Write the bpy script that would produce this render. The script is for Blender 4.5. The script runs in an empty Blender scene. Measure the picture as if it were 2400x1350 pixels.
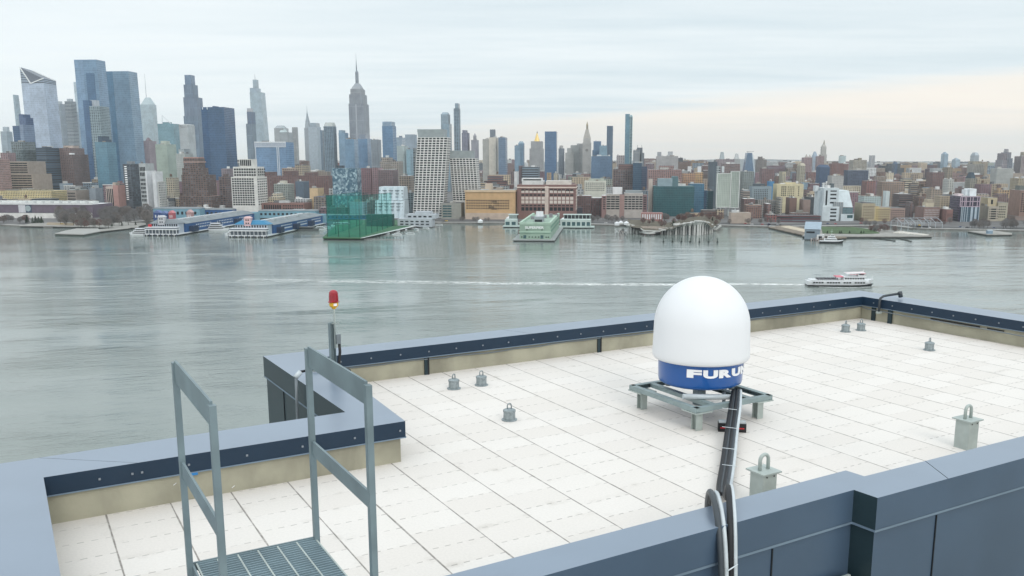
import bpy, math, random
from mathutils import Vector, Matrix
random.seed(7)
SC = bpy.context.scene
COL = SC.collection
# ------------------------------------------------------------------ camera
F, PX, PY = 2090., 1240., 765.
TH = math.atan(390/2090.)
CT, ST = math.cos(TH), math.sin(TH)
CAMZ = 95.0
cam = bpy.data.cameras.new('camera'); camo = bpy.data.objects.new('camera', cam); COL.objects.link(camo)
cam.sensor_width = 36; cam.lens = F/2400*36
cam.shift_x = (1200-PX)/2400; cam.shift_y = (PY-675)/2400
cam.clip_start = 0.1; cam.clip_end = 60000
camo.location = (0, 0, CAMZ); camo.rotation_euler = (math.pi/2-TH, 0, 0)
SC.camera = camo
def D(x, y):
    r = (x-PX)/F; u = -(y-PY)/F
    return Vector((r, CT+u*ST, -ST+u*CT))
def at(x, y, Y):                      # point seen at pixel x,y, at distance Y ahead
    v = D(x, y); return v*(Y/v.y)+Vector((0, 0, CAMZ))
def gr(x, y, z=0.):                   # point at pixel x,y on the level z
    v = D(x, y); return v*((z-CAMZ)/v.z)+Vector((0, 0, CAMZ))
def proj(P):
    X, Y, Z = P[0], P[1], P[2]-CAMZ
    d = Y*CT-Z*ST; u = Y*ST+Z*CT
    return (PX+F*X/d, PY-F*u/d)
def zat(y, Y):                        # height seen at pixel row y at distance Y
    return at(PX, y, Y).z
# ------------------------------------------------------------------ object helpers
def link(o, parent=None):
    COL.objects.link(o)
    if parent is not None: o.parent = parent
    return o
def tag(o, label=None, cat=None, group=None, kind=None):
    if label: o['label'] = label
    if cat: o['category'] = cat
    if group: o['group'] = group
    if kind: o['kind'] = kind
    return o
def thing(name, loc, rz, label, cat, group=None):
    o = bpy.data.objects.new(name, None); link(o); o.location = loc; o.rotation_euler = (0, 0, rz)
    o.empty_display_size = .1
    return tag(o, label, cat, group)
def copy_tree(o, parent=None):
    c = o.copy(); COL.objects.link(c); c.parent = parent
    for ch in list(o.children): copy_tree(ch, c)
    return c
def lin(c):
    if isinstance(c, str): c = tuple(int(c[i:i+2], 16) for i in (0, 2, 4))
    return tuple(((v/255+.055)/1.055)**2.4 if v > 10 else v/255/12.92 for v in c)
class MB:
    def __init__(s): s.v = []; s.f = []; s.uv = []; s.m = []; s.t = []; s.sm = []
    def quad(s, pts, uv=None, m=0, t=(1, 1, 1), sm=False):
        n = len(s.v); s.v += [tuple(p) for p in pts]; s.f.append(tuple(range(n, n+len(pts))))
        s.uv.append(uv or [(p[0], p[1]) for p in pts]); s.m.append(m); s.t.append(t); s.sm.append(sm)
    def prism(s, lo, hi, z0, z1, m=0, mt=None, t=(1, 1, 1), tt=None, bot=False, us=1., uo=0., vo=0.):
        """lo, hi: counter-clockwise xy lists of the foot and of the top (same length)."""
        n = len(lo); u = uo
        zz0 = z0 if isinstance(z0, (list, tuple)) else [z0]*n
        zz1 = z1 if isinstance(z1, (list, tuple)) else [z1]*n
        for i in range(n):
            j = (i+1) % n
            L = math.dist(lo[i], lo[j]) or math.dist(hi[i], hi[j])
            a, b, c, d = (*lo[i], zz0[i]), (*lo[j], zz0[j]), (*hi[j], zz1[j]), (*hi[i], zz1[i])
            s.quad([a, b, c, d], [(u*us, (zz0[i]+vo)*us), ((u+L)*us, (zz0[j]+vo)*us), ((u+L)*us, (zz1[j]+vo)*us), (u*us, (zz1[i]+vo)*us)], m, t)
            u += L
        s.quad([(*hi[i], zz1[i]) for i in range(n)], None, m if mt is None else mt, tt or t)
        if bot: s.quad([(*lo[i], zz0[i]) for i in reversed(range(n))], None, m, t)
    def box(s, x0, x1, y0, y1, z0, z1, **k):
        if x0 > x1: x0, x1 = x1, x0
        if y0 > y1: y0, y1 = y1, y0
        r = [(x0, y0), (x1, y0), (x1, y1), (x0, y1)]
        k.setdefault('bot', True)
        s.prism(r, r, z0, z1, **k)
    def cyl(s, x, y, r0, r1, z0, z1, n=16, sm=True, cap=True, **k):
        lo = [(x+r0*math.cos(2*math.pi*i/n), y+r0*math.sin(2*math.pi*i/n)) for i in range(n)]
        hi = [(x+r1*math.cos(2*math.pi*i/n), y+r1*math.sin(2*math.pi*i/n)) for i in range(n)]
        a = len(s.f); s.prism(lo, hi, z0, z1, bot=cap, **k)
        for i in range(a, a+n): s.sm[i] = sm
    def tube(s, pts, r, n=8, m=0, t=(1, 1, 1)):
        pts = [Vector(p) for p in pts]; rings = []
        up = None
        for i, p in enumerate(pts):
            d = (pts[min(i+1, len(pts)-1)]-pts[max(i-1, 0)]).normalized()
            if up is None: up = Vector((0, 0, 1)) if abs(d.z) < .9 else Vector((1, 0, 0))
            x = d.cross(up).normalized(); up = x.cross(d).normalized()
            rings.append([p+(x*math.cos(2*math.pi*k/n)+up*math.sin(2*math.pi*k/n))*r for k in range(n)])
        b = len(s.v)
        for R in rings: s.v += [tuple(q) for q in R]
        for i in range(len(rings)-1):
            for k in range(n):
                k2 = (k+1) % n
                s.f.append((b+i*n+k2, b+i*n+k, b+(i+1)*n+k, b+(i+1)*n+k2)); s.uv.append([(0, 0)]*4); s.m.append(m); s.t.append(t); s.sm.append(True)
        for q, rev in ((0, 0), (len(rings)-1, 1)):
            idx = [b+q*n+k for k in range(n)]
            s.f.append(tuple(reversed(idx) if rev else idx)); s.uv.append([(0, 0)]*n); s.m.append(m); s.t.append(t); s.sm.append(False)
    def lathe(s, prof, n=32, x=0, y=0, m=0, t=(1, 1, 1)):
        for (r0, z0), (r1, z1) in zip(prof, prof[1:]):
            for i in range(n):
                a0, a1 = 2*math.pi*i/n, 2*math.pi*(i+1)/n
                P = lambda r, z, a: (x+r*math.cos(a), y+r*math.sin(a), z)
                q = [P(r0, z0, a0), P(r0, z0, a1), P(r1, z1, a1), P(r1, z1, a0)]
                if r0 < 1e-6: q = q[1:] if False else [q[0], q[2], q[3]]
                elif r1 < 1e-6: q = q[:3]
                s.quad(q, None, m, t, True)
    def bar(s, a, b, w, h=None, **k):         # rectangular bar between two points
        a, b = Vector(a), Vector(b); d = (b-a).normalized(); h = h or w
        up = Vector((0, 0, 1)) if abs(d.z) < .9 else Vector((0, 1, 0))
        x = d.cross(up).normalized(); z = x.cross(d).normalized()
        c = [(-1, -1), (1, -1), (1, 1), (-1, 1)]
        A = [a+x*(w/2*i)+z*(h/2*j) for i, j in c]; B = [b+x*(w/2*i)+z*(h/2*j) for i, j in c]
        for i in range(4):
            j = (i+1) % 4; s.quad([A[j], A[i], B[i], B[j]], None, k.get('m', 0), k.get('t', (1, 1, 1)))
        s.quad(A, None, k.get('m', 0), k.get('t', (1, 1, 1))); s.quad(B[::-1], None, k.get('m', 0), k.get('t', (1, 1, 1)))
    def mesh(s, name, mats, xf=None, merge=False):
        me = bpy.data.meshes.new(name)
        v = s.v if xf is None else [tuple(xf(Vector(p))) for p in s.v]
        me.from_pydata(v, [], s.f)
        uvl = me.uv_layers.new(name='UVMap'); at_ = me.color_attributes.new('tint', 'FLOAT_COLOR', 'CORNER')
        fu = []; fc = []
        for u, t in zip(s.uv, s.t):
            for q in u: fu += [q[0], q[1]]; fc += [t[0], t[1], t[2], 1.]
        me.uv_layers['UVMap'].data.foreach_set('uv', fu); me.color_attributes['tint'].data.foreach_set('color', fc)
        me.polygons.foreach_set('material_index', s.m); me.polygons.foreach_set('use_smooth', s.sm)
        for m in mats: me.materials.append(m)
        if merge:
            import bmesh
            bm = bmesh.new(); bm.from_mesh(me); bmesh.ops.remove_doubles(bm, verts=bm.verts, dist=merge); bm.to_mesh(me); bm.free()
        me.update(); return me
    def build(s, name, mats, parent=None, xf=None, merge=False, bevel=0):
        if not isinstance(mats, (list, tuple)): mats = [mats]
        o = bpy.data.objects.new(name, s.mesh(name, mats, xf, merge)); link(o, parent)
        if bevel:
            b = o.modifiers.new('b', 'BEVEL'); b.width = bevel; b.segments = 2; b.limit_method = 'ANGLE'; b.angle_limit = .6
        return o
# ------------------------------------------------------------------ materials
class NT:
    def __init__(s, m): s.m = m; m.use_nodes = True; s.nt = m.node_tree; s.n = s.nt.nodes; s.l = s.nt.links
    def new(s, t, **k):
        n = s.n.new(t)
        for a, b in k.items(): setattr(n, a, b)
        return n
    def set(s, sock, v):
        if isinstance(v, bpy.types.NodeSocket): s.l.new(v, sock)
        elif isinstance(v, (tuple, list)) and len(v) == 3 and sock.type == 'RGBA': sock.default_value = (*v, 1)
        else: sock.default_value = v
    def math(s, op, a, b=0., c=None, clamp=False):
        n = s.new('ShaderNodeMath', operation=op, use_clamp=clamp); s.set(n.inputs[0], a); s.set(n.inputs[1], b)
        if c is not None: s.set(n.inputs[2], c)
        return n.outputs[0]
    def mix(s, f, a, b, mode='MIX'):
        n = s.new('ShaderNodeMix', data_type='RGBA', blend_type=mode)
        s.set(n.inputs[0], f); s.set(n.inputs[6], a); s.set(n.inputs[7], b); return n.outputs[2]
    def noise(s, vec=None, scale=1., detail=3., rough=.5, dim='3D', w=None):
        n = s.new('ShaderNodeTexNoise', noise_dimensions=dim)
        if vec is not None: s.l.new(vec, n.inputs['Vector'])
        n.inputs['Scale'].default_value = scale; n.inputs['Detail'].default_value = detail; n.inputs['Roughness'].default_value = rough
        return n.outputs['Fac']
    def ramp(s, v, a, b, x=0., y=1.):
        n = s.new('ShaderNodeMapRange', clamp=True, interpolation_type='SMOOTHSTEP'); s.set(n.inputs[0], v)
        for i, q in zip((1, 2, 3, 4), (a, b, x, y)): s.set(n.inputs[i], q)
        return n.outputs[0]
    def mapping(s, vec, sc=(1, 1, 1), rot=(0, 0, 0), loc=(0, 0, 0)):
        n = s.new('ShaderNodeMapping'); s.l.new(vec, n.inputs[0]); n.inputs['Scale'].default_value = sc
        n.inputs['Rotation'].default_value = rot; n.inputs['Location'].default_value = loc; return n.outputs[0]
    def bump(s, h, st=.2, d=.01):
        n = s.new('ShaderNodeBump'); s.l.new(h, n.inputs['Height']); n.inputs['Strength'].default_value = st; n.inputs['Distance'].default_value = d
        return n.outputs[0]
def mat(name, c, rough=.6, metal=0., var=.12, vs=3., bump=0., spec=None, tint=False, dirt=0., coat=0.):
    m = bpy.data.materials.new(name); t = NT(m); p = t.n['Principled BSDF']
    c = lin(c) if (isinstance(c, str) or max(c) > 1.01) else c
    oc = t.new('ShaderNodeTexCoord').outputs['Object']
    nz = t.noise(oc, vs, 5)
    k = t.ramp(nz, .25, .75, 1-var, 1+var)
    base = c
    if tint:
        a = t.new('ShaderNodeAttribute', attribute_name='tint'); base = a.outputs['Color']
    col = t.mix(1., base, k, 'MULTIPLY')
    if dirt:
        n2 = t.ramp(t.noise(t.mapping(oc, (1, 1, .3)), vs*.6, 6, .6), .52, .72, 0, dirt)
        col = t.mix(n2, col, tuple(x*.45 for x in c))
    t.set(p.inputs['Base Color'], col); p.inputs['Roughness'].default_value = rough; p.inputs['Metallic'].default_value = metal
    if spec is not None: p.inputs['Specular IOR Level'].default_value = spec
    if coat: p.inputs['Coat Weight'].default_value = coat; p.inputs['Coat Roughness'].default_value = .1
    if bump: t.set(p.inputs['Normal'], t.bump(t.noise(oc, vs*8, 4), bump, .01))
    return m
# ------------------------------------------------------------------ world (overcast sky) and sun
W = bpy.data.worlds.new('World'); SC.world = W; W.use_nodes = True
t = NT(W); bg = t.n['Background']
SUN_EL, SUN_AZ = math.radians(24), math.radians(205)   # low winter sun behind the cloud, to the right and behind
sky = t.new('ShaderNodeTexSky', sky_type='NISHITA'); sky.sun_disc = False; sky.sun_elevation = SUN_EL; sky.sun_rotation = math.radians(155)
g = t.new('ShaderNodeTexCoord').outputs['Generated']
sp = t.new('ShaderNodeSeparateXYZ'); t.l.new(g, sp.inputs[0]); dx, dy, dz = sp.outputs
zc = t.math('MAXIMUM', dz, 0.)
den = t.math('ADD', zc, .035)
ux = t.math('DIVIDE', dx, den); uy = t.math('DIVIDE', dy, den)
cv = t.new('ShaderNodeCombineXYZ'); t.l.new(ux, cv.inputs[0]); t.l.new(uy, cv.inputs[1])
cvo = cv.outputs[0]
n1 = t.noise(t.mapping(cvo, (.16, .42, 1), (0, 0, .25)), 1., 6, .55)
n2 = t.noise(t.mapping(cvo, (.5, 1.4, 1), (0, 0, .2), (4, 2, 0)), 1., 6, .6)
nn = t.math('ADD', t.math('MULTIPLY', n1, .68), t.math('MULTIPLY', n2, .32))
az = t.math('DIVIDE', dx, t.math('MAXIMUM', dy, .05))
az = t.math('MINIMUM', t.math('MAXIMUM', az, -1.), 1.)
el = t.math('DIVIDE', dz, t.math('MAXIMUM', dy, .05))
cl = t.mix(t.ramp(nn, .32, .70), lin((208, 221, 227)), lin((235, 241, 243)))
left = t.ramp(az, -.62, .05, .62, 0.)
cl = t.mix(left, cl, lin((236, 242, 244)))
edge = t.math('ADD', t.math('MULTIPLY', t.math('ADD', az, .10), .098), .036)
edge = t.math('MAXIMUM', edge, .012)
wob = t.math('MULTIPLY', t.math('SUBTRACT', nn, .5), .055)
dd = t.math('SUBTRACT', t.math('ADD', edge, wob), el)
warm = t.ramp(dd, -.010, .018)
warm = t.math('MULTIPLY', warm, t.ramp(dy, 0., .3))
lowfade = t.ramp(el, .0, .055)
wc = t.mix(lowfade, lin((228, 222, 214)), lin((252, 241, 228)))
wc = t.mix(t.ramp(az, -.5, .1), lin((222, 226, 221)), wc)
wc = t.mix(t.ramp(nn, .35, .62, 0., .3), wc, lin((214, 220, 220)))
cl = t.mix(warm, cl, wc)
up = t.ramp(dz, .2, .9, 1., 1.5)
back = t.ramp(dy, -.6, .3, .95, 1.)
cl = t.mix(1., cl, up, 'MULTIPLY')
skyc = t.mix(1., sky.outputs[0], (.35, .35, .35), 'MULTIPLY')
cl10 = t.mix(1., cl, (10.4, 10.4, 10.4), 'MULTIPLY')
tot = t.mix(.12, cl10, skyc)
t.l.new(tot, bg.inputs[0]); bg.inputs[1].default_value = .12
sl = bpy.data.lights.new('sun', 'SUN'); sl.energy = .85; sl.angle = math.radians(24); sl.color = (1, .94, .86)
so = bpy.data.objects.new('sun', sl); link(so)
so.rotation_euler = (math.radians(58), 0, math.radians(24))
SC.view_settings.view_transform = 'Standard'; SC.view_settings.look = 'None'; SC.view_settings.exposure = .02; SC.view_settings.gamma = 1
SC.cycles.max_bounces = 6; SC.cycles.volume_bounces = 4; SC.cycles.transparent_max_bounces = 12; SC.cycles.diffuse_bounces = 3; SC.cycles.glossy_bounces = 3
SC.cycles.use_denoising = True
# ================================================================== FOREGROUND ROOF (a: along far wall, b: towards the viewer)
RZ = CAMZ-2.625
AD = math.radians(30.3)
va = Vector((math.cos(AD), math.sin(AD), 0)); vb = Vector((math.sin(AD), -math.cos(AD), 0))
RO = Vector((7.47245155, 19.77245098, 0))
KS = .75
def R(p):                       # (a, b, height above roof) in survey units -> world
    q = (RO+va*p[0]+vb*p[1])*KS; q.z = RZ+p[2]*KS; return q
def Rl(o):                      # the same, for meshes whose thing stands at world position o
    return lambda p: R(p)-o
M = {}
M['cap'] = mat('slate_metal_cap', (.225, .28, .358), .3, .2, .05, 1.2, spec=.9, dirt=.05)
M['fascia'] = mat('navy_fascia', (.011, .030, .058), .42, .0, .08, 2., spec=.4)
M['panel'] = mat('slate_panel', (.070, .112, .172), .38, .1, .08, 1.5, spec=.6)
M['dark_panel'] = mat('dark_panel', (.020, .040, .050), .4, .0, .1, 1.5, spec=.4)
M['conc'] = mat('parapet_concrete', (.345, .33, .255), .85, 0, .26, 1.6, .4, dirt=.6)
M['beam'] = mat('beam_steel', (.25, .315, .32), .5, .05, .12, 6.)
M['grate'] = mat('grating_steel', (.22, .30, .34), .5, .1, .12, 6.)
M['galv'] = mat('galvanised_steel', (.17, .225, .245), .5, .1, .14, 6., spec=.6)
M['galv_l'] = mat('light_galvanised_steel', (.40, .45, .43), .5, .05, .12, 8.)
M['anchor'] = mat('cast_galvanised', (.26, .30, .315), .5, .15, .2, 25.)
M['black'] = mat('black_rubber', (.012, .013, .016), .55, 0, .2, 8.)
M['dkcable'] = mat('dark_grey_cable', (.045, .055, .065), .45, 0, .15, 10.)
M['greycable'] = mat('grey_conduit', (.17, .2, .22), .4, 0, .1, 10.)
M['ltcable'] = mat('light_conduit', (.55, .6, .63), .35, 0, .08, 10.)
M['white'] = mat('white_gelcoat', (.77, .78, .80), .55, 0, .015, 2.)
M['blue'] = mat('blue_gelcoat', (.002, .085, .33), .3, 0, .03, 2., coat=.4)
M['letter'] = mat('white_vinyl', (.85, .86, .88), .4, 0, .02)
M['redglass'] = mat('red_glass', (.30, .002, .012), .12, 0, .15, 20., coat=.6)
M['yellow'] = mat('yellow_enamel', (.75, .42, .02), .4, 0, .1, 10.)
M['screw'] = mat('screw_head', (.25, .28, .32), .35, .2, .05)
M['gap'] = mat('joint_gap', (.006, .010, .014), .8, 0, .1)
M['trim'] = mat('drip_trim', (.2, .27, .35), .4, .3, .06)
M['red'] = mat('red_paint', (.5, .02, .03), .5)
M['tie'] = mat('cable_tie', (.7, .76, .8), .4)
M['bluetape'] = mat('blue_tape', (.02, .2, .5), .5)
# pavers
def paver_mat():
    m = bpy.data.materials.new('white_pavers'); t = NT(m); p = t.n['Principled BSDF']
    uv = t.new('ShaderNodeTexCoord').outputs['UV']; s = t.new('ShaderNodeSeparateXYZ'); t.l.new(uv, s.inputs[0])
    u, v = s.outputs[0], s.outputs[1]
    PA, PB = .6096, .3945
    cu = t.math('DIVIDE', t.math('ADD', u, 15.83+PA*20), PA); ci = t.math('FLOOR', cu); fu = t.math('FRACT', cu)
    par = t.math('MULTIPLY', t.math('MODULO', ci, 2.), .5)
    cvv = t.math('ADD', t.math('DIVIDE', t.math('ADD', v, 10*PB+.06), PB), par); ri = t.math('FLOOR', cvv); fv = t.math('FRACT', cvv)
    du = t.math('MULTIPLY', t.math('MINIMUM', fu, t.math('SUBTRACT', 1., fu)), PA)
    dv = t.math('MULTIPLY', t.math('MINIMUM', fv, t.math('SUBTRACT', 1., fv)), PB)
    nz = t.noise(uv, 1.3, 4, .6); nf = t.noise(uv, 9., 3, .6)
    cell = t.new('ShaderNodeCombineXYZ'); t.l.new(ci, cell.inputs[0]); t.l.new(ri, cell.inputs[1])
    wn = t.new('ShaderNodeTexWhiteNoise', noise_dimensions='2D'); t.l.new(cell.outputs[0], wn.inputs[0]); rnd = wn.outputs[0]
    wU = t.ramp(nz, .3, .7, .006, .013)
    lineU = t.ramp(t.math('DIVIDE', du, wU), .5, 1.1, 1., 0.)
    lineU = t.math('MULTIPLY', lineU, t.ramp(nf, .25, .6, .45, .9))
    dash = t.math('GREATER_THAN', t.math('FRACT', t.math('MULTIPLY', fu, 5.)), .52)
    dash = t.math('MAXIMUM', dash, t.ramp(nf, .62, .66, 0., .8))
    lineV = t.math('MULTIPLY', t.ramp(dv, .004, .0105, 1., 0.), dash)
    lineV = t.math('MULTIPLY', lineV, t.ramp(t.noise(uv, 2.3, 2), .35, .62, .15, .6))
    ln = t.math('MAXIMUM', lineU, lineV)
    base = t.mix(t.ramp(rnd, 0., 1., 0., 1.), (.715, .668, .628), (.755, .712, .675))
    base = t.mix(t.ramp(nz, .35, .75, 0., .22), base, (.70, .655, .605))
    base = t.mix(t.ramp(t.noise(uv, .55, 5, .65), .5, .72, 0., .22), base, (.62, .60, .575))
    # grime collecting along some seams
    gr_ = t.math('MULTIPLY', t.ramp(dv, 0., .11, 1., 0.), t.ramp(t.noise(uv, 3.1, 5, .65), .52, .72, 0., .36))
    gr2 = t.math('MULTIPLY', t.ramp(du, 0., .12, 1., 0.), t.ramp(t.noise(uv, 2.2, 5, .65), .56, .74, 0., .4))
    base = t.mix(t.math('MAXIMUM', gr_, gr2), base, (.42, .38, .33))
    base = t.mix(1., base, t.ramp(t.noise(uv, 40., 3), .3, .7, .97, 1.02), 'MULTIPLY')
    t.set(p.inputs['Base Color'], t.mix(ln, base, (.20, .18, .165)))
    p.inputs['Roughness'].default_value = .85
    h = t.math('SUBTRACT', t.math('MULTIPLY', t.noise(uv, 60., 3), .15), t.math('MULTIPLY', ln, 1.))
    t.set(p.inputs['Normal'], t.bump(h, .25, .006))
    return m
M['paver'] = paver_mat()

bO = R((-8, 4, 0)); bO.z = 2.3
apt = thing('apartment_building', bO, 0, 'building under the viewer with white paved roof, slate metal parapets and pale concrete curb', 'building')
def part(mb, name, mats, parent=apt, org=None, **k): return mb.build(name, mats, parent, xf=Rl(org or bO), **k)
OV = .05; H = .5; FH = .195
mb = MB(); mb.quad([(a_, b_, 0) for a_, b_ in ((-16.40, 8.6), (-16.40, 3.855), (-12.665, 3.855), (-12.48, -.01), (.01, -.01), (.12, 8.01), (-9.45, 7.93), (-9.47, 7.71), (-16.0, 7.81), (-16., 8.6))][::-1]); part(mb, 'paved_roof', M['paver'])
# plan of the parapet: inner edge points and outer edge points (a, b)
inner = [(-16.30, 8.6), (-16.34, 3.90), (-12.61, 3.90), (-12.42, .05), (-.05, .05), (.06, 7.95), (-9.50, 7.86), (-9.52, 7.655), (-16.0, 7.76)]
outer = [(-17.3, 8.6), (-17.3, 3.235), (-13.09, 3.18), (-13.16, -.50), (.66, -.63), (.75, 8.40), (-9.86, 8.30), (-9.88, 8.055), (-16.0, 8.12)]
# caps, one piece per straight run, mitred at the corners
runs = [(0, 1), (1, 2), (2, 3), (3, 4), (4, 5), (5, 6), (6, 7), (7, 8)]
def inset(P, Q, d):            # move a pair of run points inwards
    return P
seams = {1: [-15.505], 3: [-8.6, -3.6], 5: [-8.6, -6.7, -3.5], 7: [], 4: []}
cm = MB()
for (i, j) in runs:
    I0, I1, O0, O1 = inner[i], inner[j], outer[i], outer[j]
    cuts = [0., 1.]
    for s_ in seams.get(i, []): cuts.append((s_-I0[0])/(I1[0]-I0[0]))
    cuts.sort()
    for c0, c1 in zip(cuts, cuts[1:]):
        L = math.dist(I0, I1); e0 = .004/L if c0 > 0 else 0; e1 = .004/L if c1 < 1 else 0
        lp = lambda A, B, k: (A[0]+(B[0]-A[0])*k, A[1]+(B[1]-A[1])*k)
        q = [lp(I0, I1, c0+e0), lp(I0, I1, c1-e1), lp(O0, O1, c1-e1), lp(O0, O1, c0+e0)]
        ar = sum(q[k][0]*q[(k+1) % 4][1]-q[(k+1) % 4][0]*q[k][1] for k in range(4))
        if ar > 0: q = q[::-1]          # (a,b) frame is left-handed
        cm.quad([(x, y, H) for x, y in q])
cm.quad([(x, y, H-.012) for x, y in ([(-17.2, 3.3), (-.1, -.3), (.3, 8.1), (-9.6, 8.1)])][:0] or [(-17.2, 8.6, H-.02), (-16.5, 8.6, H-.02), (-16.5, 8.5, H-.02)])
part(cm, 'parapet_cap', M['cap'])
def strip(mb, A, B, z0, z1, off=0., rev=False, m=0):
    """vertical sheet between plan points A and B"""
    q = [(A[0], A[1], z0), (B[0], B[1], z0), (B[0], B[1], z1), (A[0], A[1], z1)]
    if rev: q = q[::-1]
    mb.quad(q, None, m)
def offs(A, B, d):             # shift segment sideways (to its left seen in a,b)
    L = math.dist(A, B); nx, ny = -(B[1]-A[1])/L*d, (B[0]-A[0])/L*d
    return (A[0]+nx, A[1]+ny), (B[0]+nx, B[1]+ny)
fi = MB(); lip = MB(); wl = MB()
for (i, j) in runs:
    A, B = inner[i], inner[j]
    strip(fi, A, B, H-FH, H)
    lip.bar((A[0], A[1], H-FH), (B[0], B[1], H-FH), .02, .012)
    A2, B2 = offs(A, B, -OV) if i in (0, 1, 2, 3, 4) else offs(A, B, -OV)
    strip(wl, A2, B2, 0, H-.01)
part(fi, 'inner_fascia', M['fascia']); part(lip, 'drip_edge', M['trim'])
wl = MB()
wi = [(-16.4, 8.6), (-16.39, 3.86), (-12.66, 3.86), (-12.47, 0.), (0, 0.), (.11, 8.0), (-9.45, 7.92), (-9.47, 7.70), (-16.0, 7.80)]
for k in range(8): strip(wl, wi[k], wi[k+1], 0, H-.02)
# soffit closing the overhang
for k in range(8):
    A, B, C, Dd = inner[k], inner[k+1], wi[k+1], wi[k]
    wl.quad([(A[0], A[1], H-FH+.004), (B[0], B[1], H-FH+.004), (C[0], C[1], H-FH+.004), (Dd[0], Dd[1], H-FH+.004)])
part(wl, 'concrete_curb', M['conc'])
# outer faces: upper fascia, light drip ledge, wall panels with joints
of = MB(); ot = MB(); dark = MB()
LOW = -(RZ-2.4)/KS
FO = .31
def miter(P, d):
    out = []
    seg = [offs(P[i], P[i+1], d) for i in range(len(P)-1)]
    for i in range(len(P)):
        if i == 0: out.append(seg[0][0]); continue
        if i == len(P)-1: out.append(seg[-1][1]); continue
        (x1, y1), (x2, y2) = seg[i-1]; (x3, y3), (x4, y4) = seg[i]
        dn = (x1-x2)*(y3-y4)-(y1-y2)*(x3-x4)
        if abs(dn) < 1e-6: out.append(seg[i][0]); continue
        px_ = ((x1*y2-y1*x2)*(x3-x4)-(x1-x2)*(x3*y4-y3*x4))/dn; py_ = ((x1*y2-y1*x2)*(y3-y4)-(y1-y2)*(x3*y4-y3*x4))/dn
        out.append((px_, py_))
    return out
# which side is inwards: towards the roof centre
def inner_side(P, d):
    q = miter(P, d); return q
po = miter(outer, .03); cx0 = sum(q[0] for q in po[3:6])/3
sgn = 1 if po[4][1] > outer[4][1] else -1
po = miter(outer, .03*sgn); pl_ = miter(outer, -.002*sgn)
for k in range(8):
    A, B = outer[k], outer[k+1]; A1, B1 = po[k], po[k+1]
    tgt = of if k in (5, 7, 4) else dark  # faces turned left and away take a darker colour, their shade painted in
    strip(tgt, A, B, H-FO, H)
    tgt.quad([(A[0], A[1], H-FO), (B[0], B[1], H-FO), (B1[0], B1[1], H-FO+.002), (A1[0], A1[1], H-FO+.002)])
    ot.quad([(pl_[k][0], pl_[k][1], H-FO-.024), (pl_[k+1][0], pl_[k+1][1], H-FO-.024), (pl_[k+1][0], pl_[k+1][1], H-FO-.001), (pl_[k][0], pl_[k][1], H-FO-.001)])
    ot.quad([(A1[0], A1[1], H-FO-.024), (B1[0], B1[1], H-FO-.024), (pl_[k+1][0], pl_[k+1][1], H-FO-.024), (pl_[k][0], pl_[k][1], H-FO-.024)])
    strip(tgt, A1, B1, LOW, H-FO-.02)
    L = math.dist(A1, B1); nj = max(1, int(L/1.55)); O_ = offs(A1, B1, -.003*sgn)
    for q in range(nj if k not in (6, 4) else 0):
        x = (q+.5)/nj; Q_ = (O_[0][0]+(O_[1][0]-O_[0][0])*x, O_[0][1]+(O_[1][1]-O_[0][1])*x)
        jm = MB(); jm.bar((Q_[0], Q_[1], H-FO-.05), (Q_[0], Q_[1], -4.5), .014, .014); part(jm, 'panel_joint', M['gap'])
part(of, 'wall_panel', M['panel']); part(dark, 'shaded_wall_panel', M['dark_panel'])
part(ot, 'drip_ledge', M['trim'])
# lower roof and flashing seen at the notch bottom right
lo = MB(); lo.box(-13.5, 1.5, 8.42, 14., -2.2, -2.0); lo.box(-10.6, -9.93, 8.06, 14., -2.0, -.56); part(lo, 'lower_roof', M['conc'])
fl = MB(); fl.box(-10.32, -9.93, 8.10, 8.125, -.56, -.30); part(fl, 'base_flashing', M['galv_l'])
# screws along the fascias
sc = MB()
def screws(A, B, st, n, z):
    L = math.dist(A, B); d = ((B[0]-A[0])/L, (B[1]-A[1])/L); nrm = (d[1], -d[0])
    for q in range(n):
        s_ = st[0]+st[1]*q
        x, y = A[0]+d[0]*s_, A[1]+d[1]*s_
        o = MB(); o.bar((x, y, z), (x+nrm[0]*.012*-1, y+nrm[1]*.012*-1, z), .022, .022)
        part(o, 'screw', M['screw'])
for x in (-15.86, -15.56, -15.47, -15.02, -14.43, -13.83, -13.23, -12.68):
    o = MB(); o.box(x-.010, x+.010, 3.9, 3.912, .385, .405); part(o, 'screw', M['screw'])
for q in range(24):
    x = -12.1+.5*q
    o = MB(); o.box(x-.011, x+.011, .05, .062, .385, .407); part(o, 'screw', M['screw'])
for q in range(9):
    y = .35+.48*q; x = -.05+.0139*y
    o = MB(); o.box(x-.012, x, y-.012, y+.012, .385, .409); part(o, 'screw', M['screw'])
# dark vertical channels on the far walls, black gaps below the right fascia
for (A_, B_) in (((-10.62, 0.), 0), ((-7.15, 0.), 0)):
    o = MB(); o.box(A_[0]-.05, A_[0]+.035, .004, .03, .0, H-FH); part(o, 'wall_channel', M['dark_panel'])
    o = MB(); o.box(A_[0]+.005, A_[0]+.03, .03, .036, .0, H-FH); part(o, 'channel_slot', M['black'])
for y in (.35, .78):
    o = MB(); o.box(-.03, -.002, y-.06, y+.04, .0, H-FH); part(o, 'wall_channel', M['dark_panel'])
o = MB(); o.box(-.012, 0.0, 1.75, 2.85, .245, .275); o.box(-.012, 0.0, 3.0, 3.35, .245, .27); part(o, 'open_gap', M['black'])
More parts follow.
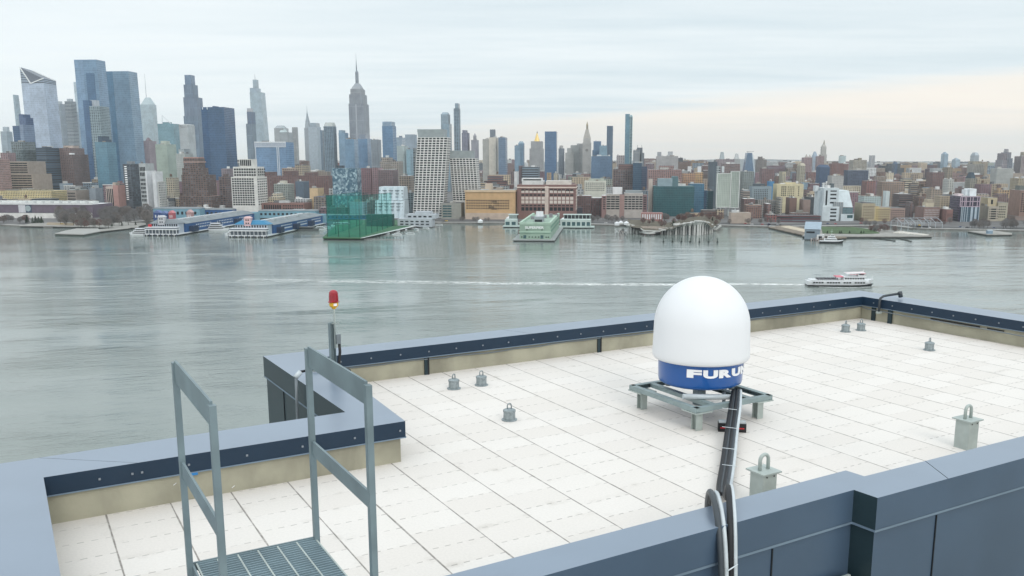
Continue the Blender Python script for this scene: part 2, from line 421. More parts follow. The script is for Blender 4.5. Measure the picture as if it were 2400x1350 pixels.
# lightning conductor lying along the curb
ld = MB(); pts = [(-12.40, .03, .27)]
for q in range(46): x = -12.2+q*.27; pts.append((x, .025, .262+.008*math.sin(q*1.7)+.010*math.sin(q*.45)))
pts += [(-.06, .06, .27)]
for q in range(18): pts.append((-.04, .2+q*.26, .235+.006*math.sin(q*1.3)))
ld.tube(pts, .011, 6); org = R((-6, 0, 0))
tag(ld.build('lightning_cable', M['greycable'], None, xf=lambda p: R(p)), 'thin pale cable clipped along the concrete curb under the far fascia', 'cable')
for fx_, fy_, fz_, nm_ in ((-15.18, 3.865, .19, 0), (-14.6, 3.865, .05, 0)):
    o = MB(); o.bar((fx_, fy_+.004, fz_), (fx_+.03, fy_+.004, fz_+.02), .008, .004); part(o, 'paint_fleck', M['letter'])
bt = MB(); bt.box(-15.06, -14.94, 3.905, 3.915, .275, .30); part(bt, 'blue_tape', M['bluetape'])
# ------------------------------------------------------------------ roof anchors
def short_anchor(A, B, label):
    o_ = R((A, B, 0)); r = thing('roof_anchor', o_, AD+.4, label, 'roof anchor', 'short ring anchors on the white roof'); r.scale = (.70, .70, .74)
    m_ = MB(); m_.lathe([(0, 0), (.115, 0), (.115, .012), (.085, .018)], 24); m_.build('base_flange', M['anchor'], r)
    m_ = MB(); m_.lathe([(.085, .012), (.088, .03), (.086, .118), (.093, .12), (.093, .145), (.085, .15), (.05, .163), (0, .168)], 24); m_.build('drum', M['anchor'], r)
    m_ = MB(); m_.tube([(-.030, 0, .16), (-.031, 0, .20)]+[(-.031*math.cos(q*math.pi/8), 0, .205+.031*math.sin(q*math.pi/8)) for q in range(1, 8)]+[(.031, 0, .20), (.030, 0, .16)], .0095, 8); m_.build('lifting_ring', M['anchor'], r)
    return r
an = short_anchor(-10.64, 1.08, 'short grey anchor with ring, left one of the pair left of the white dome')
for A, B, l in ((-10.17, 1.10, 'short grey anchor with ring, right one of the pair left of the white dome'), (-10.72, 3.0, 'short grey anchor standing alone left of the white dome, nearest of the small anchors'),
                (-1.61, .94, 'small grey anchor by the far corner, left one of the far pair'), (-1.21, 1.0, 'small grey anchor by the far corner, right one of the far pair'), (-1.72, 2.98, 'small grey anchor standing alone before the right parapet')):
    c = copy_tree(an); c.location = R((A, B, 0)); c['label'] = l; c.rotation_euler.z = AD+random.uniform(-.3, .6)
def tall_anchor(A, B, ry, label):
    r = thing('anchor_post', R((A, B, 0)), AD, label, 'anchor post', 'tall square anchor posts')
    m_ = MB(); m_.box(-.070, .070, -.070, .070, 0, .27); m_.build('square_post', M['galv_l'], r, bevel=.008)
    m_ = MB(); m_.box(-.096, .096, -.096, .096, .27, .282); m_.build('top_plate', M['galv_l'], r, bevel=.003)
    m_ = MB(); w = .043; m_.tube([(-w, 0, .28), (-w, 0, .355)]+[(-w*math.cos(q*math.pi/10), 0, .36+w*math.sin(q*math.pi/10)) for q in range(1, 10)]+[(w, 0, .355), (w, 0, .28)], .0145, 10)
    m_.build('lifting_loop', M['galv_l'], r)
    for s_ in (-.035, .04):
        m_ = MB(); m_.cyl(0, 0, .006, .006, 0, .004, 8); o = m_.build('bolt', M['black'], r); o.rotation_euler = (math.pi/2, 0, 0); o.location = (s_, -.070, .245)
    return r
PH = .27/KS
def bsolve(x, y):
    best = None
    for i in range(400):
        b_ = 5.5+i*.005; q = acol0(x, b_, PH); e = abs(proj(R(q))[1]-y)
        if best is None or e < best[0]: best = (e, q[0], b_)
    return best[1:]
def acol0(x, b_, z):
    lo_, hi_ = -13., -3.
    for _ in range(30):
        md = (lo_+hi_)/2
        if proj(R((md, b_, z)))[0] < x: lo_ = md
        else: hi_ = md
    return (md, b_, z)
t1, t2 = bsolve(1790, 1104), bsolve(2268, 983)
ta = tall_anchor(t1[0], t1[1], 0, 'tall square grey anchor post with loop, nearer one beside the cables')
c = copy_tree(ta); c.location = R((t2[0], t2[1], 0)); c['label'] = 'tall square grey anchor post with loop, farther one at the right behind the near parapet'
# ------------------------------------------------------------------ dome support frame
FC = (-8.26, 4.05)
fo = R((FC[0], FC[1], 0)); fr = thing('dome_stand', fo, AD, 'low galvanised steel frame on four stub legs carrying the white dome', 'steel frame')
k = KS
hx, hy = .68*k, .72*k
zt0, zt1 = .255*k, .265*k
for sx in (-1, 1):
    for sy in (-1, 1):
        cx, cy = sx*.545*k, sy*.59*k
        m_ = MB(); w = .052*k
        m_.box(cx-w, cx+w, cy-w, cy-w+.008, 0, zt0); m_.box(cx-w, cx+w, cy+w-.008, cy+w, 0, zt0); m_.box(cx-.004, cx+.004, cy-w+.008, cy+w-.008, 0, zt0)
        m_.build('leg', M['galv_l'], fr)
        m_ = MB(); w = .145*k; m_.box(cx-w, cx+w, cy-w, cy+w, zt0, zt1+.004); m_.build('leg_plate', M['galv_l'], fr)
def cbeam(x0, y0, x1, y1, nx, ny, z0, z1, fl=.05):   # C channel, web on the outside (nx,ny = inward)
    m_ = MB(); th = .006
    if ny == 0:
        m_.box(x0, x0+nx*th, y0, y1, z0, z1); m_.box(x0+nx*th, x0+nx*fl, y0, y1, z1-th, z1); m_.box(x0+nx*th, x0+nx*fl, y0, y1, z0, z0+th)
    else:
        m_.box(x0, x1, y0, y0+ny*th, z0, z1); m_.box(x0, x1, y0+ny*th, y0+ny*fl, z1-th, z1); m_.box(x0, x1, y0+ny*th, y0+ny*fl, z0, z0+th)
    m_.build('channel_beam', M['beam'], fr)
z0, z1 = zt1+.006, .338*k
cbeam(-hx, -hy, -hx, hy, 1, 0, z0, z1, .055); cbeam(hx, -hy, hx, hy, -1, 0, z0, z1, .055)
cbeam(-hx+.008, -hy, hx-.008, -hy, 0, 1, z0, z1, .055); cbeam(-hx+.008, hy, hx-.008, hy, 0, -1, z0, z1, .055)
for xx, s_ in ((-.36*k, 1), (.36*k, -1)): cbeam(xx, -hy+.06, xx, hy-.06, s_, 0, z0+.004, z1-.002, .06)
m_ = MB(); m_.cyl(0, 0, .09*k, .09*k, .1, z1+.02, 16); m_.build('center_support', M['galv'], fr)
m_ = MB(); m_.tube([(-.55*k, -.30*k, z1+.035), (.08*k, -.58*k, z1+.015)], .028, 10); m_.build('conduit_stub', M['ltcable'], fr)
m_ = MB(); m_.cyl(.02, -.47*k, .018, .018, z0-.02, z1+.05, 8); m_.build('clamp_bolt', M['greycable'], fr)
# ------------------------------------------------------------------ the dome
dz0 = .47*k
do = R((FC[0], FC[1], 0)); do.z += 0
dm = thing('satellite_dome', do, 0, 'white capsule shaped antenna dome on a blue drum with white lettering', 'antenna dome')
rd = .578*k; hb = .36*k
m_ = MB(); m_.lathe([(0, dz0), (rd*.93, dz0), (rd*.985, dz0+.015), (rd, dz0+.04), (rd*1.012, dz0+hb)], 64); m_.build('blue_drum', M['blue'], dm, merge=.0005)
rw = .664*k
prof = [(rd*1.0, dz0+hb-.02), (rw*.975, dz0+hb-.012), (rw, dz0+hb+.01), (rw*1.004, dz0+hb+.05)]
zc_ = dz0+hb+.43*k
prof.append((rw*.995, dz0+hb+.22*k))
for q in range(0, 25):
    a_ = q/24*math.pi/2; prof.append((rw*.985*math.cos(a_) if q < 24 else 0, zc_+rw*1.02*math.sin(a_)))
m_ = MB(); m_.lathe(prof, 72); m_.build('white_cover', M['white'], dm, merge=.0005)
# feet between drum and frame
for q in range(4):
    a_ = AD+math.pi/4+q*math.pi/2; m_ = MB(); m_.cyl(rd*.75*math.cos(a_), rd*.75*math.sin(a_), .03, .03, .37*k+.001, dz0+.01, 10); m_.build('foot', M['greycable'], dm)
m_ = MB(); m_.box(rd*.98, rd*.98+.06, -.045, .045, dz0+.03, dz0+.16); o = m_.build('side_box', M['greycable'], dm); o.rotation_euler.z = math.radians(20)
# lettering wrapped round the drum
def word(txt, height, parent, xf, mt, off=.0, sx=1., name='lettering', lab=None, ext=.0015):
    cu = bpy.data.curves.new(name, 'FONT'); cu.body = txt; cu.size = 1.; cu.offset = off; cu.extrude = ext; cu.resolution_u = 4
    to = bpy.data.objects.new('tmp', cu); COL.objects.link(to)
    dg = bpy.context.evaluated_depsgraph_get(); me = bpy.data.meshes.new_from_object(to.evaluated_get(dg))
    bpy.data.objects.remove(to)
    xs = [v.co.x for v in me.vertices]; ys = [v.co.y for v in me.vertices]
    x0, x1_, y0, y1_ = min(xs), max(xs), min(ys), max(ys)
    for v in me.vertices:
        v.co = xf((v.co.x-x0)/(x1_-x0), (v.co.y-y0)/(y1_-y0), v.co.z)
    me.materials.clear(); me.materials.append(mt); me.name = name
    o = bpy.data.objects.new(name, me); link(o, parent); return o
cdir = math.atan2(-do.y, -do.x)          # direction from the dome to the viewer
LH = .112*k; LZ = dz0+.175*k
ang = [(-17, 2.5), (4.2, 23.5), (25, 44), (45, 64), (66, 85), (87, 106)]
for ch, (a0, a1) in zip('FURUNO', ang):
    def xf(u, v, z, a0=a0, a1=a1):
        a_ = cdir+math.radians(a0+(a1-a0)*u); r_ = rd*1.012+.004+(z*1.5)
        return Vector((r_*math.cos(a_), r_*math.sin(a_), LZ+v*LH))
    word(ch, LH, dm, xf, M['letter'], off=.06, name='letter', ext=.002)
# ------------------------------------------------------------------ cables running from the dome over the near parapet
co = R((-9.4, 6.5, 0)); cb = thing('cable_bundle', co, 0, 'bundle of dark and pale conduits from the dome over the near parapet', 'cable bundle')
def cpart(pts, r, mt, name='conduit'):
    # smooth the path
    P = [Vector(p) for p in pts]; out = []
    for i in range(len(P)-1):
        p0, p1, p2, p3 = P[max(i-1, 0)], P[i], P[i+1], P[min(i+2, len(P)-1)]
        for q in range(8):
            s_ = q/8
            out.append(.5*((2*p1)+(-p0+p2)*s_+(2*p0-5*p1+4*p2-p3)*s_*s_+(-p0+3*p1-3*p2+p3)*s_**3))
    out.append(P[-1]); m_ = MB(); m_.tube([R(p)-co for p in out], r, 8); m_.build(name, mt, cb)
    return [R(p)-co for p in out]
def G(x, y, z=0.):                      # roof coordinates of a ground/level pixel
    v = D(x, y); p = v*((RZ+z*KS-CAMZ)/v.z); q = Vector((p.x, p.y, 0))/KS-RO
    return (q.dot(va), q.dot(vb), z)
def acol(x, b_, z):                     # a so that (a, b_, z) lies on pixel column x
    lo_, hi_ = -13., -8.
    for _ in range(40):
        md = (lo_+hi_)/2
        if proj(R((md, b_, z)))[0] < x: lo_ = md
        else: hi_ = md
    return (md, b_, z)
def pth(q): return [acol(*w_) for w_ in q]
lanes = [(-15, 'black', .020), (-8, 'dkcable', .015), (-1, 'black', .020), (6, 'dkcable', .019), (13, 'ltcable', .016)]
tails = {-1: [(1703, 7.45, .42), (1706, 7.66, .63), (1709, 7.88, .62), (1712, 8.10, .45), (1713, 8.15, 0), (1713, 8.15, -.6), (1712, 8.15, -1.8)],
         13: [(1709, 7.43, .42), (1713, 7.64, .62), (1718, 7.88, .61), (1722, 8.11, .44), (1723, 8.16, 0), (1723, 8.16, -.6), (1722, 8.16, -1.8)]}
for dxp, mk, rr in lanes:
    pt_ = [G(1728+dxp*.6, 915, .42), G(1724+dxp*.8, 955, .30), G(1717+dxp*.85, 1005, .15), G(1709+dxp*.95, 1075, .07), G(1700+dxp, 1135, .07), G(1698+dxp*.8, 1158, .10)]
    if dxp in tails: pt_ = pt_[:-1]+[G(1700+dxp*.7, 1160, .14)]+pth(tails[dxp])
    cpart(pt_, rr, M[mk])
for q, mk, rr in (([(1661, 7.2, .05), (1658, 7.34, .32), (1663, 7.56, .57), (1672, 7.80, .62), (1684, 8.05, .50), (1691, 8.15, .1), (1692, 8.15, -.6), (1692, 8.15, -1.8)], 'dkcable', .0205),
                  ([(1672, 7.2, .05), (1670, 7.36, .32), (1676, 7.58, .56), (1686, 7.82, .60), (1696, 8.06, .48), (1702, 8.15, .1), (1702, 8.15, -.6), (1702, 8.15, -1.8)], 'ltcable', .0165)): cpart(pth(q), rr, M[mk])
for yy in (968, 1012, 1062, 1102):
    P_ = [G(x, yy+((x-1710)*.12), .13 if yy > 1000 else .25) for x in (1692, 1727)]
    m_ = MB(); a_, b_ = R((*P_[0][:2], P_[0][2]+.055))-co, R((*P_[1][:2], P_[1][2]+.055))-co; m_.tube([a_, b_], .0028, 6); m_.build('cable_tie', M['tie'], cb)
m_ = MB(); m_.tube([R(acol(1706, 8.19, .16))-co, R(acol(1729, 8.19, .19))-co], .004, 6); m_.build('cable_tie', M['tie'], cb)
# support block under the cables
g0 = G(1715, 1010); bo = R((g0[0], g0[1], 0)); sb = thing('support_block', bo, math.radians(-8), 'black rubber block with a red stripe under the cables near the dome', 'support block')
m_ = MB(); m_.box(-.135, .135, -.045, .045, 0, .085); m_.build('rubber_block', M['black'], sb, bevel=.004)
m_ = MB(); m_.box(-.115, -.06, -.048, -.0455, .035, .048); m_.build('red_stripe', M['red'], sb)
m_ = MB(); m_.box(.06, .115, -.048, -.0455, .035, .048); m_.build('red_stripe', M['red'], sb)
m_ = MB(); m_.box(-.13, .13, -.03, .03, .086, .105); m_.build('strut_channel', M['ltcable'], sb)
# ------------------------------------------------------------------ crossover platform with handrails
PO = R((-15.1, 7.85, 0)); pl = thing('access_platform', PO, AD, 'galvanised crossover platform with grated tread and two rectangular handrails', 'access platform')
def PLc(a_, b_, z): return ((a_+15.1)*k, -(b_-7.85)*k, z*k)
ZP = .80
RU = MB()
for q in range(40):
    b_ = 7.26+q*.036
    A_, B_ = PLc(-15.52, b_, ZP-.02), PLc(-14.70, b_, ZP-.02); RU.bar(A_, B_, .006, .03)
RU.build('grating_bars', M['grate'], pl)
CR = MB()
for q in range(7):
    a_ = -15.52+.137*q; A_, B_ = PLc(a_, 7.26, ZP-.005), PLc(a_, 8.7, ZP-.005); CR.bar(A_, B_, .008, .008)
CR.build('cross_rods', M['galv_l'], pl)
m_ = MB(); m_.bar(PLc(-15.54, 7.245, ZP-.025), PLc(-14.68, 7.245, ZP-.025), .01, .045); m_.build('nosing', M['galv'], pl)
m_ = MB(); m_.bar(PLc(-15.545, 7.26, ZP-.04), PLc(-15.545, 8.7, ZP-.04), .01, .06); m_.build('side_stringer', M['galv'], pl)
for a_ in (-15.565, -14.69):
    hr = bpy.data.objects.new('handrail', None); link(hr, pl)
    for b_ in (7.27, 8.46):
        m_ = MB(); m_.bar(PLc(a_, b_, 0.0), PLc(a_, b_, ZP+1.41), .028, .036); m_.build('post', M['galv'], hr)
    for zz, hh in ((ZP+1.355, .115), (ZP+.69, .085)):
        m_ = MB(); m_.bar(PLc(a_, 7.292, zz), PLc(a_, 8.438, zz), .012, hh*k*1.25); m_.build('flat_rail', M['galv'], hr)
# ------------------------------------------------------------------ obstruction light
bo = R((-12.53, 1.02, 0)); ob = thing('obstruction_light', bo, AD, 'red glass beacon on a yellow base atop a thin pole on the parapet', 'beacon')
zb = H*k
def hpx(y): # height (world, above roof) at the beacon for a pixel row
    lo_, hi_ = -2., 3.
    for _ in range(40):
        md = (lo_+hi_)/2
        if proj((bo.x, bo.y, RZ+md))[1] > y: lo_ = md
        else: hi_ = md
    return md
m_ = MB(); w = .03
m_.box(-w, -w+.004, -w, w, zb-.1, hpx(757)); m_.box(w-.004, w, -w, w, zb-.1, hpx(757)); m_.box(-w+.004, w-.004, w-.004, w, zb-.1, hpx(757))
m_.build('strut_channel', M['galv'], ob)
m_ = MB(); m_.cyl(.03, -.012, .011, .011, zb+.25, hpx(722), 10); m_.build('pole', M['galv_l'], ob)
h0, h1, h2 = hpx(724), hpx(708), hpx(679)
m_ = MB(); m_.lathe([(0, h0-.004), (.018, h0), (.030, h0+.018), (.036, h0+.02), (.048, h0+.035), (.048, h1-.004), (.055, h1)], 20, .03, -.012); m_.build('yellow_base', M['yellow'], ob)
m_ = MB(); m_.box(.012, .048, -.064, -.060, h0+.038, h1-.010); m_.build('name_plate', M['letter'], ob)
hh = h2-h1; r_ = .052
m_ = MB(); m_.lathe([(0, h1), (.062, h1), (.062, h1+.008), (r_, h1+.012), (r_*.93, h1+hh*.7)]+[(r_*.93*math.cos(q*math.pi/12), h1+hh*.7+hh*.3*math.sin(q*math.pi/12)) for q in range(1, 6)]+[(0, h2)], 24, .03, -.012); m_.build('red_globe', M['redglass'], ob)
m_ = MB(); m_.box(.036, .085, -.04, .0, hpx(806), hpx(784)); m_.build('junction_box', M['greycable'], ob, bevel=.012)
m_ = MB(); m_.tube([(.07, -.02, hpx(806)), (.075, -.02, hpx(825)), (.06, -.03, hpx(845)), (.04, -.05, zb+.01)], .016, 8); m_.build('flexible_conduit', M['black'], ob)
m_ = MB(); m_.tube([(.0, 0, hpx(757)-.01), (.075, -.02, hpx(757)-.005)], .006, 6); m_.build('clamp', M['galv_l'], ob)
m_ = MB(); m_.tube([(-.22, .04, zb+.02), (0, 0, zb+.02)], .014, 8); m_.build('foot_clamp', M['galv_l'], ob)
# conduit crossing the left parapet cap and dropping outside
m_ = MB()
p = [(-12.52, 1.32, .62), (-12.72, 1.36, .66), (-13.12, 1.42, .64)]; q_ = [(-13.19, 1.44, .58), (-13.2, 1.45, .2), (-13.2, 1.45, -.4), (-13.18, 1.5, -1.2), (-13.18, 1.5, -3)]
dc = thing('power_conduit', R((-13.2, 1.45, 0)), 0, 'thin conduit crossing the left parapet cap below the beacon and dropping outside', 'conduit')
oo = R((-13.2, 1.45, 0))
m_.tube([R((-12.35, 1.30, .2))-oo, R((-12.38, 1.30, .55))-oo]+[R(x)-oo for x in p], .014, 8); m_.build('dark_conduit', M['black'], dc)
m_ = MB(); m_.tube([R(x)-oo for x in q_], .016, 8); m_.build('grey_drop', M['greycable'], dc)
m_ = MB(); m_.tube([R((-13.12, 1.42, .64))-oo, R((-13.2, 1.44, .57))-oo], .027, 10); m_.build('elbow_fitting', M['ltcable'], dc)
# gooseneck at the far right parapet
oo = R((-.05, .62, 0)); gn = thing('gooseneck_pipe', oo, 0, 'bent dark pipe reaching over the far right parapet cap', 'pipe')
m_ = MB(); m_.tube([R(x)-oo for x in ((-.11, .55, .22), (-.11, .55, .46), (-.09, .55, .53), (-.02, .57, .575), (.08, .60, .59), (.38, .68, .62))], .02, 10); m_.build('bent_pipe', M['dkcable'], gn)
m_ = MB(); m_.tube([R(x)-oo for x in ((.37, .68, .66), (.40, .69, .54))], .035, 10); m_.build('end_fitting', M['dkcable'], gn)
m_ = MB(); m_.box(-.16, -.05, .51, .59, .2, .24); m_.build('pipe_clamp', M['galv_l'], gn, xf=Rl(oo))
# ================================================================== CITY
GR = math.radians(-5.06)
vv = Vector((math.cos(GR), math.sin(GR), 0)); uu = Vector((-math.sin(GR), math.cos(GR), 0))   # along the shore / away from it
VPX = 1425.
GZ = 2.3                                    # street level
def facade(name, bw, fh, fx, fy, dark=(.012, .016, .022), lite=(.12, .15, .18), k=1., rough=.75, grough=.4, glass=False, metal=0.):
    m = bpy.data.materials.new(name); t = NT(m); p = t.n['Principled BSDF']
    uv = t.new('ShaderNodeTexCoord').outputs['UV']; s = t.new('ShaderNodeSeparateXYZ'); t.l.new(uv, s.inputs[0])
    a = t.new('ShaderNodeAttribute', attribute_name='tint').outputs['Color']
    cu = t.math('DIVIDE', s.outputs[0], bw); cv_ = t.math('DIVIDE', s.outputs[1], fh)
    fu, fv = t.math('FRACT', cu), t.math('FRACT', cv_)
    def win(f, lo, hi):
        return t.math('MULTIPLY', t.math('GREATER_THAN', f, lo), t.math('LESS_THAN', f, hi))
    mask = t.math('MULTIPLY', win(fu, *fx), win(fv, *fy))
    cc = t.new('ShaderNodeCombineXYZ'); t.l.new(t.math('FLOOR', cu), cc.inputs[0]); t.l.new(t.math('FLOOR', cv_), cc.inputs[1])
    wn = t.new('ShaderNodeTexWhiteNoise', noise_dimensions='2D'); t.l.new(cc.outputs[0], wn.inputs[0])
    r = wn.outputs[0]; r2 = t.math('POWER', r, 2.5)
    big = t.ramp(t.noise(uv, .035, 4, .6), .3, .7, .86, 1.12)
    wall = t.mix(1., a, big, 'MULTIPLY')
    if glass:
        pane = t.mix(1., wall, t.ramp(r, 0, 1, .90, 1.08), 'MULTIPLY')
        sp_ = t.mix(1., wall, (1.12, 1.11, 1.1), 'MULTIPLY')
        col = t.mix(mask, sp_, pane)
    else:
        w = t.mix(r2, dark, lite); col = t.mix(t.math('MULTIPLY', mask, k), wall, w)
    t.set(p.inputs['Base Color'], col)
    if glass:
        t.set(p.inputs['Roughness'], t.math('SUBTRACT', .45, t.math('MULTIPLY', mask, .25)))
    else: t.set(p.inputs['Roughness'], t.math('SUBTRACT', rough, t.math('MULTIPLY', mask, rough-grough)))
    return m
FM = {
 'punch': facade('punched_masonry', 3.8, 3.7, (.24, .76), (.24, .82)),
 'small': facade('small_window_masonry', 4.4, 3.6, (.27, .73), (.26, .78), k=.9),
 'wide': facade('wide_window_grid', 5.0, 3.7, (.14, .86), (.22, .86), k=.95),
 'band': facade('ribbon_window_floors', 60, 4.0, (.0, 1.), (.38, .86)),
 'pier': facade('vertical_piers', 3.4, 40., (.36, .80), (.02, .98), dark=(.07, .09, .12), lite=(.16, .2, .24), k=.8),
 'stone': facade('pale_stone_floors', 3.0, 3.6, (.34, .72), (.2, .82), dark=(.09, .11, .14), lite=(.2, .23, .26), k=.6),
 'glass': facade('curtain_glass', 3.0, 4.0, (.06, .94), (.14, .96), glass=True),
 'blank': mat('plain_wall', (1, 1, 1), .85, 0, .10, .15, tint=True),
 'metal': mat('painted_metal', (1, 1, 1), .5, 0, .08, .2, tint=True),
 'roof': mat('flat_roof', (1, 1, 1), .9, 0, .22, .12, tint=True),
}
MW = mat('window_glass', (.010, .013, .018), .45, 0, .35, .3, spec=.2)
MWg = mat('green_window_glass', (.035, .09, .10), .2, 0, .3, .2)
ROOFS = ['8f8b86', '6f6e6f', 'a5a19b', 'c9c9c8', '575a5e', '9b8f84', 'dcdcda', '7c7470']
def tone(c, k=1., sat=.88):
    c = lin(c); g_ = .3*c[0]+.55*c[1]+.15*c[2]; rg = c[0]/max(c[1], .01); sat = .54 if rg > 1.75 else .95 if rg > 1.08 else .80; k *= .92 if rg > 1.75 else .95; c = tuple(g_+(v-g_)*sat for v in c); return tuple(min(.85, v*k) for v in c)
HER = []          # hero records for the filler and for the labels of neighbours
KB = .92
class Bld:
    """box of a building between pixel columns x0..x1 (whole visible width), nearest face at distance Y"""
    def __init__(s, x0, x1, yt, Y, dep, kind, label, cat='building', yb=None, rot=0., short=None, group=None, face=None):
        s.x0, s.x1, s.yt, s.Y, s.yb = x0, x1, yt, Y, yb if yb else 520
        s.rz = GR+rot; s.v = Vector((math.cos(s.rz), math.sin(s.rz), 0)); s.u = Vector((-s.v.y, s.v.x, 0))
        L = at(x0, yt, Y); Rr = at(x1, yt, Y)
        vp = VPX if rot == 0 else PX+math.tan(-s.rz)*F/CT
        xm = (x0+x1)/2
        def wid(dep):
            if xm < vp:                       # right flank seen: back right corner lies at x1
                A = L; T = D(x1, yt); sx = T.x/T.y
                P0 = A+s.u*dep; w = (sx*P0.y-P0.x)/(s.v.x-sx*s.v.y); return w
            A = Rr; T = D(x0, yt); sx = T.x/T.y
            P0 = A+s.u*dep; w = (P0.x-sx*P0.y)/(s.v.x-sx*s.v.y); return w
        full = (Rr-L).length
        w = wid(dep)
        while w < full*.42 and dep > 6: dep *= .8; w = wid(dep)
        s.w, s.d = w, dep
        fl = Vector((L.x, L.y, 0)) if xm < vp else Vector((Rr.x, Rr.y, 0))-s.v*w
        s.o = Vector((fl.x, fl.y, GZ-.3)); s.h = at(xm, yt, Y).z-s.o.z
        s.t = thing(kind, s.o, s.rz, label, cat, group)
        s.uo = random.random()*50; s.us = random.uniform(.85, 1.2); s.label = label; s.xm = xm
        HER.append((x0, x1, yt, s.yb, Y, dep, short or label, s.o+s.v*w/2+s.u*dep/2, math.hypot(w, dep)/2))
    def fx(s, x, y=None):                     # pixel column -> fraction along the front
        return (x-s.x0)/(s.x1-s.x0)*s.w
    def z(s, y): return at(s.xm, y, s.Y).z-s.o.z
    def tier(s, xa, xb, yt, col, style='punch', z0=0, d0=0., d1=1., name='wall', roof=None, parent=None, t2=None, us=None):
        """part between pixel columns, up to pixel row yt"""
        fa, fb = (s.fx(xa), s.fx(xb)) if xa is not None else (0, s.w)
        mb = MB(); c = tone(col, KB) if isinstance(col, str) else col
        ra, rb = s.d*d0, s.d*d1; hz = s.z(yt)
        zz = s.z(z0) if z0 else 0
        q = [(fa, ra), (fb, ra), (fb, rb), (fa, rb)]
        mb.prism(q, q, zz, hz, t=c, uo=s.uo, us=us or s.us, mt=1, tt=tone(roof or random.choice(ROOFS), .85))
        if name == 'wall' and not z0 and (fb-fa) > 9 and rb-ra > 9 and hz-zz < 150:
            for q_ in range(random.choice([1, 2, 2, 3])):
                bw_, bd_ = (fb-fa)*random.uniform(.1, .26), (rb-ra)*random.uniform(.15, .35); bx_ = fa+(fb-fa)*random.uniform(.05, .7); by_ = ra+(rb-ra)*random.uniform(.08, .6)
                m2 = MB(); m2.box(bx_, bx_+bw_, by_, by_+bd_, hz-.2, hz+random.uniform(1.5, 4.2), t=tone(random.choice(['b5b2ac', 'e3e3e2', '7b7b7e', '8f867c', 'c9ccce']), .9), bot=False); m2.build('rooftop_unit', [FM['blank']], parent or s.t)
        return mb.build(name, [FM[style], FM['roof']], parent or s.t)
    def roofbox(s, xa, xb, yt, zb, col='8d8d8d', d0=.3, d1=.7, style='blank', name='rooftop_bulkhead'):
        mb = MB(); fa, fb = s.fx(xa), s.fx(xb)
        mb.box(fa, fb, s.d*d0, s.d*d1, s.z(zb)-.5, s.z(yt), t=tone(col, KB), bot=False); return mb.build(name, [FM[style]], s.t)
    def spire(s, x, y0, y1, r0, r1, col='7d8794', d=.5, n=8, name='spire', style='blank'):
        mb = MB(); mb.cyl(s.fx(x), s.d*d, r0, r1, s.z(y0), s.z(y1), n, sm=False, t=tone(col, KB)); return mb.build(name, [FM[style]], s.t)
    def pyramid(s, xa, xb, y0, y1, k, col, d0=.25, d1=.75, name='roof', style='blank'):
        fa, fb = s.fx(xa), s.fx(xb); ra, rb = s.d*d0, s.d*d1; cx, cy = (fa+fb)/2, (ra+rb)/2
        lo = [(fa, ra), (fb, ra), (fb, rb), (fa, rb)]; hi = [(cx+(x-cx)*k, cy+(y-cy)*k) for x, y in lo]
        mb = MB(); mb.prism(lo, hi, s.z(y0), s.z(y1), t=tone(col, KB)); return mb.build(name, [FM[style]], s.t)
    def windows(s, xa, xb, ya, yb, nc, nr, fw=.6, fh=.55, mt=None, depth=.25, skip=None, cap=90, side=False, lean=0., z0lean=0., d0=0., d1=1., name='window'):
        """real window panels on the front (or on the seen flank): columns x rows between pixel rows ya (top) and yb"""
        mt = mt or MW
        if side:
            left = s.xm < VPX; X = s.fx(xb) if left else s.fx(xa); r0, r1 = s.d*d0, s.d*d1
        else: x0, x1 = s.fx(xa), s.fx(xb)
        z1, z0 = s.z(ya), s.z(yb); ch = (z1-z0)/nr
        fw, fh = min(.96, fw*1.18) if nc > 1 else fw, min(.96, fh*1.15) if nr > 1 else fh
        cells = []
        for r_ in range(nr):
            for c_ in range(nc):
                if skip and skip(c_, r_): continue
                cells.append((c_, r_))
        big = cells[:cap]; rest = cells[cap:]
        Lf = (r1-r0) if side else (x1-x0); cw = Lf/nc
        ww, hh = cw*fw, ch*fh
        def add(mb, cx, cz, off=(0, 0, 0)):
            if side:
                mb.box(off[0]-.05, off[0]+.12, off[1]-ww/2, off[1]+ww/2, off[2]-hh/2, off[2]+hh/2)
            else: mb.box(off[0]-ww/2, off[0]+ww/2, off[1]-.12, off[1]+.05, off[2]-hh/2, off[2]+hh/2)
        def pos(c_, r_):
            cz = z0+ch*(nr-r_-.5)
            if side: return (X if not left else X, (s.d*d0)+cw*(c_+.5), cz)
            return (x0+cw*(c_+.5)+lean*(cz-z0lean), s.d*d0, cz)
        me = None
        for c_, r_ in big:
            if me is None:
                mb = MB(); add(mb, 0, 0); me = mb.mesh('window', [mt])
            o = bpy.data.objects.new(name, me); link(o, s.t); o.location = pos(c_, r_)
        if rest:
            mb = MB()
            for c_, r_ in rest: add(mb, 0, 0, pos(c_, r_))
            tag(mb.build(name, [mt], s.t), kind='stuff')
def simple(x0, x1, yt, Y, dep, col, style, label, kind='office_tower', cat='tower', yb=None, short=None, roof=None, bulk=None, tank=False, group=None, rot=0.):
    b = Bld(x0, x1, yt, Y, dep, kind, label, cat, yb, short=short, group=group, rot=rot)
    b.tier(None, None, yt, col, style, roof=roof)
    if bulk:
        xa, xb, yy, cc = bulk; b.roofbox(xa, xb, yy, yt, cc)
    return b
T, B_ = 'tower', 'building'
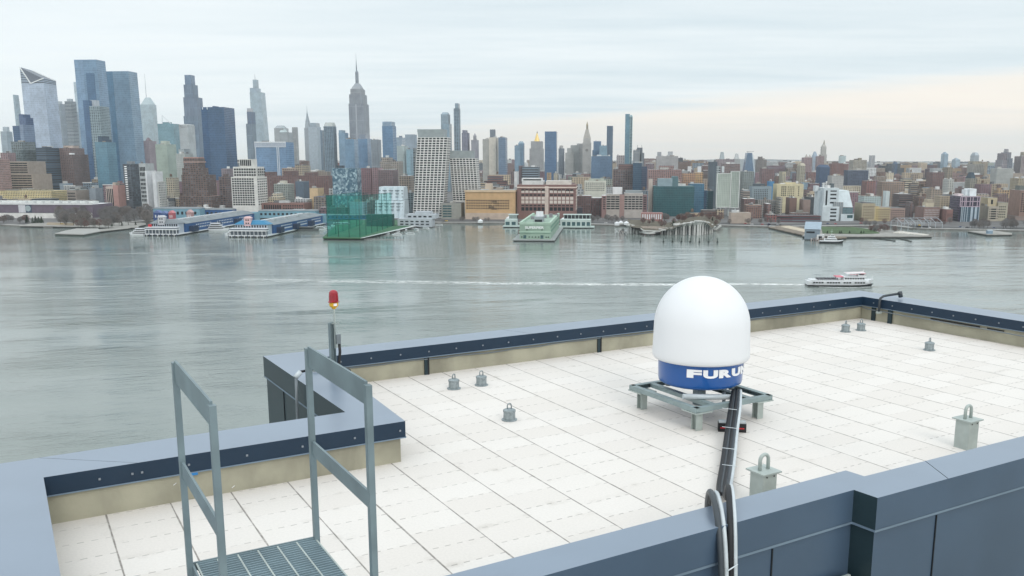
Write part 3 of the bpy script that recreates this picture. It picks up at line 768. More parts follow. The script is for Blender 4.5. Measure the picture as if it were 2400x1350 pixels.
# ---------------------------------------------------------------- Hudson Yards side (left)
def slant_tower():
    b = Bld(49, 134, 185, 2250, 50, 'office_tower', 'silvery glass tower with a sliced top and a dark triangular notch', T, 345, short='silver notched tower')
    w, d = b.w, b.d; c = tone('b4c6dc', KB)
    hL, hR, hN = b.z(157), b.z(184), b.z(196)
    mb = MB()
    tp = .06*w
    mb.prism([(0, 0), (w, 0), (w, d), (0, d)], [(0, 0), (w-tp, 0), (w-tp, d), (0, d)], 0, b.z(196), t=c, uo=0, us=.9, mt=1)
    W1 = w-tp; xn = W1*.42
    # crown: two sloping wings meeting in a V on the front
    mb.quad([(0, 0, hN), (xn, 0, hN), (0, 0, hL)], [(0, hN), (xn, hN), (0, hL)], 2, c)
    mb.quad([(xn, 0, hN), (W1, 0, hN), (W1, 0, hR)], [(xn, hN), (W1, hN), (W1, hR)], 2, c)
    mb.quad([(0, d, hN), (0, 0, hN), (0, 0, hL), (0, d, hL-4)], None, 2, c)
    mb.quad([(W1, 0, hN), (W1, d, hN), (W1, d, hR-2), (W1, 0, hR)], [(0, hN), (d, hN), (d, hR), (0, hR)], 2, c)
    mb.quad([(W1, d, hN), (0, d, hN), (0, d, hL-4), (W1, d, hR-2)], None, 2, c)
    mb.build('glass_wall', [FM['glass'], FM['roof'], FM['band']], b.t)
    n_ = MB(); n_.quad([(xn, .3, hN), (W1, .3, hR-1), (W1*.97, d*.95, hR-2.5), (0.5, d*.95, hL-5), (0.5, .5, hL-1)], None, 0, tone('6c7482')); n_.build('notch_roof', [FM['metal']], b.t)
    e = MB()
    for p_, q_ in (((0, 0, hL), (xn, 0, hN)), ((xn, 0, hN), (W1, 0, hR)), ((0, d, hL-4), (W1, d, hR-2))): e.bar((p_[0], p_[1]-.6, p_[2]), (q_[0], q_[1]-.6, q_[2]), 2.2, 2.2, t=tone('eef4fa'))
    e.build('roof_edge', [FM['metal']], b.t)
slant_tower()
b = Bld(30, 48, 222, 2700, 30, 'office_tower', 'slim grey tower with a slanted tip at the far left edge', T, 300, short='slim slanted tower')
mb = MB(); w, d = b.w, b.d; mb.prism([(0, 0), (w, 0), (w, d), (0, d)], [(0, 0), (w*.45, 0), (w*.45, d), (0, d)], 0, [0]*4 and b.z(222), t=tone('9db4c2', KB)); mb.build('glass_wall', [FM['glass']], b.t)
b = Bld(0, 28, 302, 2600, 40, 'office_block', 'pale grey block with lattice frames on its roof, far left', B_, 345)
b.tier(None, None, 308, 'a9bcc8', 'stone'); b.roofbox(4, 24, 297, 308, 'b9c8d2')
b = Bld(29, 80, 295, 2050, 40, 'office_tower', 'dark navy stepped block in front of the silver notched tower', T, 332, short='navy stepped block')
b.tier(29, 62, 295, '3f6389', 'glass'); b.tier(62.5, 80, 292, '8297b5', 'glass'); b.tier(48, 66, 267, '51698f', 'glass', d0=.3, name='upper_block'); b.tier(66.5, 79, 275, '51698f', 'glass', d0=.3, name='upper_block')
for a_ in ((130, 152, 243, 3200, 30, 'a5b3c0', 'pier', 'grey ribbed tower right of the silver notched tower, left of the taller ribbed one', 'left ribbed tower'),
           (151, 178, 237, 3000, 30, 'a9b6c0', 'band', 'taller pale ribbed tower between the silver notched tower and the deep blue pair', 'taller ribbed tower')):
    simple(*a_[:7], a_[7], yb=345, short=a_[8], bulk=(a_[0]+4, a_[1]-5, a_[2]-6, 'b4c0ca'))
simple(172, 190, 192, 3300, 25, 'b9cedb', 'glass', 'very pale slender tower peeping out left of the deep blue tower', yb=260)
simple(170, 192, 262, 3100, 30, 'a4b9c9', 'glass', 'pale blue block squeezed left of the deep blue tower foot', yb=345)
def taper(x0, x1, xb0, xb1, yt, Y, dep, col, label, short, edge=None, col2=None, slope=0, rot=0.):
    """tower whose foot spans xb0..xb1 at row 400"""
    b = Bld(x0, x1, yt, Y, dep, 'office_tower', label, T, 395, short=short, rot=rot)
    s0 = 85; # shift at the foot in metres (perspective already moves verticals)
    w, d = b.w, b.d
    k0 = at(xb0, 400, Y).x-b.o.x; k1 = at(xb1, 400, Y).x-b.o.x
    lo = [(k0*.6, 0), (w+(k1-w)*.35, 0), (w+(k1-w)*.35, d), (k0*.6, d)]
    mb = MB(); mb.prism(lo, [(0, 0), (w, 0), (w, d), (0, d)], 0, [b.z(yt)]*2+[b.z(yt)-slope]*2, t=tone(col, KB), us=.8, mt=1, tt=tone('6d7f92')); o = mb.build('glass_wall', [FM['glass'], FM['roof']], b.t)
    if edge:
        n_ = MB(); e0, e1 = b.fx(edge[0]), b.fx(edge[1])
        n_.box(e0, e1, -.8, .6, 0, b.z(edge[2]), t=tone(col2, KB)); n_.build('dark_front_strip', [FM['glass']], b.t)  # strip of darker glass colour laid over the front
    return b
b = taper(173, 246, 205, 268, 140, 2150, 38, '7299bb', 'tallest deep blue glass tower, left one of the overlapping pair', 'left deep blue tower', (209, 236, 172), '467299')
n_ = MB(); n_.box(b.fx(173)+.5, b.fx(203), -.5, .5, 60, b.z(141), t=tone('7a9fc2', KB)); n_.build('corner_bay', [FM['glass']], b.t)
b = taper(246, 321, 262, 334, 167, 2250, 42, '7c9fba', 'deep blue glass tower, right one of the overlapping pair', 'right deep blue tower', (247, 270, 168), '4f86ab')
b = Bld(195, 256, 248, 2000, 36, 'office_tower', 'dark tower with a pale gridded front before the deep blue pair', T, 350, short='pale gridded tower')
b.tier(195, 217, 235, '446d97', 'glass'); b.tier(217.5, 255, 249, 'a3bcc6', 'wide', d0=-.05); b.roofbox(211, 231, 234, 249, 'b7c3cf')
b = Bld(222, 271, 333, 1830, 34, 'apartment_tower', 'teal glass tower with a dark boxed top before the deep blue pair', T, 415, short='teal boxed tower')
b.tier(None, None, 333, '5d90a8', 'glass'); b.tier(228, 246, 319, '39536b', 'glass', z0=334, name='top_box', d0=.2); b.tier(247, 254, 327, '39536b', 'glass', z0=334, name='top_box', d0=.2)
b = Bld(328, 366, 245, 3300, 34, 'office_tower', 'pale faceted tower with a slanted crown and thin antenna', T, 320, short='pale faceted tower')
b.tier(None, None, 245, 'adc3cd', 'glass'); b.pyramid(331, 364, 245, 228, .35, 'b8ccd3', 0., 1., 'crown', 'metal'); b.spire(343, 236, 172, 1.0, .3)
b = Bld(369, 420, 292, 2900, 40, 'office_tower', 'teal roofed block below a pale triangular crane-like frame', T, 318, short='teal roofed block')
b.tier(None, None, 290, '74a3b2', 'glass'); b.roofbox(378, 402, 286, 291, '6ba0ad'); n_ = MB(); n_.bar((b.fx(380), 10, b.z(290)), (b.fx(381), 10, b.z(270)), 1.6, t=tone('dfe7ec')); n_.bar((b.fx(381), 10, b.z(270)), (b.fx(409), 10, b.z(291)), 1.6, t=tone('dfe7ec')); n_.build('white_frame', [FM['metal']], b.t)
b = Bld(427, 477, 228, 2750, 44, 'office_tower', 'blue grey stepped tower left of the flat navy slab', T, 330, short='stepped blue grey tower')
b.tier(427, 476, 272, '7d97b0', 'pier'); b.tier(429, 474, 228, '8499b4', 'pier', z0=272, d0=.05, d1=.95, name='middle_tier'); b.tier(432, 462, 198, '7f97b2', 'pier', z0=229, d0=.1, d1=.9, name='upper_tier'); b.tier(435, 456, 175, '6f8aa8', 'glass', z0=199, d0=.2, d1=.8, name='top_tier')
b = Bld(419, 456, 293, 2500, 40, 'office_block', 'white topped gridded block under the stepped blue grey tower', B_, 345, short='white topped block')
b.tier(None, None, 293, 'c3cbcd', 'stone'); b.roofbox(420, 453, 291, 299, 'e2e8ea', 0, 1)
b = Bld(471, 549, 251, 1950, 55, 'office_tower', 'flat topped navy glass slab, widest dark tower of the left skyline', T, 408, short='flat navy slab')
b.tier(None, None, 251, '3a628a', 'glass', roof='506a82'); b.roofbox(499, 506, 247.5, 251, '45678a'); b.tier(471.2, 492, 252.5, '2d5a86', 'glass', d0=-.01, d1=0, name='darker_bay'); 
for x in (477, 493): b.roofbox(x-1.5, x+1, 251, 256, 'e8f2f8', -.03, -.012, 'metal', 'white_fin')
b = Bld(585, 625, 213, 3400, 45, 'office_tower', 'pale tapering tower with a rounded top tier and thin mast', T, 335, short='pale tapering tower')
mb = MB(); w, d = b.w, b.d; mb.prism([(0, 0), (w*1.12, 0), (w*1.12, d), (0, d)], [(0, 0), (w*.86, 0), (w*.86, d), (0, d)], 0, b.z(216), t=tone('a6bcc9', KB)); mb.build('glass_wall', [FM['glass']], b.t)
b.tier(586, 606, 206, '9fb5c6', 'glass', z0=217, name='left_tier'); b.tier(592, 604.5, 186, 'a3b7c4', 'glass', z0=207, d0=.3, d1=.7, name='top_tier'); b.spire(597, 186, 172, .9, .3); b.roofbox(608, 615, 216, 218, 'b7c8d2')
b = Bld(574, 599, 262, 2700, 30, 'apartment_tower', 'slender slate tower with a pale unfinished top before the tapering tower', T, 335, short='slender slate tower')
b.tier(575, 597, 290, '8ba0b2', 'pier'); b.tier(581, 597, 262, '7288a6', 'pier', z0=291, name='upper_tier'); b.tier(574.5, 590, 253, 'c9ccd4', 'stone', z0=291, d0=.5, name='pale_tier')
b = Bld(642, 686, 297, 3200, 50, 'office_block', 'beige stepped block with a pale domed corner', B_, 335, short='beige domed block')
b.tier(642, 672, 300, 'b3b9bc', 'stone'); b.tier(660, 685.5, 310, 'a8b0b4', 'stone', d0=-.1); b.pyramid(644, 668, 300, 294, .6, 'aab4ba', 0, 1); b.pyramid(660, 676, 310, 298, .2, 'c4d6d8', -.1, .5, 'pale_dome')
simple(684, 698, 298, 3300, 25, 'bcbfbf', 'pier', 'thin beige ribbed tower between the domed block and the needle spired tower', yb=340)
b = Bld(712, 729, 285, 3650, 36, 'spired_tower', 'grey tower tapering to a curved needle spire', T, 345, short='needle spired tower')
b.tier(None, None, 300, 'a6b0b9', 'stone'); b.pyramid(714, 728, 300, 286, .75, 'a3afb8', 0.1, .9, 'crown'); b.pyramid(715.5, 726.5, 286, 272, .42, '98a6b1', .2, .8, 'crown'); b.pyramid(718, 723.3, 272, 261, .3, '8f9fac', .4, .6, 'crown'); b.spire(720.6, 262, 247, 1.0, .2)
b = Bld(722, 752, 292, 3100, 40, 'office_block', 'flat pale blue block in front of the needle spired tower', T, 345)
b.tier(None, None, 297, 'b3c3cf', 'blank'); b.tier(728, 748, 288, 'a3b5c3', 'glass', z0=298, name='top_tier')
simple(750, 761, 305, 2950, 25, '7e95aa', 'glass', 'narrow dark block left of the curved top blue tower', yb=345)
b = Bld(758, 788, 292, 2900, 36, 'apartment_tower', 'mottled blue tower with a curved pale crown', T, 355, short='curved top blue tower')
b.tier(None, None, 296, '83a0b5', 'wide'); b.pyramid(759, 787, 296, 287, .8, 'c5ccca', 0, 1, 'curved_crown')
b = Bld(793, 816, 305, 2900, 34, 'office_block', 'blue stepped block close left of the tallest spired tower', T, 345)
b.tier(None, None, 311, '7ba0bd', 'glass'); b.tier(794, 806, 305, '8caec6', 'glass', z0=312, name='upper_tier')
# tallest spired tower
b = Bld(817, 865, 245, 2950, 62, 'spired_tower', 'tallest grey stone tower with stepped crown and long mast', T, 350, short='tallest spired tower')
b.tier(817, 864, 243, 'a0a8b4', 'pier'); b.tier(818.5, 860, 221, 'a5acb6', 'pier', z0=244, d0=.06, d1=.94, name='shoulder_tier'); b.tier(822, 855.5, 208, 'aaafb6', 'pier', z0=222, d0=.12, d1=.88, name='upper_tier')
b.pyramid(824, 853, 208, 202, .8, 'a7adb5', .16, .84, 'crown'); b.pyramid(827.5, 850, 202, 194, .5, 'a0a8b2', .25, .75, 'crown')
b.tier(833.8, 841.5, 168, '97a2ae', 'pier', z0=195, d0=.42, d1=.58, name='mast_base'); b.pyramid(833.8, 841.5, 168, 163, .4, '8e9aa8', .42, .58, 'crown')
b.spire(837.0, 164, 150, 2.0, 1.4, '6f7d8c'); b.spire(836.9, 151, 137, 1.2, .7, '6f7d8c'); b.spire(836.8, 138, 122, .6, .25, '8a96a2')
b.roofbox(838, 842, 245, 385, 'b3bac3', -.012, 0, 'blank', 'center_rib')
b = Bld(838, 871, 316, 2600, 50, 'office_block', 'blue block with a stepped grey roof before the tallest spired tower', T, 365)
b.tier(None, None, 325, '6b93b8', 'glass'); b.tier(843, 865, 315, '8c9aae', 'glass', z0=326, name='roof_tier')
b = Bld(808, 839, 326, 2500, 40, 'office_block', 'blue glass block left below the tallest spired tower', T, 365); b.tier(None, None, 326, '6f98b8', 'glass')
simple(869, 893, 327, 2550, 40, '9aa5ae', 'pier', 'grey striped block right below the tallest spired tower', yb=365, kind='office_block')
b = Bld(895, 928, 288, 2300, 38, 'apartment_tower', 'flat blue tower with a paler top band, right of the tallest spired tower', T, 370, short='flat blue tower')
b.tier(None, None, 295, '5c87ad', 'glass'); b.tier(896.5, 925, 285, '8aa6c0', 'glass', z0=296, name='top_band')
simple(927, 949, 322, 2500, 40, '93a9bc', 'glass', 'blue grey block with twin roof boxes right of the flat blue tower', yb=350, kind='office_block', bulk=(936, 943, 318, '7d8ea0'))
simple(949, 977, 315, 2600, 40, 'a2b4c4', 'stone', 'pale grey blue block left of the white leaning tower', yb=350, kind='office_block')
simple(930, 957, 342, 2100, 40, 'b5c6c6', 'stone', 'pale greenish block standing low left of the white leaning tower', yb=372, kind='office_block')
simple(952, 968, 350, 2080, 30, '85aec0', 'glass', 'light blue block beside the pale greenish block', yb=395, kind='office_block')
# ---------------------------------------------------------------- middle skyline
b = Bld(1033, 1059, 268, 2700, 36, 'apartment_tower', 'pale blue tower with fluted top rising behind the white leaning tower', T, 300)
b.tier(1033, 1054, 268, 'a3bccb', 'pier'); b.tier(1039, 1058, 290, '8fadbf', 'glass', d0=-.1, name='front_tier'); b.pyramid(1034, 1053, 268, 263, .7, '9db4c3', .1, .9)
b = Bld(1063, 1079, 243, 2700, 26, 'apartment_tower', 'very slender blue tower with a dark notched top', T, 345, short='very slender blue tower')
b.tier(1063, 1078.5, 254, '8fa9bb', 'wide'); b.tier(1067, 1077, 242, '7f97a8', 'glass', z0=255, name='top_tier')
b = Bld(1082, 1102, 305, 2500, 34, 'office_block', 'mauve brick tower right of the very slender blue tower', T, 345); b.tier(1082, 1100, 311, '8b8da2', 'small'); b.tier(1084, 1094, 305, '8b8da2', 'small', z0=312, name='upper_tier')
b = Bld(1104, 1122, 325, 2500, 34, 'spired_tower', 'small mauve tower with a rounded pointed cap', T, 345); b.tier(None, None, 328, 'a09fab', 'stone'); b.tier(1109, 1117, 318, 'a3a4ac', 'stone', z0=329, name='upper_tier', d0=.3, d1=.7); b.pyramid(1109.5, 1116.5, 318, 312, .15, 'a3a4ac', .3, .7)
b = Bld(1131, 1169, 322, 2150, 44, 'apartment_tower', 'cream blank walled tower with a dark box on its roof', T, 398, short='cream blank walled tower')
b.tier(1131, 1148, 326, 'b9b8b0', 'stone'); b.tier(1148.2, 1168.5, 322, 'd8d1c3', 'blank', d0=-.06); b.roofbox(1149, 1162, 303, 322, '7c8794')
simple(1168, 1189, 322, 2120, 40, '6c86a3', 'glass', 'slate blue tower touching the cream blank walled tower', yb=398, short='slate blue tower')
b = Bld(1206, 1230, 338, 2700, 36, 'office_block', 'blue glass block with a slanted peak left of the gold pyramid', T, 365); b.tier(1206, 1221, 341, '7d9fb8', 'glass'); b.tier(1215, 1229, 336, '6f93ae', 'glass', d0=.2, name='rear_tier'); b.pyramid(1215, 1229, 336, 331, .5, '8eaabb', .2, 1)
b = Bld(1241, 1275, 331, 2900, 60, 'gold_roofed_tower', 'grey stone tower crowned by a bright gold pyramid', T, 390, short='gold pyramid tower')
b.tier(1241, 1275, 348, 'a9a9aa', 'stone'); b.tier(1244, 1273, 331, 'a9a8aa', 'stone', z0=349, d0=.08, d1=.92, name='upper_tier')
mgold = mat('gilded_roof', (.86, .62, .22), .4, .2, .08, 1.); mb = MB(); fa, fb = b.fx(1251), b.fx(1266); cx, cy = (fa+fb)/2, b.d/2; r_ = (fb-fa)/2
mb.cyl(cx, cy, r_, r_*.18, b.z(331), b.z(312), 8, sm=False); mb.build('gold_pyramid', [mgold], b.t); b.spire(1259, 312, 306, 1.6, .3, '7a6c50')
simple(1277, 1306, 308, 2500, 42, '50779f', 'glass', 'flat navy tower right of the gold pyramid tower', yb=395, short='flat navy tower', roof='6a87a2')
b = Bld(1309, 1323, 347, 2700, 28, 'apartment_tower', 'narrow grey tower with a pale stub top right of the flat navy tower', T, 385); b.tier(None, None, 348, '8f9aa6', 'pier'); b.roofbox(1311, 1320, 341, 348, 'b8b6b4')
b = Bld(1325, 1366, 346, 2650, 60, 'office_block', 'pale stone block stepping up left of the clock tower', B_, 388, short='stepping stone block')
b.tier(1325, 1345, 358, 'b6b7b3', 'stone'); b.tier(1329, 1340, 347, 'b2b4b1', 'stone', z0=359, d0=.1, name='upper_tier'); b.tier(1337, 1358, 340, 'aeb2b1', 'stone', d0=.3, name='rear_tier'); b.tier(1352, 1366, 336, 'a9aaaa', 'stone', d0=.5, name='rear_tier')
b = Bld(1365, 1387, 334, 2600, 24, 'clock_tower', 'pale stone clock tower with a steep roof and pointed lantern', T, 388, short='clock tower')
b.tier(1365.5, 1386, 334, 'c2bfba', 'stone'); b.tier(1367, 1384.5, 324, 'c6c3bd', 'stone', z0=335, d0=.06, d1=.94, name='loggia'); b.pyramid(1367, 1384.5, 324, 303, .38, 'b9b3aa', .06, .94, 'steep_roof'); b.tier(1373.3, 1378.3, 294, 'b5a98f', 'pier', z0=304, d0=.38, d1=.62, name='lantern'); b.pyramid(1373.3, 1378.3, 294, 284, .05, 'a89a7d', .38, .62, 'spire')
o_ = MB(); o_.cyl(0, 0, 4.2, 4.2, 0, .5, 16, sm=False, t=tone('8e8b88')); cf = o_.build('clock_face', [FM['blank']], b.t); cf.rotation_euler = (math.pi/2, 0, 0); cf.location = (b.fx(1375.7), .1, b.z(352))
b = Bld(1389, 1410, 331, 2450, 34, 'office_block', 'navy block right of the clock tower', T, 360); b.tier(1391, 1409, 331, '5a7d9f', 'glass'); b.tier(1388.5, 1405, 352, '4f789c', 'glass', d0=-.15, name='lower_tier')
simple(1405, 1423, 341, 2400, 34, '7ba0b5', 'glass', 'teal block between the navy block and the thin dark tower', yb=365)
simple(1422.5, 1437, 295, 2500, 22, '58748f', 'pier', 'thin dark flat topped tower right of the clock tower', yb=372, short='thin dark tower')
simple(1386, 1434, 366, 2300, 40, '56799b', 'glass', 'low navy glass block in front of the clock tower foot', yb=388, kind='office_block', bulk=(1388, 1428, 364.5, 'a5b4bd'))
b = Bld(1465.5, 1483.5, 270, 2550, 26, 'apartment_tower', 'tall slender teal tower with a curved tip', T, 385, short='slender teal tower')
b.tier(1465.5, 1476, 267, '5f8fa5', 'glass'); b.tier(1476.2, 1483, 274, '8db1ba', 'wide', name='pale_side'); b.pyramid(1476.2, 1483, 274, 269, .5, '8db1ba', 0, 1)
b = Bld(1484, 1511, 352, 2200, 34, 'apartment_tower', 'grey tower with two thin roof spikes right of the slender teal tower', T, 378); b.tier(1484, 1499, 352, '9aa0a5', 'pier'); b.tier(1493, 1506, 346, '6d7780', 'pier', d0=.2, name='dark_tier'); b.tier(1503, 1510, 358, '7d8489', 'pier', name='side_tier')
for x in (1494, 1504.5): b.spire(x, 347, 339, .7, .5, 'b9bdc0')
b = Bld(1538, 1590, 362, 2700, 50, 'office_block', 'beige hotel block with two roof boxes on the horizon', B_, 378); b.tier(None, None, 366, 'b5b2b2', 'stone'); b.roofbox(1540, 1549, 356, 366, 'a7abb3'); b.roofbox(1566, 1577, 355, 366, 'b6bac0')
simple(1415, 1432, 366, 2350, 30, 'b3a9a8', 'small', 'rosy block right of the low navy glass block', yb=380, kind='office_block')
simple(1445, 1464, 364, 2500, 30, 'b2aaab', 'small', 'rosy grey block left of the slender teal tower', yb=382, kind='office_block')
# ---------------------------------------------------------------- right skyline
b = Bld(1677, 1722, 370, 2900, 50, 'apartment_block', 'long mauve apartment block with a pointed pale cap on the horizon', B_, 382); b.tier(None, None, 373, 'a09296', 'small'); b.pyramid(1686, 1697, 373, 356, .55, 'a9b4b9', .2, .8, 'pale_cap')
b = Bld(1719, 1735, 364, 3000, 30, 'apartment_tower', 'pale round capped tower left of the slanted blue tower', T, 382); b.tier(None, None, 372, 'b8bcbc', 'stone'); b.pyramid(1720.5, 1733, 372, 360, .5, 'c2c6c7', .1, .9, 'round_cap')
b = Bld(1736, 1776, 368, 2700, 40, 'office_tower', 'slanted dark blue tower with a white sloping edge and a crane on top', T, 405, short='slanted blue tower')
mb = MB(); w, d, h_ = b.w, b.d, b.z(358); mb.prism([(0, 0), (w, 0), (w, d), (0, d)], [(w*.30, 0), (w*.62, 0), (w*.62, d), (w*.30, d)], 0, h_, t=tone('62809f', KB)); mb.build('slanted_wall', [FM['glass']], b.t)
mb = MB(); mb.bar((w*.64, -1, h_-6), (w*1.02, -1, 0), 3.2, 2, t=tone('b9cbd8')); mb.build('white_edge', [FM['metal']], b.t)
mb = MB(); mb.bar((b.fx(1748), d/2, b.z(355.3)), (b.fx(1768), d/2, b.z(354.6)), 1., 1.2, t=tone('8a8f92')); mb.bar((b.fx(1752), d/2, h_-1), (b.fx(1752), d/2, b.z(355)), 1.2, t=tone('8a8f92')); mb.build('crane_jib', [FM['metal']], b.t)
b = Bld(1770, 1798, 374, 2800, 36, 'apartment_tower', 'mossy brown tower with a stub top right of the slanted blue tower', T, 405); b.tier(1771, 1797, 374, '8b8480', 'small'); b.tier(1777, 1785, 367, '8b8480', 'small', z0=375, name='stub_top')
b = Bld(1879, 1904, 367, 3000, 40, 'apartment_tower', 'rosy brown tower with two pale pyramid caps', T, 385); b.tier(None, None, 369, 'a3898a', 'small'); b.pyramid(1884, 1892, 369, 361, .1, 'b9b2ac', .1, .5, 'pyramid_cap'); b.pyramid(1895, 1902, 369, 362, .1, 'b9b2ac', .1, .5, 'pyramid_cap')
b = Bld(1902, 1917, 366, 3100, 30, 'office_tower', 'pale blue tower with a pointed glass top', T, 385); b.tier(None, None, 367, '9db0c3', 'glass'); b.pyramid(1902.5, 1916, 367, 355, .35, '9db0c3', 0, 1, 'glass_top')
b = Bld(1919, 1939, 360, 3600, 40, 'spired_tower', 'pale stone tower with a tapering lantern top on the right skyline', T, 385, short='pale lantern tower')
b.tier(1919, 1938, 362, 'bdb9b2', 'stone'); b.tier(1923, 1936.5, 343, 'c4bfb7', 'stone', z0=363, d0=.15, d1=.85, name='upper_tier'); b.pyramid(1925, 1935, 343, 338, .6, 'c4bfb7', .2, .8, 'crown'); b.pyramid(1928, 1933, 338, 328, .25, 'a9a196', .35, .65, 'lantern')
simple(1912, 1932, 366, 2850, 30, 'a28a8b', 'small', 'rosy brown block at the foot of the pale lantern tower', yb=385, kind='apartment_block')
simple(1966, 1983, 365, 3400, 30, 'b5c7cb', 'glass', 'pale glassy tower right of the pale lantern tower', yb=380, short='pale glassy tower')
simple(1991, 2032, 375, 2600, 40, 'b3ac9f', 'punch', 'beige corniced block standing above the right rooftops', yb=400, kind='apartment_block', short='beige corniced block', bulk=(2012, 2020, 370, '97907f'))
b = Bld(2037, 2052, 364, 3100, 30, 'apartment_tower', 'pale twin topped tower right of the beige corniced block', T, 385); b.tier(2037, 2044, 364, 'bdbdc0', 'stone'); b.tier(2045, 2051, 364, 'b5b6bb', 'stone', name='twin_wall')
b = Bld(2090, 2109, 380, 2800, 30, 'spired_tower', 'navy pointed tower before a pale cupola tower', T, 395); b.tier(2092, 2102, 384, '4d6580', 'glass'); b.pyramid(2092, 2102, 384, 378, .2, '4d6580', 0, 1); b.tier(2096, 2108, 378, 'b5b8ba', 'stone', d0=.8, name='rear_tier')
for a_ in ((2206, 2223, 361, 3300, '8ea8bb', 'pale blue pointed tower, left one of the right skyline pair', 356), (2231, 2251, 374, 3200, '9db4c4', 'pale blue low pointed tower, right one of the skyline pair', 370)):
    b = Bld(a_[0], a_[1], a_[2], a_[3], 34, 'apartment_tower', a_[5], T, 395); b.tier(None, None, a_[2], a_[4], 'glass'); b.pyramid(a_[0]+1, a_[1]-3, a_[2], a_[6], .2, a_[4], 0, 1, 'pointed_top')
b = Bld(2268, 2309, 374, 2700, 50, 'apartment_tower', 'cream ziggurat tower with a pale blue domed upper part', T, 410, short='cream ziggurat tower'); b.tier(2268, 2309, 384, 'aea99f', 'small'); b.tier(2271, 2298, 378, 'b8ae97', 'small', z0=385, d0=.05, name='upper_tier'); b.tier(2277, 2293, 364, 'aeb9c2', 'glass', z0=379, d0=.3, name='top_tier'); b.pyramid(2277, 2293, 364, 357, .5, 'aeb9c2', .3, 1, 'dome')
b = Bld(2334, 2375, 362, 2600, 46, 'apartment_tower', 'mauve twin towered block with a stepped peak at the right', T, 400, short='mauve stepped peak block'); b.tier(2335, 2356, 375, 'a39ba0', 'pier'); b.tier(2340, 2354, 359, '938b92', 'small', z0=376, d0=.1, name='left_tier'); b.tier(2353, 2375, 371, '848c99', 'small', name='right_wall'); b.tier(2354, 2370, 357, '8e8f99', 'small', z0=372, d0=.1, name='right_tier'); b.pyramid(2355, 2362, 357, 349, .8, '9a979d', .2, .7)
b = Bld(2378, 2412, 366, 2600, 46, 'apartment_tower', 'rosy apartment tower with a tan roof box cut by the right edge', T, 400); b.tier(None, None, 366, 'a79a9a', 'small'); b.roofbox(2394, 2408, 356, 366, 'a89f8f')
# ---------------------------------------------------------------- west side, middle distance and waterfront blocks
HK = 'apartment_building'
# left group
b = Bld(-40, 118, 378, 1700, 60, 'warehouse', 'wide brown beige stepped warehouse with dark ribbon windows at the far left', B_, 446, short='ribbon windowed warehouse')
b.tier(-40, 118, 408, 'a89a8e', 'blank', roof='9b938b'); b.tier(-30, 101, 378, 'a2968c', 'blank', z0=409, d0=.08, name='upper_floors', roof='c8c5c0')
for r_ in range(7):
    y = 381.5+r_*5.2
    if y < 406: b.windows(-28, 100, y, y+2.9, 9, 1, .93, .9, d0=.08)
for r_ in range(6): b.windows(-36, 116, 410.5+r_*5.6, 413.8+r_*5.6, 10, 1, .92, .85)
b = Bld(-30, 22, 374, 1640, 30, HK, 'pink brick block with dark punched windows cut by the left edge', B_, 446); b.tier(None, None, 374, 'c08c80', 'punch'); 
b = Bld(25, 82, 330, 1900, 44, 'office_block', 'greenish grey block behind the ribbon windowed warehouse', B_, 378, short='greenish grey block'); b.tier(25, 82, 332, '8f9da0', 'wide'); b.tier(40, 82, 352, '87999c', 'wide', d0=-.2, name='front_tier')
b = Bld(0, 36, 356, 1850, 30, HK, 'rosy brick block with white roof left of the greenish grey block', B_, 378); b.tier(None, None, 358, 'a58a8c', 'small', roof='dcdcda')
b = Bld(84, 138, 346, 1780, 44, 'office_tower', 'dark slate glass block below the silver notched tower', T, 418, short='dark slate glass block'); b.tier(None, None, 346, '546a80', 'band'); b.roofbox(95, 120, 344, 346, '3c4d60')
b = Bld(138, 206, 345, 1820, 50, HK, 'tall rosy brown brick tower with a stepped top left of the deep blue towers', T, 430, short='rosy brown brick tower')
b.tier(138, 188, 347, '8f6d6a', 'small', roof='cfc9c4'); b.tier(170, 204, 362, '8a6a66', 'small', d0=-.1, name='front_tier', roof='efefef'); b.roofbox(139, 184, 341, 347, 'b9a9a0'); b.roofbox(186, 194, 359, 363, 'eff2f4', -.05, .2)
b = Bld(-40, 158, 446, 1640, 50, 'warehouse', 'long low sand coloured warehouse with arched parapet at the left', B_, 467, short='sand coloured warehouse'); b.tier(-40, 158, 447, 'd6c493', 'punch', roof='cdbf9b'); b.tier(-40, 172, 466, 'dfe2da', 'blank', d0=-.25, d1=-.02, name='lean_to', roof='e6e8e2')
for i in range(8): b.roofbox(8+i*18, 17+i*18, 444, 448, '8d8775', .3, .5)
b = Bld(156, 208, 445, 1600, 40, 'loft_building', 'brown gridded brick loft with a green parapet right of the sand coloured warehouse', B_, 472); b.tier(None, None, 446, '9a8f86', 'blank', roof='6c7a70'); b.windows(159, 203, 450, 470, 7, 3, .6, .5)
b = Bld(-60, 264, 476, 1480, 60, 'freight_shed', 'long low purple walled shed with a white roof behind the left park', B_, 500, short='purple walled shed')
b.tier(-60, 264, 478, '756877', 'blank', roof='e4e6e6', name='wall')
b.tier(-60, 264, 475.5, 'e9ebec', 'metal', z0=479, d0=-.02, d1=.03, name='white_roof_edge'); 
b.tier(-60, 262, 497.5, 'e8e6e2', 'blank', d0=-.25, d1=-.02, name='base_canopy')
for i in range(12): b.roofbox(-30+i*24, -16+i*24, 471.5, 477, 'd9dcda', .35, .6)
mb = MB(); mb.box(b.fx(61), b.fx(80), -.5, -.2, b.z(500), b.z(480), t=tone('d3d3da')); mb.build('white_wall_panel', [FM['blank']], b.t)
mb = MB(); mb.box(b.fx(80.5), b.fx(97), -.5, -.2, b.z(500), b.z(479), t=tone('41506a')); mb.build('blue_wall_panel', [FM['blank']], b.t)
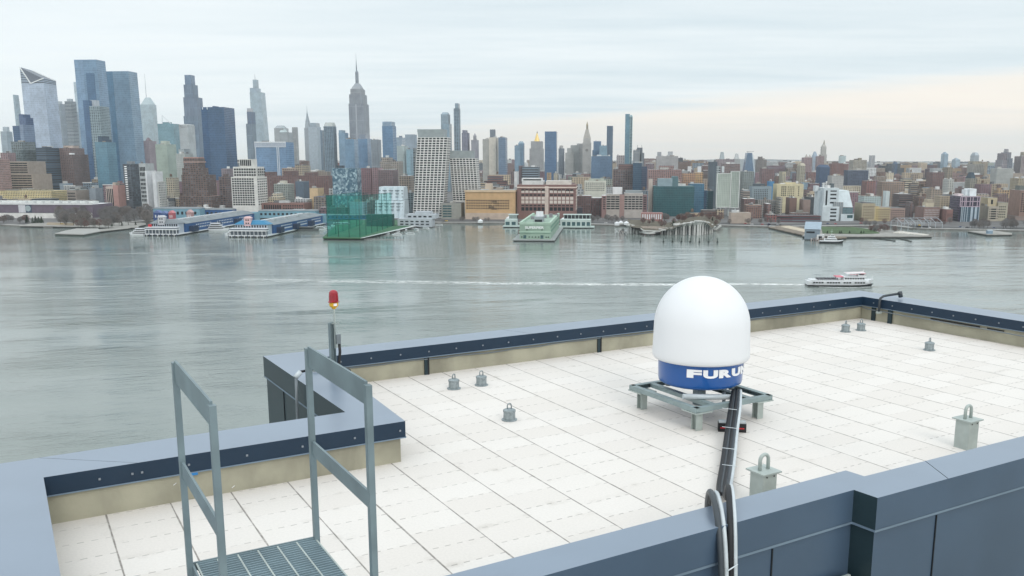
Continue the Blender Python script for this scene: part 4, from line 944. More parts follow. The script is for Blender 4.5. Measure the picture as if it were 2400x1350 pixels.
mb = MB(); mb.cyl(0, 0, 5, 4, 0, .3, 9, sm=False, t=tone('9fb0b4')); o = mb.build('mural_patch', [FM['blank']], b.t); o.rotation_euler = (math.pi/2, 0, 0); o.location = (b.fx(87), -.5, b.z(488))
b = Bld(209, 240, 440, 1620, 36, HK, 'blank grey block left of the pink striped apartment building', B_, 470); b.tier(None, None, 441, '8e9aa6', 'blank'); b.tier(209, 222, 435, 'aab4ba', 'blank', d0=.4, name='rear_tier')
b = Bld(247, 303, 436, 1560, 34, HK, 'cream and pink apartment building with tall striped bays', B_, 490, short='pink striped building'); b.tier(247, 279, 437, 'c9b7ae', 'blank'); b.tier(279.5, 300, 434, 'c88173', 'blank', d0=-.05, name='pink_wall')
b.windows(249, 278, 441, 490, 4, 1, .5, .94); b.windows(282, 299, 441, 488, 4, 7, .45, .4); b.roofbox(264, 276, 428, 437, 'b5a79b')
b = Bld(287, 327, 381, 1580, 30, HK, 'dark grey glass apartment tower left of the white slab tower', T, 480, short='dark grey glass tower'); b.tier(None, None, 384, '5b6672', 'wide'); b.roofbox(295, 318, 378, 384, '8d959c'); b.windows(293, 306, 388, 470, 1, 16, .9, .4, mt=FM['metal'])
b = Bld(325, 366, 383, 1545, 30, HK, 'black windowed tower with a white frame on its left', T, 488, short='black windowed tower'); b.tier(325, 355, 383, 'b5bbbd', 'blank', roof='e6e8ea'); b.windows(327, 354, 390, 402, 4, 1, .62, .8); b.windows(327, 354, 403, 414, 4, 1, .62, .8); b.windows(327, 354, 417, 474, 4, 6, .62, .55); b.tier(355.5, 362, 400, 'e3e6ea', 'blank', d0=-.1, name='white_slab')
b = Bld(356, 388, 402, 1530, 26, HK, 'plain white slab tower with a narrow side', T, 488, short='white slab tower'); b.tier(356, 372, 402, 'dde0e3', 'blank'); b.tier(372.5, 384, 426, 'cfd0cc', 'small', d0=.2, name='side_wall')
b = Bld(363, 412, 332, 2050, 44, 'office_block', 'pale green terraced block below the teal roofed block', B_, 392, short='pale green terraced block'); b.tier(None, None, 338, 'b4c7b7', 'stone'); b.roofbox(375, 398, 330, 338, 'c2cdbf')
b = Bld(333, 366, 326, 2300, 40, 'office_block', 'mauve brick block with a peaked roof left of the pale green terraced block', B_, 380); b.tier(None, None, 330, 'a6979e', 'stone'); b.pyramid(338, 352, 330, 322, .3, '93848c')
b = Bld(411, 452, 348, 1900, 36, HK, 'grey white apartment block with white cap left of the brown setback building', B_, 400); b.tier(411, 450, 360, 'b8bfbb', 'stone', roof='e8ecee'); b.tier(414, 438, 349, 'aab6ba', 'stone', z0=361, d0=.3, name='upper_tier')
# brown setback condo
b = Bld(420, 521, 460, 1570, 40, HK, 'dark brown brick setback building with a stepped tower and pink ledges', B_, 489, short='brown setback building')
c1 = '7d655c'
b.tier(420, 517, 460, c1, 'wide', roof='b59a90'); b.tier(427, 505, 410, c1, 'wide', z0=461, d0=.12, name='middle_tier', roof='8a7468'); b.tier(429, 486, 394, c1, 'wide', z0=411, d0=.16, d1=.9, name='upper_tier'); b.tier(434, 479, 371, c1, 'wide', z0=395, d0=.2, d1=.85, name='top_tier', roof='a98d85'); b.tier(433, 482, 378.5, 'c0a39a', 'blank', z0=381, d0=.17, d1=.86, name='ledge'); b.tier(434, 478, 368.5, 'b38b80', 'blank', z0=371, d0=.22, d1=.8, name='cornice')
b = Bld(512, 545, 412, 1620, 30, HK, 'brick building with a reddish side between the brown setback and white stepped towers', B_, 489); b.tier(None, None, 414, '97726c', 'wide'); b.roofbox(524, 536, 408, 414, '7c5f58')
b = Bld(518, 546, 393, 1750, 30, HK, 'mauve brick block left behind the white stepped tower', B_, 430); b.tier(None, None, 395, '93868c', 'small', roof='ececec')
# white stepped tower
b = Bld(541, 629, 415, 1500, 44, 'apartment_tower', 'white concrete stepped tower with rows of black windows and a slotted crown', T, 484, short='white stepped tower')
cw = 'e2dfd9'
b.tier(541, 624, 415, cw, 'blank', roof='cfccc6'); b.tier(546, 620, 391, cw, 'blank', z0=416, d0=.1, d1=.9, name='upper_tier', roof='d8d5cf'); b.tier(562.5, 601, 373, 'd8d6d0', 'blank', z0=392, d0=.25, d1=.8, name='slotted_crown')
b.windows(564, 600.5, 374.5, 389, 6, 1, .62, .95, d0=.25, name='crown_slot'); b.windows(548, 619, 394, 413.5, 9, 3, .66, .62, d0=.1); b.windows(543, 614, 417, 482, 9, 12, .66, .6, cap=70)
b.windows(541, 624, 394, 413, 4, 3, .5, .5, side=True, d0=.1, d1=.9); b.windows(541, 624, 417, 482, 5, 11, .5, .45, side=True, cap=20)
b = Bld(597, 688, 332, 1950, 50, 'office_block', 'wide blue glass block with a white gridded frame and ribbed top', B_, 388, short='white framed blue block')
b.tier(None, None, 333, '6c95bd', 'glass', roof='b9c5ce'); mb = MB()
for q in range(31): x = b.w*q/30; mb.box(x-.5, x+.5, -1.2, -.1, b.z(344), b.z(333), t=tone('dbe2ea'))
mb.box(-.5, b.w+.5, -1.3, -.05, b.z(334.5), b.z(332), t=tone('e2e8ee')); mb.box(-.5, b.w, -1.3, -.05, b.z(345), b.z(343.6), t=tone('d3dce6'))
for x_ in (597.3, 661, 666): mb.box(b.fx(x_), b.fx(x_)+1.6, -1.2, -.1, 0, b.z(344), t=tone('cfdae4'))
mb.build('white_frame', [FM['metal']], b.t)
b = Bld(605, 785, 404, 1720, 40, HK, 'very long red brown brick apartment terrace behind the white stepped tower', B_, 440, short='long brick terrace'); b.tier(605, 785, 412, '92605a', 'small', roof='6c5552')
for xa, xb, yt in ((612, 634, 403), (668, 690, 400), (722, 742, 404)): b.tier(xa, xb, yt, '8e5e58', 'small', z0=413, d0=.1, name='raised_block')
b = Bld(660, 725, 389, 1850, 40, 'loft_building', 'cream and rose loft blocks above the long brick terrace', B_, 405); b.tier(660, 700, 394, 'b39d8c', 'punch'); b.tier(700.5, 723, 387, 'b8a995', 'punch', name='cream_wall')
b = Bld(692, 724, 424, 1590, 30, HK, 'dark blue grey windowless block right of the white stepped tower', B_, 466); b.tier(None, None, 425, '5d7185', 'blank')
b = Bld(641, 692, 426, 1640, 36, 'loft_building', 'pale green grey block before the long brick terrace', B_, 455); b.tier(641, 688, 431, 'a8b0a8', 'punch', roof='d0cfc5'); b.roofbox(655, 672, 424, 431, 'c9c4b5')
b = Bld(724, 762, 439, 1560, 34, 'loft_building', 'tan blank walled building with a brown roof right of the dark windowless block', B_, 470, short='tan blank walled building'); b.tier(726, 757, 441, 'd7bb94', 'blank', roof='6b5b52')
b = Bld(735, 778, 459, 1520, 34, 'loft_building', 'brown gridded low building left of the green golf net', B_, 487); b.tier(None, None, 461, '94877f', 'wide', roof='5f6f8a')
b = Bld(603, 733, 474, 1510, 40, 'loft_building', 'low red brick building with tall arched windows right of the white stepped tower', B_, 492, short='low red brick building'); b.tier(603, 730, 476, 'a0604f', 'blank', roof='8b584c'); b.windows(620, 668, 479, 491, 8, 1, .55, .85); b.windows(672, 728, 479, 491, 9, 2, .5, .5)
b = Bld(628, 668, 452, 1540, 30, 'loft_building', 'cream stepped building standing behind the low red brick building', B_, 474); b.tier(None, None, 462, 'd2c5ad', 'punch', roof='e6e0d2'); b.tier(638, 660, 453, 'd7ccb8', 'punch', z0=463, d0=.2, name='upper_tier')
b = Bld(690, 735, 466, 1540, 30, 'loft_building', 'low white glazed building between the red brick and tan buildings', B_, 476); b.tier(None, None, 467, 'c9ccce', 'wide', roof='e3e5e6')
# mosaic glass tower
b = Bld(778, 846, 392, 1520, 40, 'apartment_tower', 'blue green tower with a patchwork glass front behind the green golf net', T, 470, short='patchwork glass tower')
mm = bpy.data.materials.new('patchwork_glass'); t = NT(mm); uv = t.new('ShaderNodeTexCoord').outputs['UV']
vo = t.new('ShaderNodeTexVoronoi', distance='CHEBYCHEV'); t.l.new(uv, vo.inputs['Vector']); vo.inputs['Scale'].default_value = .33
r_ = t.new('ShaderNodeSeparateColor'); t.l.new(vo.outputs['Color'], r_.inputs[0])
t.set(t.n['Principled BSDF'].inputs['Base Color'], t.mix(t.math('POWER', r_.outputs[0], 2.), (.05, .12, .18), (.42, .55, .60))); t.n['Principled BSDF'].inputs['Roughness'].default_value = .25
w, d = b.w, b.d; mb = MB(); wf = w*.62; q = [(0, 0), (wf, 0), (w, d*.35), (w, d), (0, d)]; mb.prism(q, q, 0, b.z(394), mt=1, tt=tone('6b7783')); mb.build('glass_wall', [mm, FM['roof']], b.t); b.roofbox(785, 802, 388, 394, '4e5a66')
b = Bld(846, 938, 391, 1640, 40, HK, 'row of mauve brown brick apartment slabs behind the frosted sail building', B_, 450, short='mauve brick slabs'); b.tier(846, 872, 394, '8d6f75', 'small'); b.tier(873, 890, 393, 'a1858a', 'small', d0=.1, name='second_slab'); b.tier(891, 932, 398, '8e6d72', 'small', name='third_slab')
b = Bld(890, 944, 372, 1900, 40, 'loft_building', 'grey brown stepped loft right above the mauve brick slabs', B_, 395); b.tier(None, None, 378, 'a8a098', 'punch'); b.tier(895, 915, 369, 'b0a79e', 'punch', z0=379, name='upper_tier'); b.roofbox(903, 908, 364, 370, 'cfd6db')
b = Bld(936, 970, 408, 1620, 34, HK, 'cream edged brown building left of the white leaning tower', B_, 450); b.tier(None, None, 412, 'b2a294', 'punch', roof='e8e8e8')
b = Bld(968, 988, 344, 1570, 30, 'apartment_tower', 'grey dark windowed tower just left of the white leaning tower', T, 500, short='grey dark windowed tower'); b.tier(None, None, 347, '8d9496', 'wide')
b = Bld(944, 978, 450, 1530, 30, HK, 'teal grey glassy low block right of the frosted sail building', B_, 495); b.tier(None, None, 452, '7e9196', 'wide')
# frosted sail building
b = Bld(876, 958, 438, 1460, 40, 'office_building', 'frosted white glass building with billowing sail shaped floors', B_, 500, short='frosted sail building')
fr_ = mat('frosted_glass', (.62, .72, .78), .3, 0, .08, .2); w, d = b.w, b.d
def wavy(xa, xb, z0, z1, y, n=5, bul=3.2):
    mb = MB(); L = xb-xa; pts = []
    for q in range(n*6+1):
        s_ = q/(n*6); pts.append((xa+L*s_, y-bul*abs(math.sin(s_*n*math.pi))))
    lo = pts+[(xb, d), (xa, d)]; hi = [(x+(z1-z0)*.05, p+1.5) for x, p in pts]+[(xb-1, d), (xa+1, d)]
    mb.prism(lo, hi, z0, z1); return mb
wavy(w*.0, w, 0, b.z(470), 0).build('lower_sails', [fr_], b.t); wavy(w*.12, w*.97, b.z(469), b.z(438), 5, 4).build('upper_sails', [fr_], b.t)
for r_i in range(7):
    y = 446+r_i*7.5; mb = MB(); xa = w*.12 if y < 469 else 0; mb.box(xa+1, w-1.5, (3.2 if y < 469 else -1.8), 6, b.z(y+1.3), b.z(y), t=tone('4d626e')); mb.build('window_band', [FM['metal']], b.t)
# white leaning pair
def leaning(x0t, x1t, x0b, x1b, yt, yb, Y, dep, ycap, nc, nr, label, short, ncs):
    b = Bld(x0t, x1t, yt, Y, dep, 'apartment_tower', label, T, yb, short=short)
    hz, hc, hb = b.z(yt), b.z(ycap), b.z(yb); w, d = b.w, b.d
    k0 = at(x0b, yb, Y).x-b.o.x; k1 = k0+w*1.0
    c = tone('e6e4e0', 1.); cc = tone('99a3a6', 1.)
    mb = MB(); mb.prism([(k0, 0), (k1, 0), (k1, d), (k0, d)], [(0, 0), (w, 0), (w, d), (0, d)], hb, hc, t=c); mb.build('stone_frame', [FM['blank']], b.t)
    mb = MB(); mb.prism([(k0, 0), (k1, 0), (k1, d), (k0, d)], [(k0, 0), (k1, 0), (k1, d), (k0, d)], 0, hb+.01, t=c); mb.build('base', [FM['blank']], b.t)
    mb = MB(); mb.prism([(w*.02, 1), (w*.86, 1), (w*.86, d-1), (w*.02, d-1)], [(w*-.01, 0.5), (w*.88, .5), (w*.88, d-1), (w*-.01, d-1)], hc, hz, t=cc); mb.build('grey_penthouse', [FM['blank']], b.t)
    # windows follow the lean
    cw, ch = w/nc, (hc-hb)/nr; me = {}
    for side in (0, 1):
        n = 0; rest = MB()
        N = ncs if side else nc
        for r_ in range(nr):
            zc = hc-ch*(r_+.5); s_ = (hc-zc)/(hc-hb); off = k0*s_
            for q in range(N):
                cwid = (d/N if side else cw); W2, H2 = cwid*(.56 if side else .74)/2, ch*.63/2
                if side: px_, py_ = w+off, cwid*(q+.5)
                else: px_, py_ = off+cwid*(q+.5), 0
                def geo(mb, o_):
                    if side: mb.box(o_[0]-.2, o_[0]+.15, o_[1]-W2, o_[1]+W2, o_[2]-H2, o_[2]+H2)
                    else: mb.box(o_[0]-W2, o_[0]+W2, o_[1]-.15, o_[1]+.1, o_[2]-H2, o_[2]+H2)
                if n < (24 if side else 74):
                    if side not in me: m_ = MB(); geo(m_, (0, 0, 0)); me[side] = m_.mesh('window', [MW])
                    o = bpy.data.objects.new('window', me[side]); link(o, b.t); o.location = (px_, py_, zc)
                else: geo(rest, (px_, py_, zc))
                n += 1
        if rest.v: tag(rest.build('window', [MW], b.t), kind='stuff')
    return b
b = leaning(978, 1057, 967, 1040, 303, 508, 1470, 32, 322, 8, 33, 'tall white gridded tower leaning towards the right with black windows', 'white leaning tower', 5)
b = leaning(1053, 1121, 1062, 1122, 353, 470, 1500, 34, 371, 8, 20, 'shorter white gridded tower leaning away, right of the tall leaning one', 'shorter leaning tower', 3)
b.roofbox(1064, 1118, 470, 508, '8a908f', .05, .9, 'wide', 'podium')
b = Bld(1034, 1091, 474, 1440, 34, 'office_block', 'low grey concrete building with green windows between leaning towers and tan building', B_, 512, short='low grey concrete building'); b.tier(1034, 1088, 476, '9b9a92', 'blank'); b.windows(1038, 1062, 480, 510, 2, 5, .8, .5, mt=MWg)
b = Bld(1089, 1216, 446, 1430, 46, 'warehouse', 'tan windowed warehouse with a deep cornice right of the leaning towers', B_, 506, short='tan warehouse')
b.tier(1090, 1213, 448, 'cfa97b', 'blank', roof='b9a48c'); b.tier(1088.5, 1214.5, 445.5, 'dcc1a0', 'blank', z0=450, d0=-.03, d1=1.02, name='cornice'); b.tier(1089.5, 1213, 499, 'c7b3a3', 'blank', d0=-.02, d1=0, name='stone_base')
b.windows(1092, 1200, 467, 491, 18, 4, .55, .5, mt=mat('brown_window', (.03, .02, .012), .5), cap=90); b.windows(1148, 1176, 470, 492, 4, 5, .6, .55, skip=lambda c, r: (c*3+r*5) % 4 < 2); b.roofbox(1137, 1153, 431, 446, 'cbb9a6'); b.roofbox(1165, 1180, 440, 446, 'a99c90')
# big brick block
b = Bld(1212, 1353, 432, 1440, 60, 'warehouse', 'large red brick warehouse with white gridded bays and white penthouses', B_, 500, short='large brick warehouse')
b.tier(1212, 1318, 432, '8f5449', 'blank', roof='8a6a60') if False else b.tier(None, None, 433, '9a5f54', 'blank', roof='8d7168')
mb = MB(); mb.box(-.6, b.w+.6, -.7, b.d+.5, b.z(440.5), b.z(437.8), t=tone('e0cfc2')); mb.build('stone_band', [FM['blank']], b.t)
wp = mat('pale_bay_panel', (.62, .55, .50), .8)
for (ya, yb_, mt_, fh_) in ((443, 448, MW, .9), (446, 452, wp, .95), (455, 459, MW, .9), (461, 468, wp, .95), (469.5, 477, wp, .95), (480, 483, MW, .9), (485, 494, MW, .9)):
    b.windows(1221, 1348, ya, yb_, 13, 1, .66, fh_, mt=mt_, skip=lambda c, r: c == 6, cap=20, name='bay' if mt_ is wp else 'window')
mb = MB(); mb.box(b.w*.475, b.w*.535, -.5, .1, 0, b.z(436), t=tone('cdbcb2')); mb.build('center_pier', [FM['blank']], b.t)
b.windows(1212, 1353, 444, 494, 9, 7, .42, .7, mt=wp, side=True, cap=63, name='bay')
b.roofbox(1222, 1270, 418, 424, 'e6e6e4', .1, .6, 'blank', 'white_penthouse'); b.roofbox(1223, 1274, 424, 433, 'd9d9d8', .08, .7, 'blank', 'white_penthouse'); b.windows(1225, 1270, 419.5, 423.5, 1, 1, .95, .8, d0=.1)
b.roofbox(1280, 1340, 424, 433, 'dcd5cc', .2, .8)
b = Bld(1222, 1268, 389, 1700, 36, 'office_block', 'blue grey glass block with white bands behind the large brick warehouse', B_, 420, short='banded blue grey block'); b.tier(1224, 1265, 391, '8597a6', 'band', roof='a3a9ae'); b.tier(1214, 1223, 388, '7d6c70', 'small', d0=.2, name='brick_wall')
b = Bld(1205, 1216, 400, 1660, 30, 'water_tower_block', 'slim white block left of the banded blue grey block', B_, 425); b.tier(None, None, 402, 'd9dadb', 'blank')
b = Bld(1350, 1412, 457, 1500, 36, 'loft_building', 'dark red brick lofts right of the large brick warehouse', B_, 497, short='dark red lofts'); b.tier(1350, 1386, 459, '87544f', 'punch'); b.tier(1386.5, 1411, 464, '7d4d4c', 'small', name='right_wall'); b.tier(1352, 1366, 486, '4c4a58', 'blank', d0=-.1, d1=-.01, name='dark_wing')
b = Bld(1370, 1421, 419, 1620, 36, 'office_block', 'cream white block with small square windows above the dark red lofts', B_, 450, short='cream windowed block'); b.tier(None, None, 424, 'd8d8c9', 'blank', roof='b9bdaf'); b.windows(1372, 1418, 427, 448, 10, 5, .4, .45); b.roofbox(1380, 1416, 419, 424, 'b4baae')
b = Bld(1408, 1518, 450, 1460, 44, 'loft_building', 'long grey and rose brick building with black window rows', B_, 498, short='grey rose building')
b.tier(1411, 1422, 459, 'a5706a', 'blank', d0=0); b.tier(1422.3, 1453, 456, 'b3aaa2', 'blank', name='grey_wall'); b.tier(1453.3, 1464, 456, 'b37d72', 'blank', name='rose_wall'); b.tier(1464.3, 1507, 453, 'b6aea8', 'blank', name='grey_wall'); b.tier(1507.3, 1517, 457, '8d5d60', 'blank', name='rose_wall')
b.windows(1422, 1453, 459, 492, 3, 6, .74, .5); b.windows(1464, 1507, 459, 492, 5, 6, .7, .5); b.windows(1412, 1422, 461, 492, 1, 6, .5, .4); b.windows(1507, 1517, 461, 492, 1, 6, .6, .4)
b.roofbox(1437, 1459, 440, 456, 'e7e7e8', .3, .7); b.roofbox(1466, 1505, 447, 453, '8e979b', .2, .7)
b = Bld(1435, 1485, 384, 1800, 44, 'office_block', 'rosy brick office block with a stepped top left of the navy block', B_, 455, short='rosy office block'); b.tier(1437, 1484, 396, '93716d', 'wide'); b.tier(1450, 1484, 384, '96746f', 'band', z0=397, name='upper_tier'); 
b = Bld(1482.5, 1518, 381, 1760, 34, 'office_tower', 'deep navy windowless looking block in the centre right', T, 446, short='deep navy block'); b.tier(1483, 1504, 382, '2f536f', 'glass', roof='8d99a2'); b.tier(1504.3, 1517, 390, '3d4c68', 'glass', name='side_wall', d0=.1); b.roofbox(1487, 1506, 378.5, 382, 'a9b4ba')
# red and beige office ranges right of the navy block
b = Bld(1518, 1600, 393, 1950, 44, 'loft_building', 'long rose brick range behind the teal glass cube', B_, 425, short='long rose range'); b.tier(1518, 1598, 397, 'a98985', 'punch'); b.tier(1545, 1580, 388, 'a08480', 'punch', d0=.3, name='rear_tier')
b = Bld(1598, 1650, 403, 1850, 40, 'loft_building', 'orange tan brick building left of the two slab hotel tower', B_, 432, short='orange tan building'); b.tier(1598, 1628, 406, 'c39a7c', 'punch', roof='b9a394'); b.tier(1628.2, 1648, 404, 'cda87c', 'punch', name='tan_wall'); 
for x in (1612, 1637): b.roofbox(x, x+8, 390, 404, 'dadde0', .5, .8)
b = Bld(1520, 1530, 418, 1520, 20, 'office_block', 'thin pale stair tower left of the teal glass cube', B_, 500); b.tier(None, None, 419, 'c3b7ae', 'blank')
b = Bld(1528, 1628, 431, 1500, 60, 'glass_office', 'dark teal glass cube with a lighter rooftop box', B_, 503, short='teal glass cube'); b.tier(1528, 1628, 437, '175a63', 'glass', roof='5a7f84'); b.roofbox(1539, 1575, 419, 437, '8fa7b1', .2, .6); b.roofbox(1575.5, 1590, 414, 437, '5c8189', .3, .8)
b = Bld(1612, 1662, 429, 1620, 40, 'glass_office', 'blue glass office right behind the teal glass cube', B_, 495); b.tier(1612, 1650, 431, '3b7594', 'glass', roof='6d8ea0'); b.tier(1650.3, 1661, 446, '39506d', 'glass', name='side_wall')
b = Bld(1660, 1682, 376, 1750, 30, 'apartment_tower', 'dark slim tower left of the two slab hotel tower', T, 450); b.tier(None, None, 379, '56646f', 'pier')
b = Bld(1656, 1672, 446, 1560, 24, 'glass_office', 'small dark green glass block left of the hotel on stilts', B_, 470); b.tier(None, None, 447, '1f4c56', 'glass')
# hotel on stilts
b = Bld(1676, 1736, 400, 1500, 26, 'hotel_tower', 'pale green hotel of two hinged slabs standing on concrete stilts', T, 492, short='hotel on stilts')
cg = 'b3c0b4'; w, d = b.w, b.d
f1, f2, f3 = b.fx(1684), b.fx(1714), b.fx(1734); zt, zb_ = b.z(402), b.z(486)
mb = MB(); q = [(f1-4, 2), (f2, 8), (f2, 8+14), (f1-4, 16)]; mb.prism(q, q, zb_, b.z(407), t=tone(cg), mt=1, tt=tone('7d8788'), bot=True); mb.build('left_slab', [FM['stone'], FM['roof']], b.t)
mb = MB(); q = [(f2+.2, 8), (f3, 1), (f3, 15), (f2+.2, 22)]; mb.prism(q, q, b.z(487), zt, t=tone(cg), mt=1, tt=tone('7d8788'), bot=True); mb.build('right_slab', [FM['stone'], FM['roof']], b.t)
fr2 = MB(); cf_ = tone('d5dad6')
for (xa, ya, xb, yb_, z0, z1) in ((f1-4, 1.6, f2, 7.6, zb_, b.z(407)), (f2+.2, 7.5, f3, .5, b.z(487), zt)):
    for (x, y) in ((xa, ya), (xb, yb_)): fr2.bar((x, y, z0), (x, y, z1), 1.3, 1.3, t=cf_)
    for z in (z0, z1): fr2.bar((xa, ya, z), (xb, yb_, z), 1.3, 1.3, t=cf_)
fr2.build('concrete_frame', [FM['blank']], b.t)
for x, y in ((f1-3, 4), (f1+4, 6), (f1+8, 12), (f2-2, 12), (f2+4, 12), (f3-4, 6)):
    mb = MB(); mb.bar((x, y, 0), (x, y, zb_), 1.8, 3.5, t=tone('bcc4c3')); mb.build('stilt', [FM['blank']], b.t)
b.tier(1679, 1687, 389, 'b9c3c6', 'wide', d0=.5, name='core_tower'); b.roofbox(1691, 1697, 390, 404, 'd3dadd', .5, .8)
def punched(x0, x1, yt, Y, dep, col, label, short, ws, yb, kind='loft_building', roof=None, boxes=(), **k):
    b = Bld(x0, x1, yt, Y, dep, kind, label, B_, yb, short=short); b.tier(None, None, yt, col, 'blank', roof=roof)
    for w_ in ws: b.windows(*w_)
    for q in boxes: b.roofbox(*q)
    return b
punched(1756, 1809, 437, 1600, 36, '92a4ae', 'blue grey block with a dark roof and rows of small windows, right of the hotel', 'blue grey small windowed block', [(1761, 1800, 443, 468, 8, 6, .42, .45)], 468, roof='5d6a72', boxes=[(1762, 1793, 431, 437, '54616b')])
b = Bld(1798, 1815, 424, 1700, 24, 'office_block', 'bright blue block left of the yellow block', B_, 450); b.tier(None, None, 425, '3f8fc4', 'blank')
punched(1812, 1884, 432, 1600, 40, 'd8cdaa', 'pale yellow block with rows of dark windows behind the red brick markets', 'pale yellow block', [(1823, 1838, 436, 460, 3, 5, .6, .5), (1840, 1860, 436, 460, 4, 5, .4, .45), (1868, 1874, 436, 460, 1, 5, .5, .5)], 466, roof='cfc29a', boxes=[(1838, 1866, 428, 432, 'd3c8a6')])
for x0, x1, yt, Y, col, st, lab in ((1736, 1758, 446, 1560, 'b9aca2', 'band', 'striped pale low block right of the hotel on stilts'), (1737, 1770, 466, 1500, '8b5a55', 'small', 'dark red block at the right foot of the hotel on stilts'),
    (1743, 1786, 481, 1450, 'a56a52', 'punch', 'orange brick low building before the blue grey small windowed block'), (1790, 1808, 478, 1450, '8b6f6c', 'small', 'narrow mauve low building right of the orange brick one'),
    (1770, 1820, 470, 1540, 'a5a19c', 'punch', 'wide grey low building below the blue grey small windowed block'), (1842, 1868, 464, 1520, '83685f', 'blank', 'dark brown low building before the pale yellow block'),
    (1818, 1834, 463, 1510, 'b5aea3', 'wide', 'narrow pale grey building before the pale yellow block'), (1874, 1900, 468, 1500, '9d8880', 'blank', 'plain taupe building left of the white stepped museum'),
    (1886, 1912, 462, 1540, '4a5158', 'blank', 'charcoal block touching the white stepped museum on the left')):
    simple(x0, x1, yt, Y, 34, col, st, lab, kind='low_building', cat=B_, yb=500)
b = Bld(1708, 1760, 498, 1330, 24, 'pier_shed', 'low tan wall shed on the waterfront right of the island park', B_, 514); b.tier(None, None, 499, 'b9a99c', 'blank', roof='a89c90')
b = Bld(1790, 1926, 504, 1360, 30, 'market_building', 'long low dark red market building left of the white stepped museum', B_, 520, short='dark red market'); b.tier(1792, 1815, 504, 'a04a40', 'punch'); b.tier(1815.3, 1924, 506, '742a36', 'band', name='long_wing', roof='6d6668')
# museum
b = Bld(1910, 2003, 438, 1390, 50, 'museum', 'pale blue white stepped museum with a sloping terrace side', B_, 525, short='white stepped museum')
cm_ = 'd0dde3'
b.tier(1916, 1959, 441, cm_, 'blank', roof='e4eaec'); b.tier(1910, 1923, 447, cm_, 'blank', d0=.3, name='left_wing'); b.tier(1912, 1960, 484, cm_, 'blank', d0=-.12, d1=-.01, name='front_wing')
b.windows(1934, 1953, 446, 450, 1, 1, .95, .7); 
for y in (454, 463, 473): b.windows(1934, 1953, y, y+4.5, 1, 1, .92, .8)
for y in (488, 496, 504, 513): b.windows(1934, 1953, y, y+4.5, 1, 1, .92, .8, d0=-.12)
b.windows(1921, 1927, 446, 482, 1, 1, .8, .96)
mb = MB(); xa, xb = b.fx(1960), b.fx(2003); mb.prism([(xa, 3), (xb, 3), (xb, b.d), (xa, b.d)], [(xa, 10), (b.fx(1992), 10), (b.fx(1992), b.d), (xa, b.d)], b.z(486), b.z(447), t=tone('d5e2e8')); mb.build('sloping_gallery', [FM['blank']], b.t)
b.tier(1960, 2003, 487, '5f828c', 'glass', d0=.02, name='glass_gallery'); b.tier(1966, 2003, 501, cm_, 'blank', d0=-.12, d1=-.01, name='terrace_wing'); b.windows(1983, 2001, 503, 511, 1, 1, .9, .9, mt=MWg, d0=-.12)
b.tier(1945, 1972, 474, 'a2a9aa', 'pier', d0=-.06, d1=0, name='stair_shaft'); b.roofbox(1944, 1953, 431, 441, '59656b', .4, .6); b.spire(1917, 441, 429, 1., .4, 'e6ecee', d=.2)
b.roofbox(1903, 1913, 437, 450, 'dde6ea', .6, .9)
# right waterfront
b = Bld(2003, 2124, 482, 1380, 44, 'apartment_building', 'beige and rose brick waterfront block with rows of windows, right of the museum', B_, 521, short='beige waterfront block')
b.tier(2003, 2039, 477, 'b7a98e', 'blank'); b.tier(2039.3, 2050, 484, 'd3bd87', 'blank', name='yellow_wall'); b.tier(2050.3, 2081, 487, 'c3b18d', 'blank', name='beige_wall'); b.tier(2081.3, 2122, 488, 'b58a78', 'blank', name='rose_wall')
b.windows(2005, 2037, 482, 515, 5, 5, .4, .4); b.windows(2041, 2080, 489, 516, 7, 5, .45, .42); b.windows(2083, 2120, 491, 516, 8, 5, .42, .42)
punched(2145, 2204, 486, 1390, 40, '9d6f64', 'rose brick waterfront block with pale window surrounds', 'rose brick waterfront block', [(2148, 2202, 490, 515, 11, 5, .45, .5, mat('pale_window', (.45, .42, .42), .4))], 521, boxes=[(2161, 2190, 476, 486, 'd1c6ae'), (2165, 2186, 468, 476, 'b3a795')])
punched(2203, 2234, 491, 1370, 36, '9c5f54', 'plain red brick waterfront block left of the purple framed building', 'plain red waterfront block', [(2206, 2230, 500, 508, 5, 2, .3, .4)], 521, boxes=[(2206, 2222, 486, 490, 'eeeeec')])
b = Bld(2227, 2298, 460, 1370, 40, 'apartment_building', 'glassy waterfront building with a pink and white frame and domed white roof boxes', B_, 520, short='pink framed glass building')
b.tier(2227, 2296, 460, '4a4358', 'glass', roof='b9bdc0'); b.tier(2233, 2296, 484, '4a6a7e', 'glass', d0=-.05, name='lower_glass'); fr3 = MB()
for x in (2228, 2234, 2243, 2248, 2262, 2271, 2287, 2295): fr3.box(b.fx(x)-.5, b.fx(x)+.5, -2.8, -2., b.z(484), b.z(461), t=tone('b8a5b4'))
for x in (2234, 2239, 2246, 2254, 2269.5, 2283.5, 2295): wd = 1.6 if x in (2269.5, 2283.5) else .45; fr3.box(b.fx(x)-wd, b.fx(x)+wd, -3.4, -2.4, 0, b.z(485), t=tone('a9bccb'))
for y in (461, 472, 484): fr3.box(b.fx(2228), b.fx(2296), -3.0, -2.1, b.z(y+.9), b.z(y-.9), t=tone('b8a5b4'))
fr3.build('wall_frame', [FM['metal']], b.t); b.roofbox(2256, 2267, 445, 460, 'dbe3e8'); b.roofbox(2267.3, 2290, 443, 460, 'eef3f8', .2, .8); b.roofbox(2229, 2249, 455, 460, 'e8d6da')
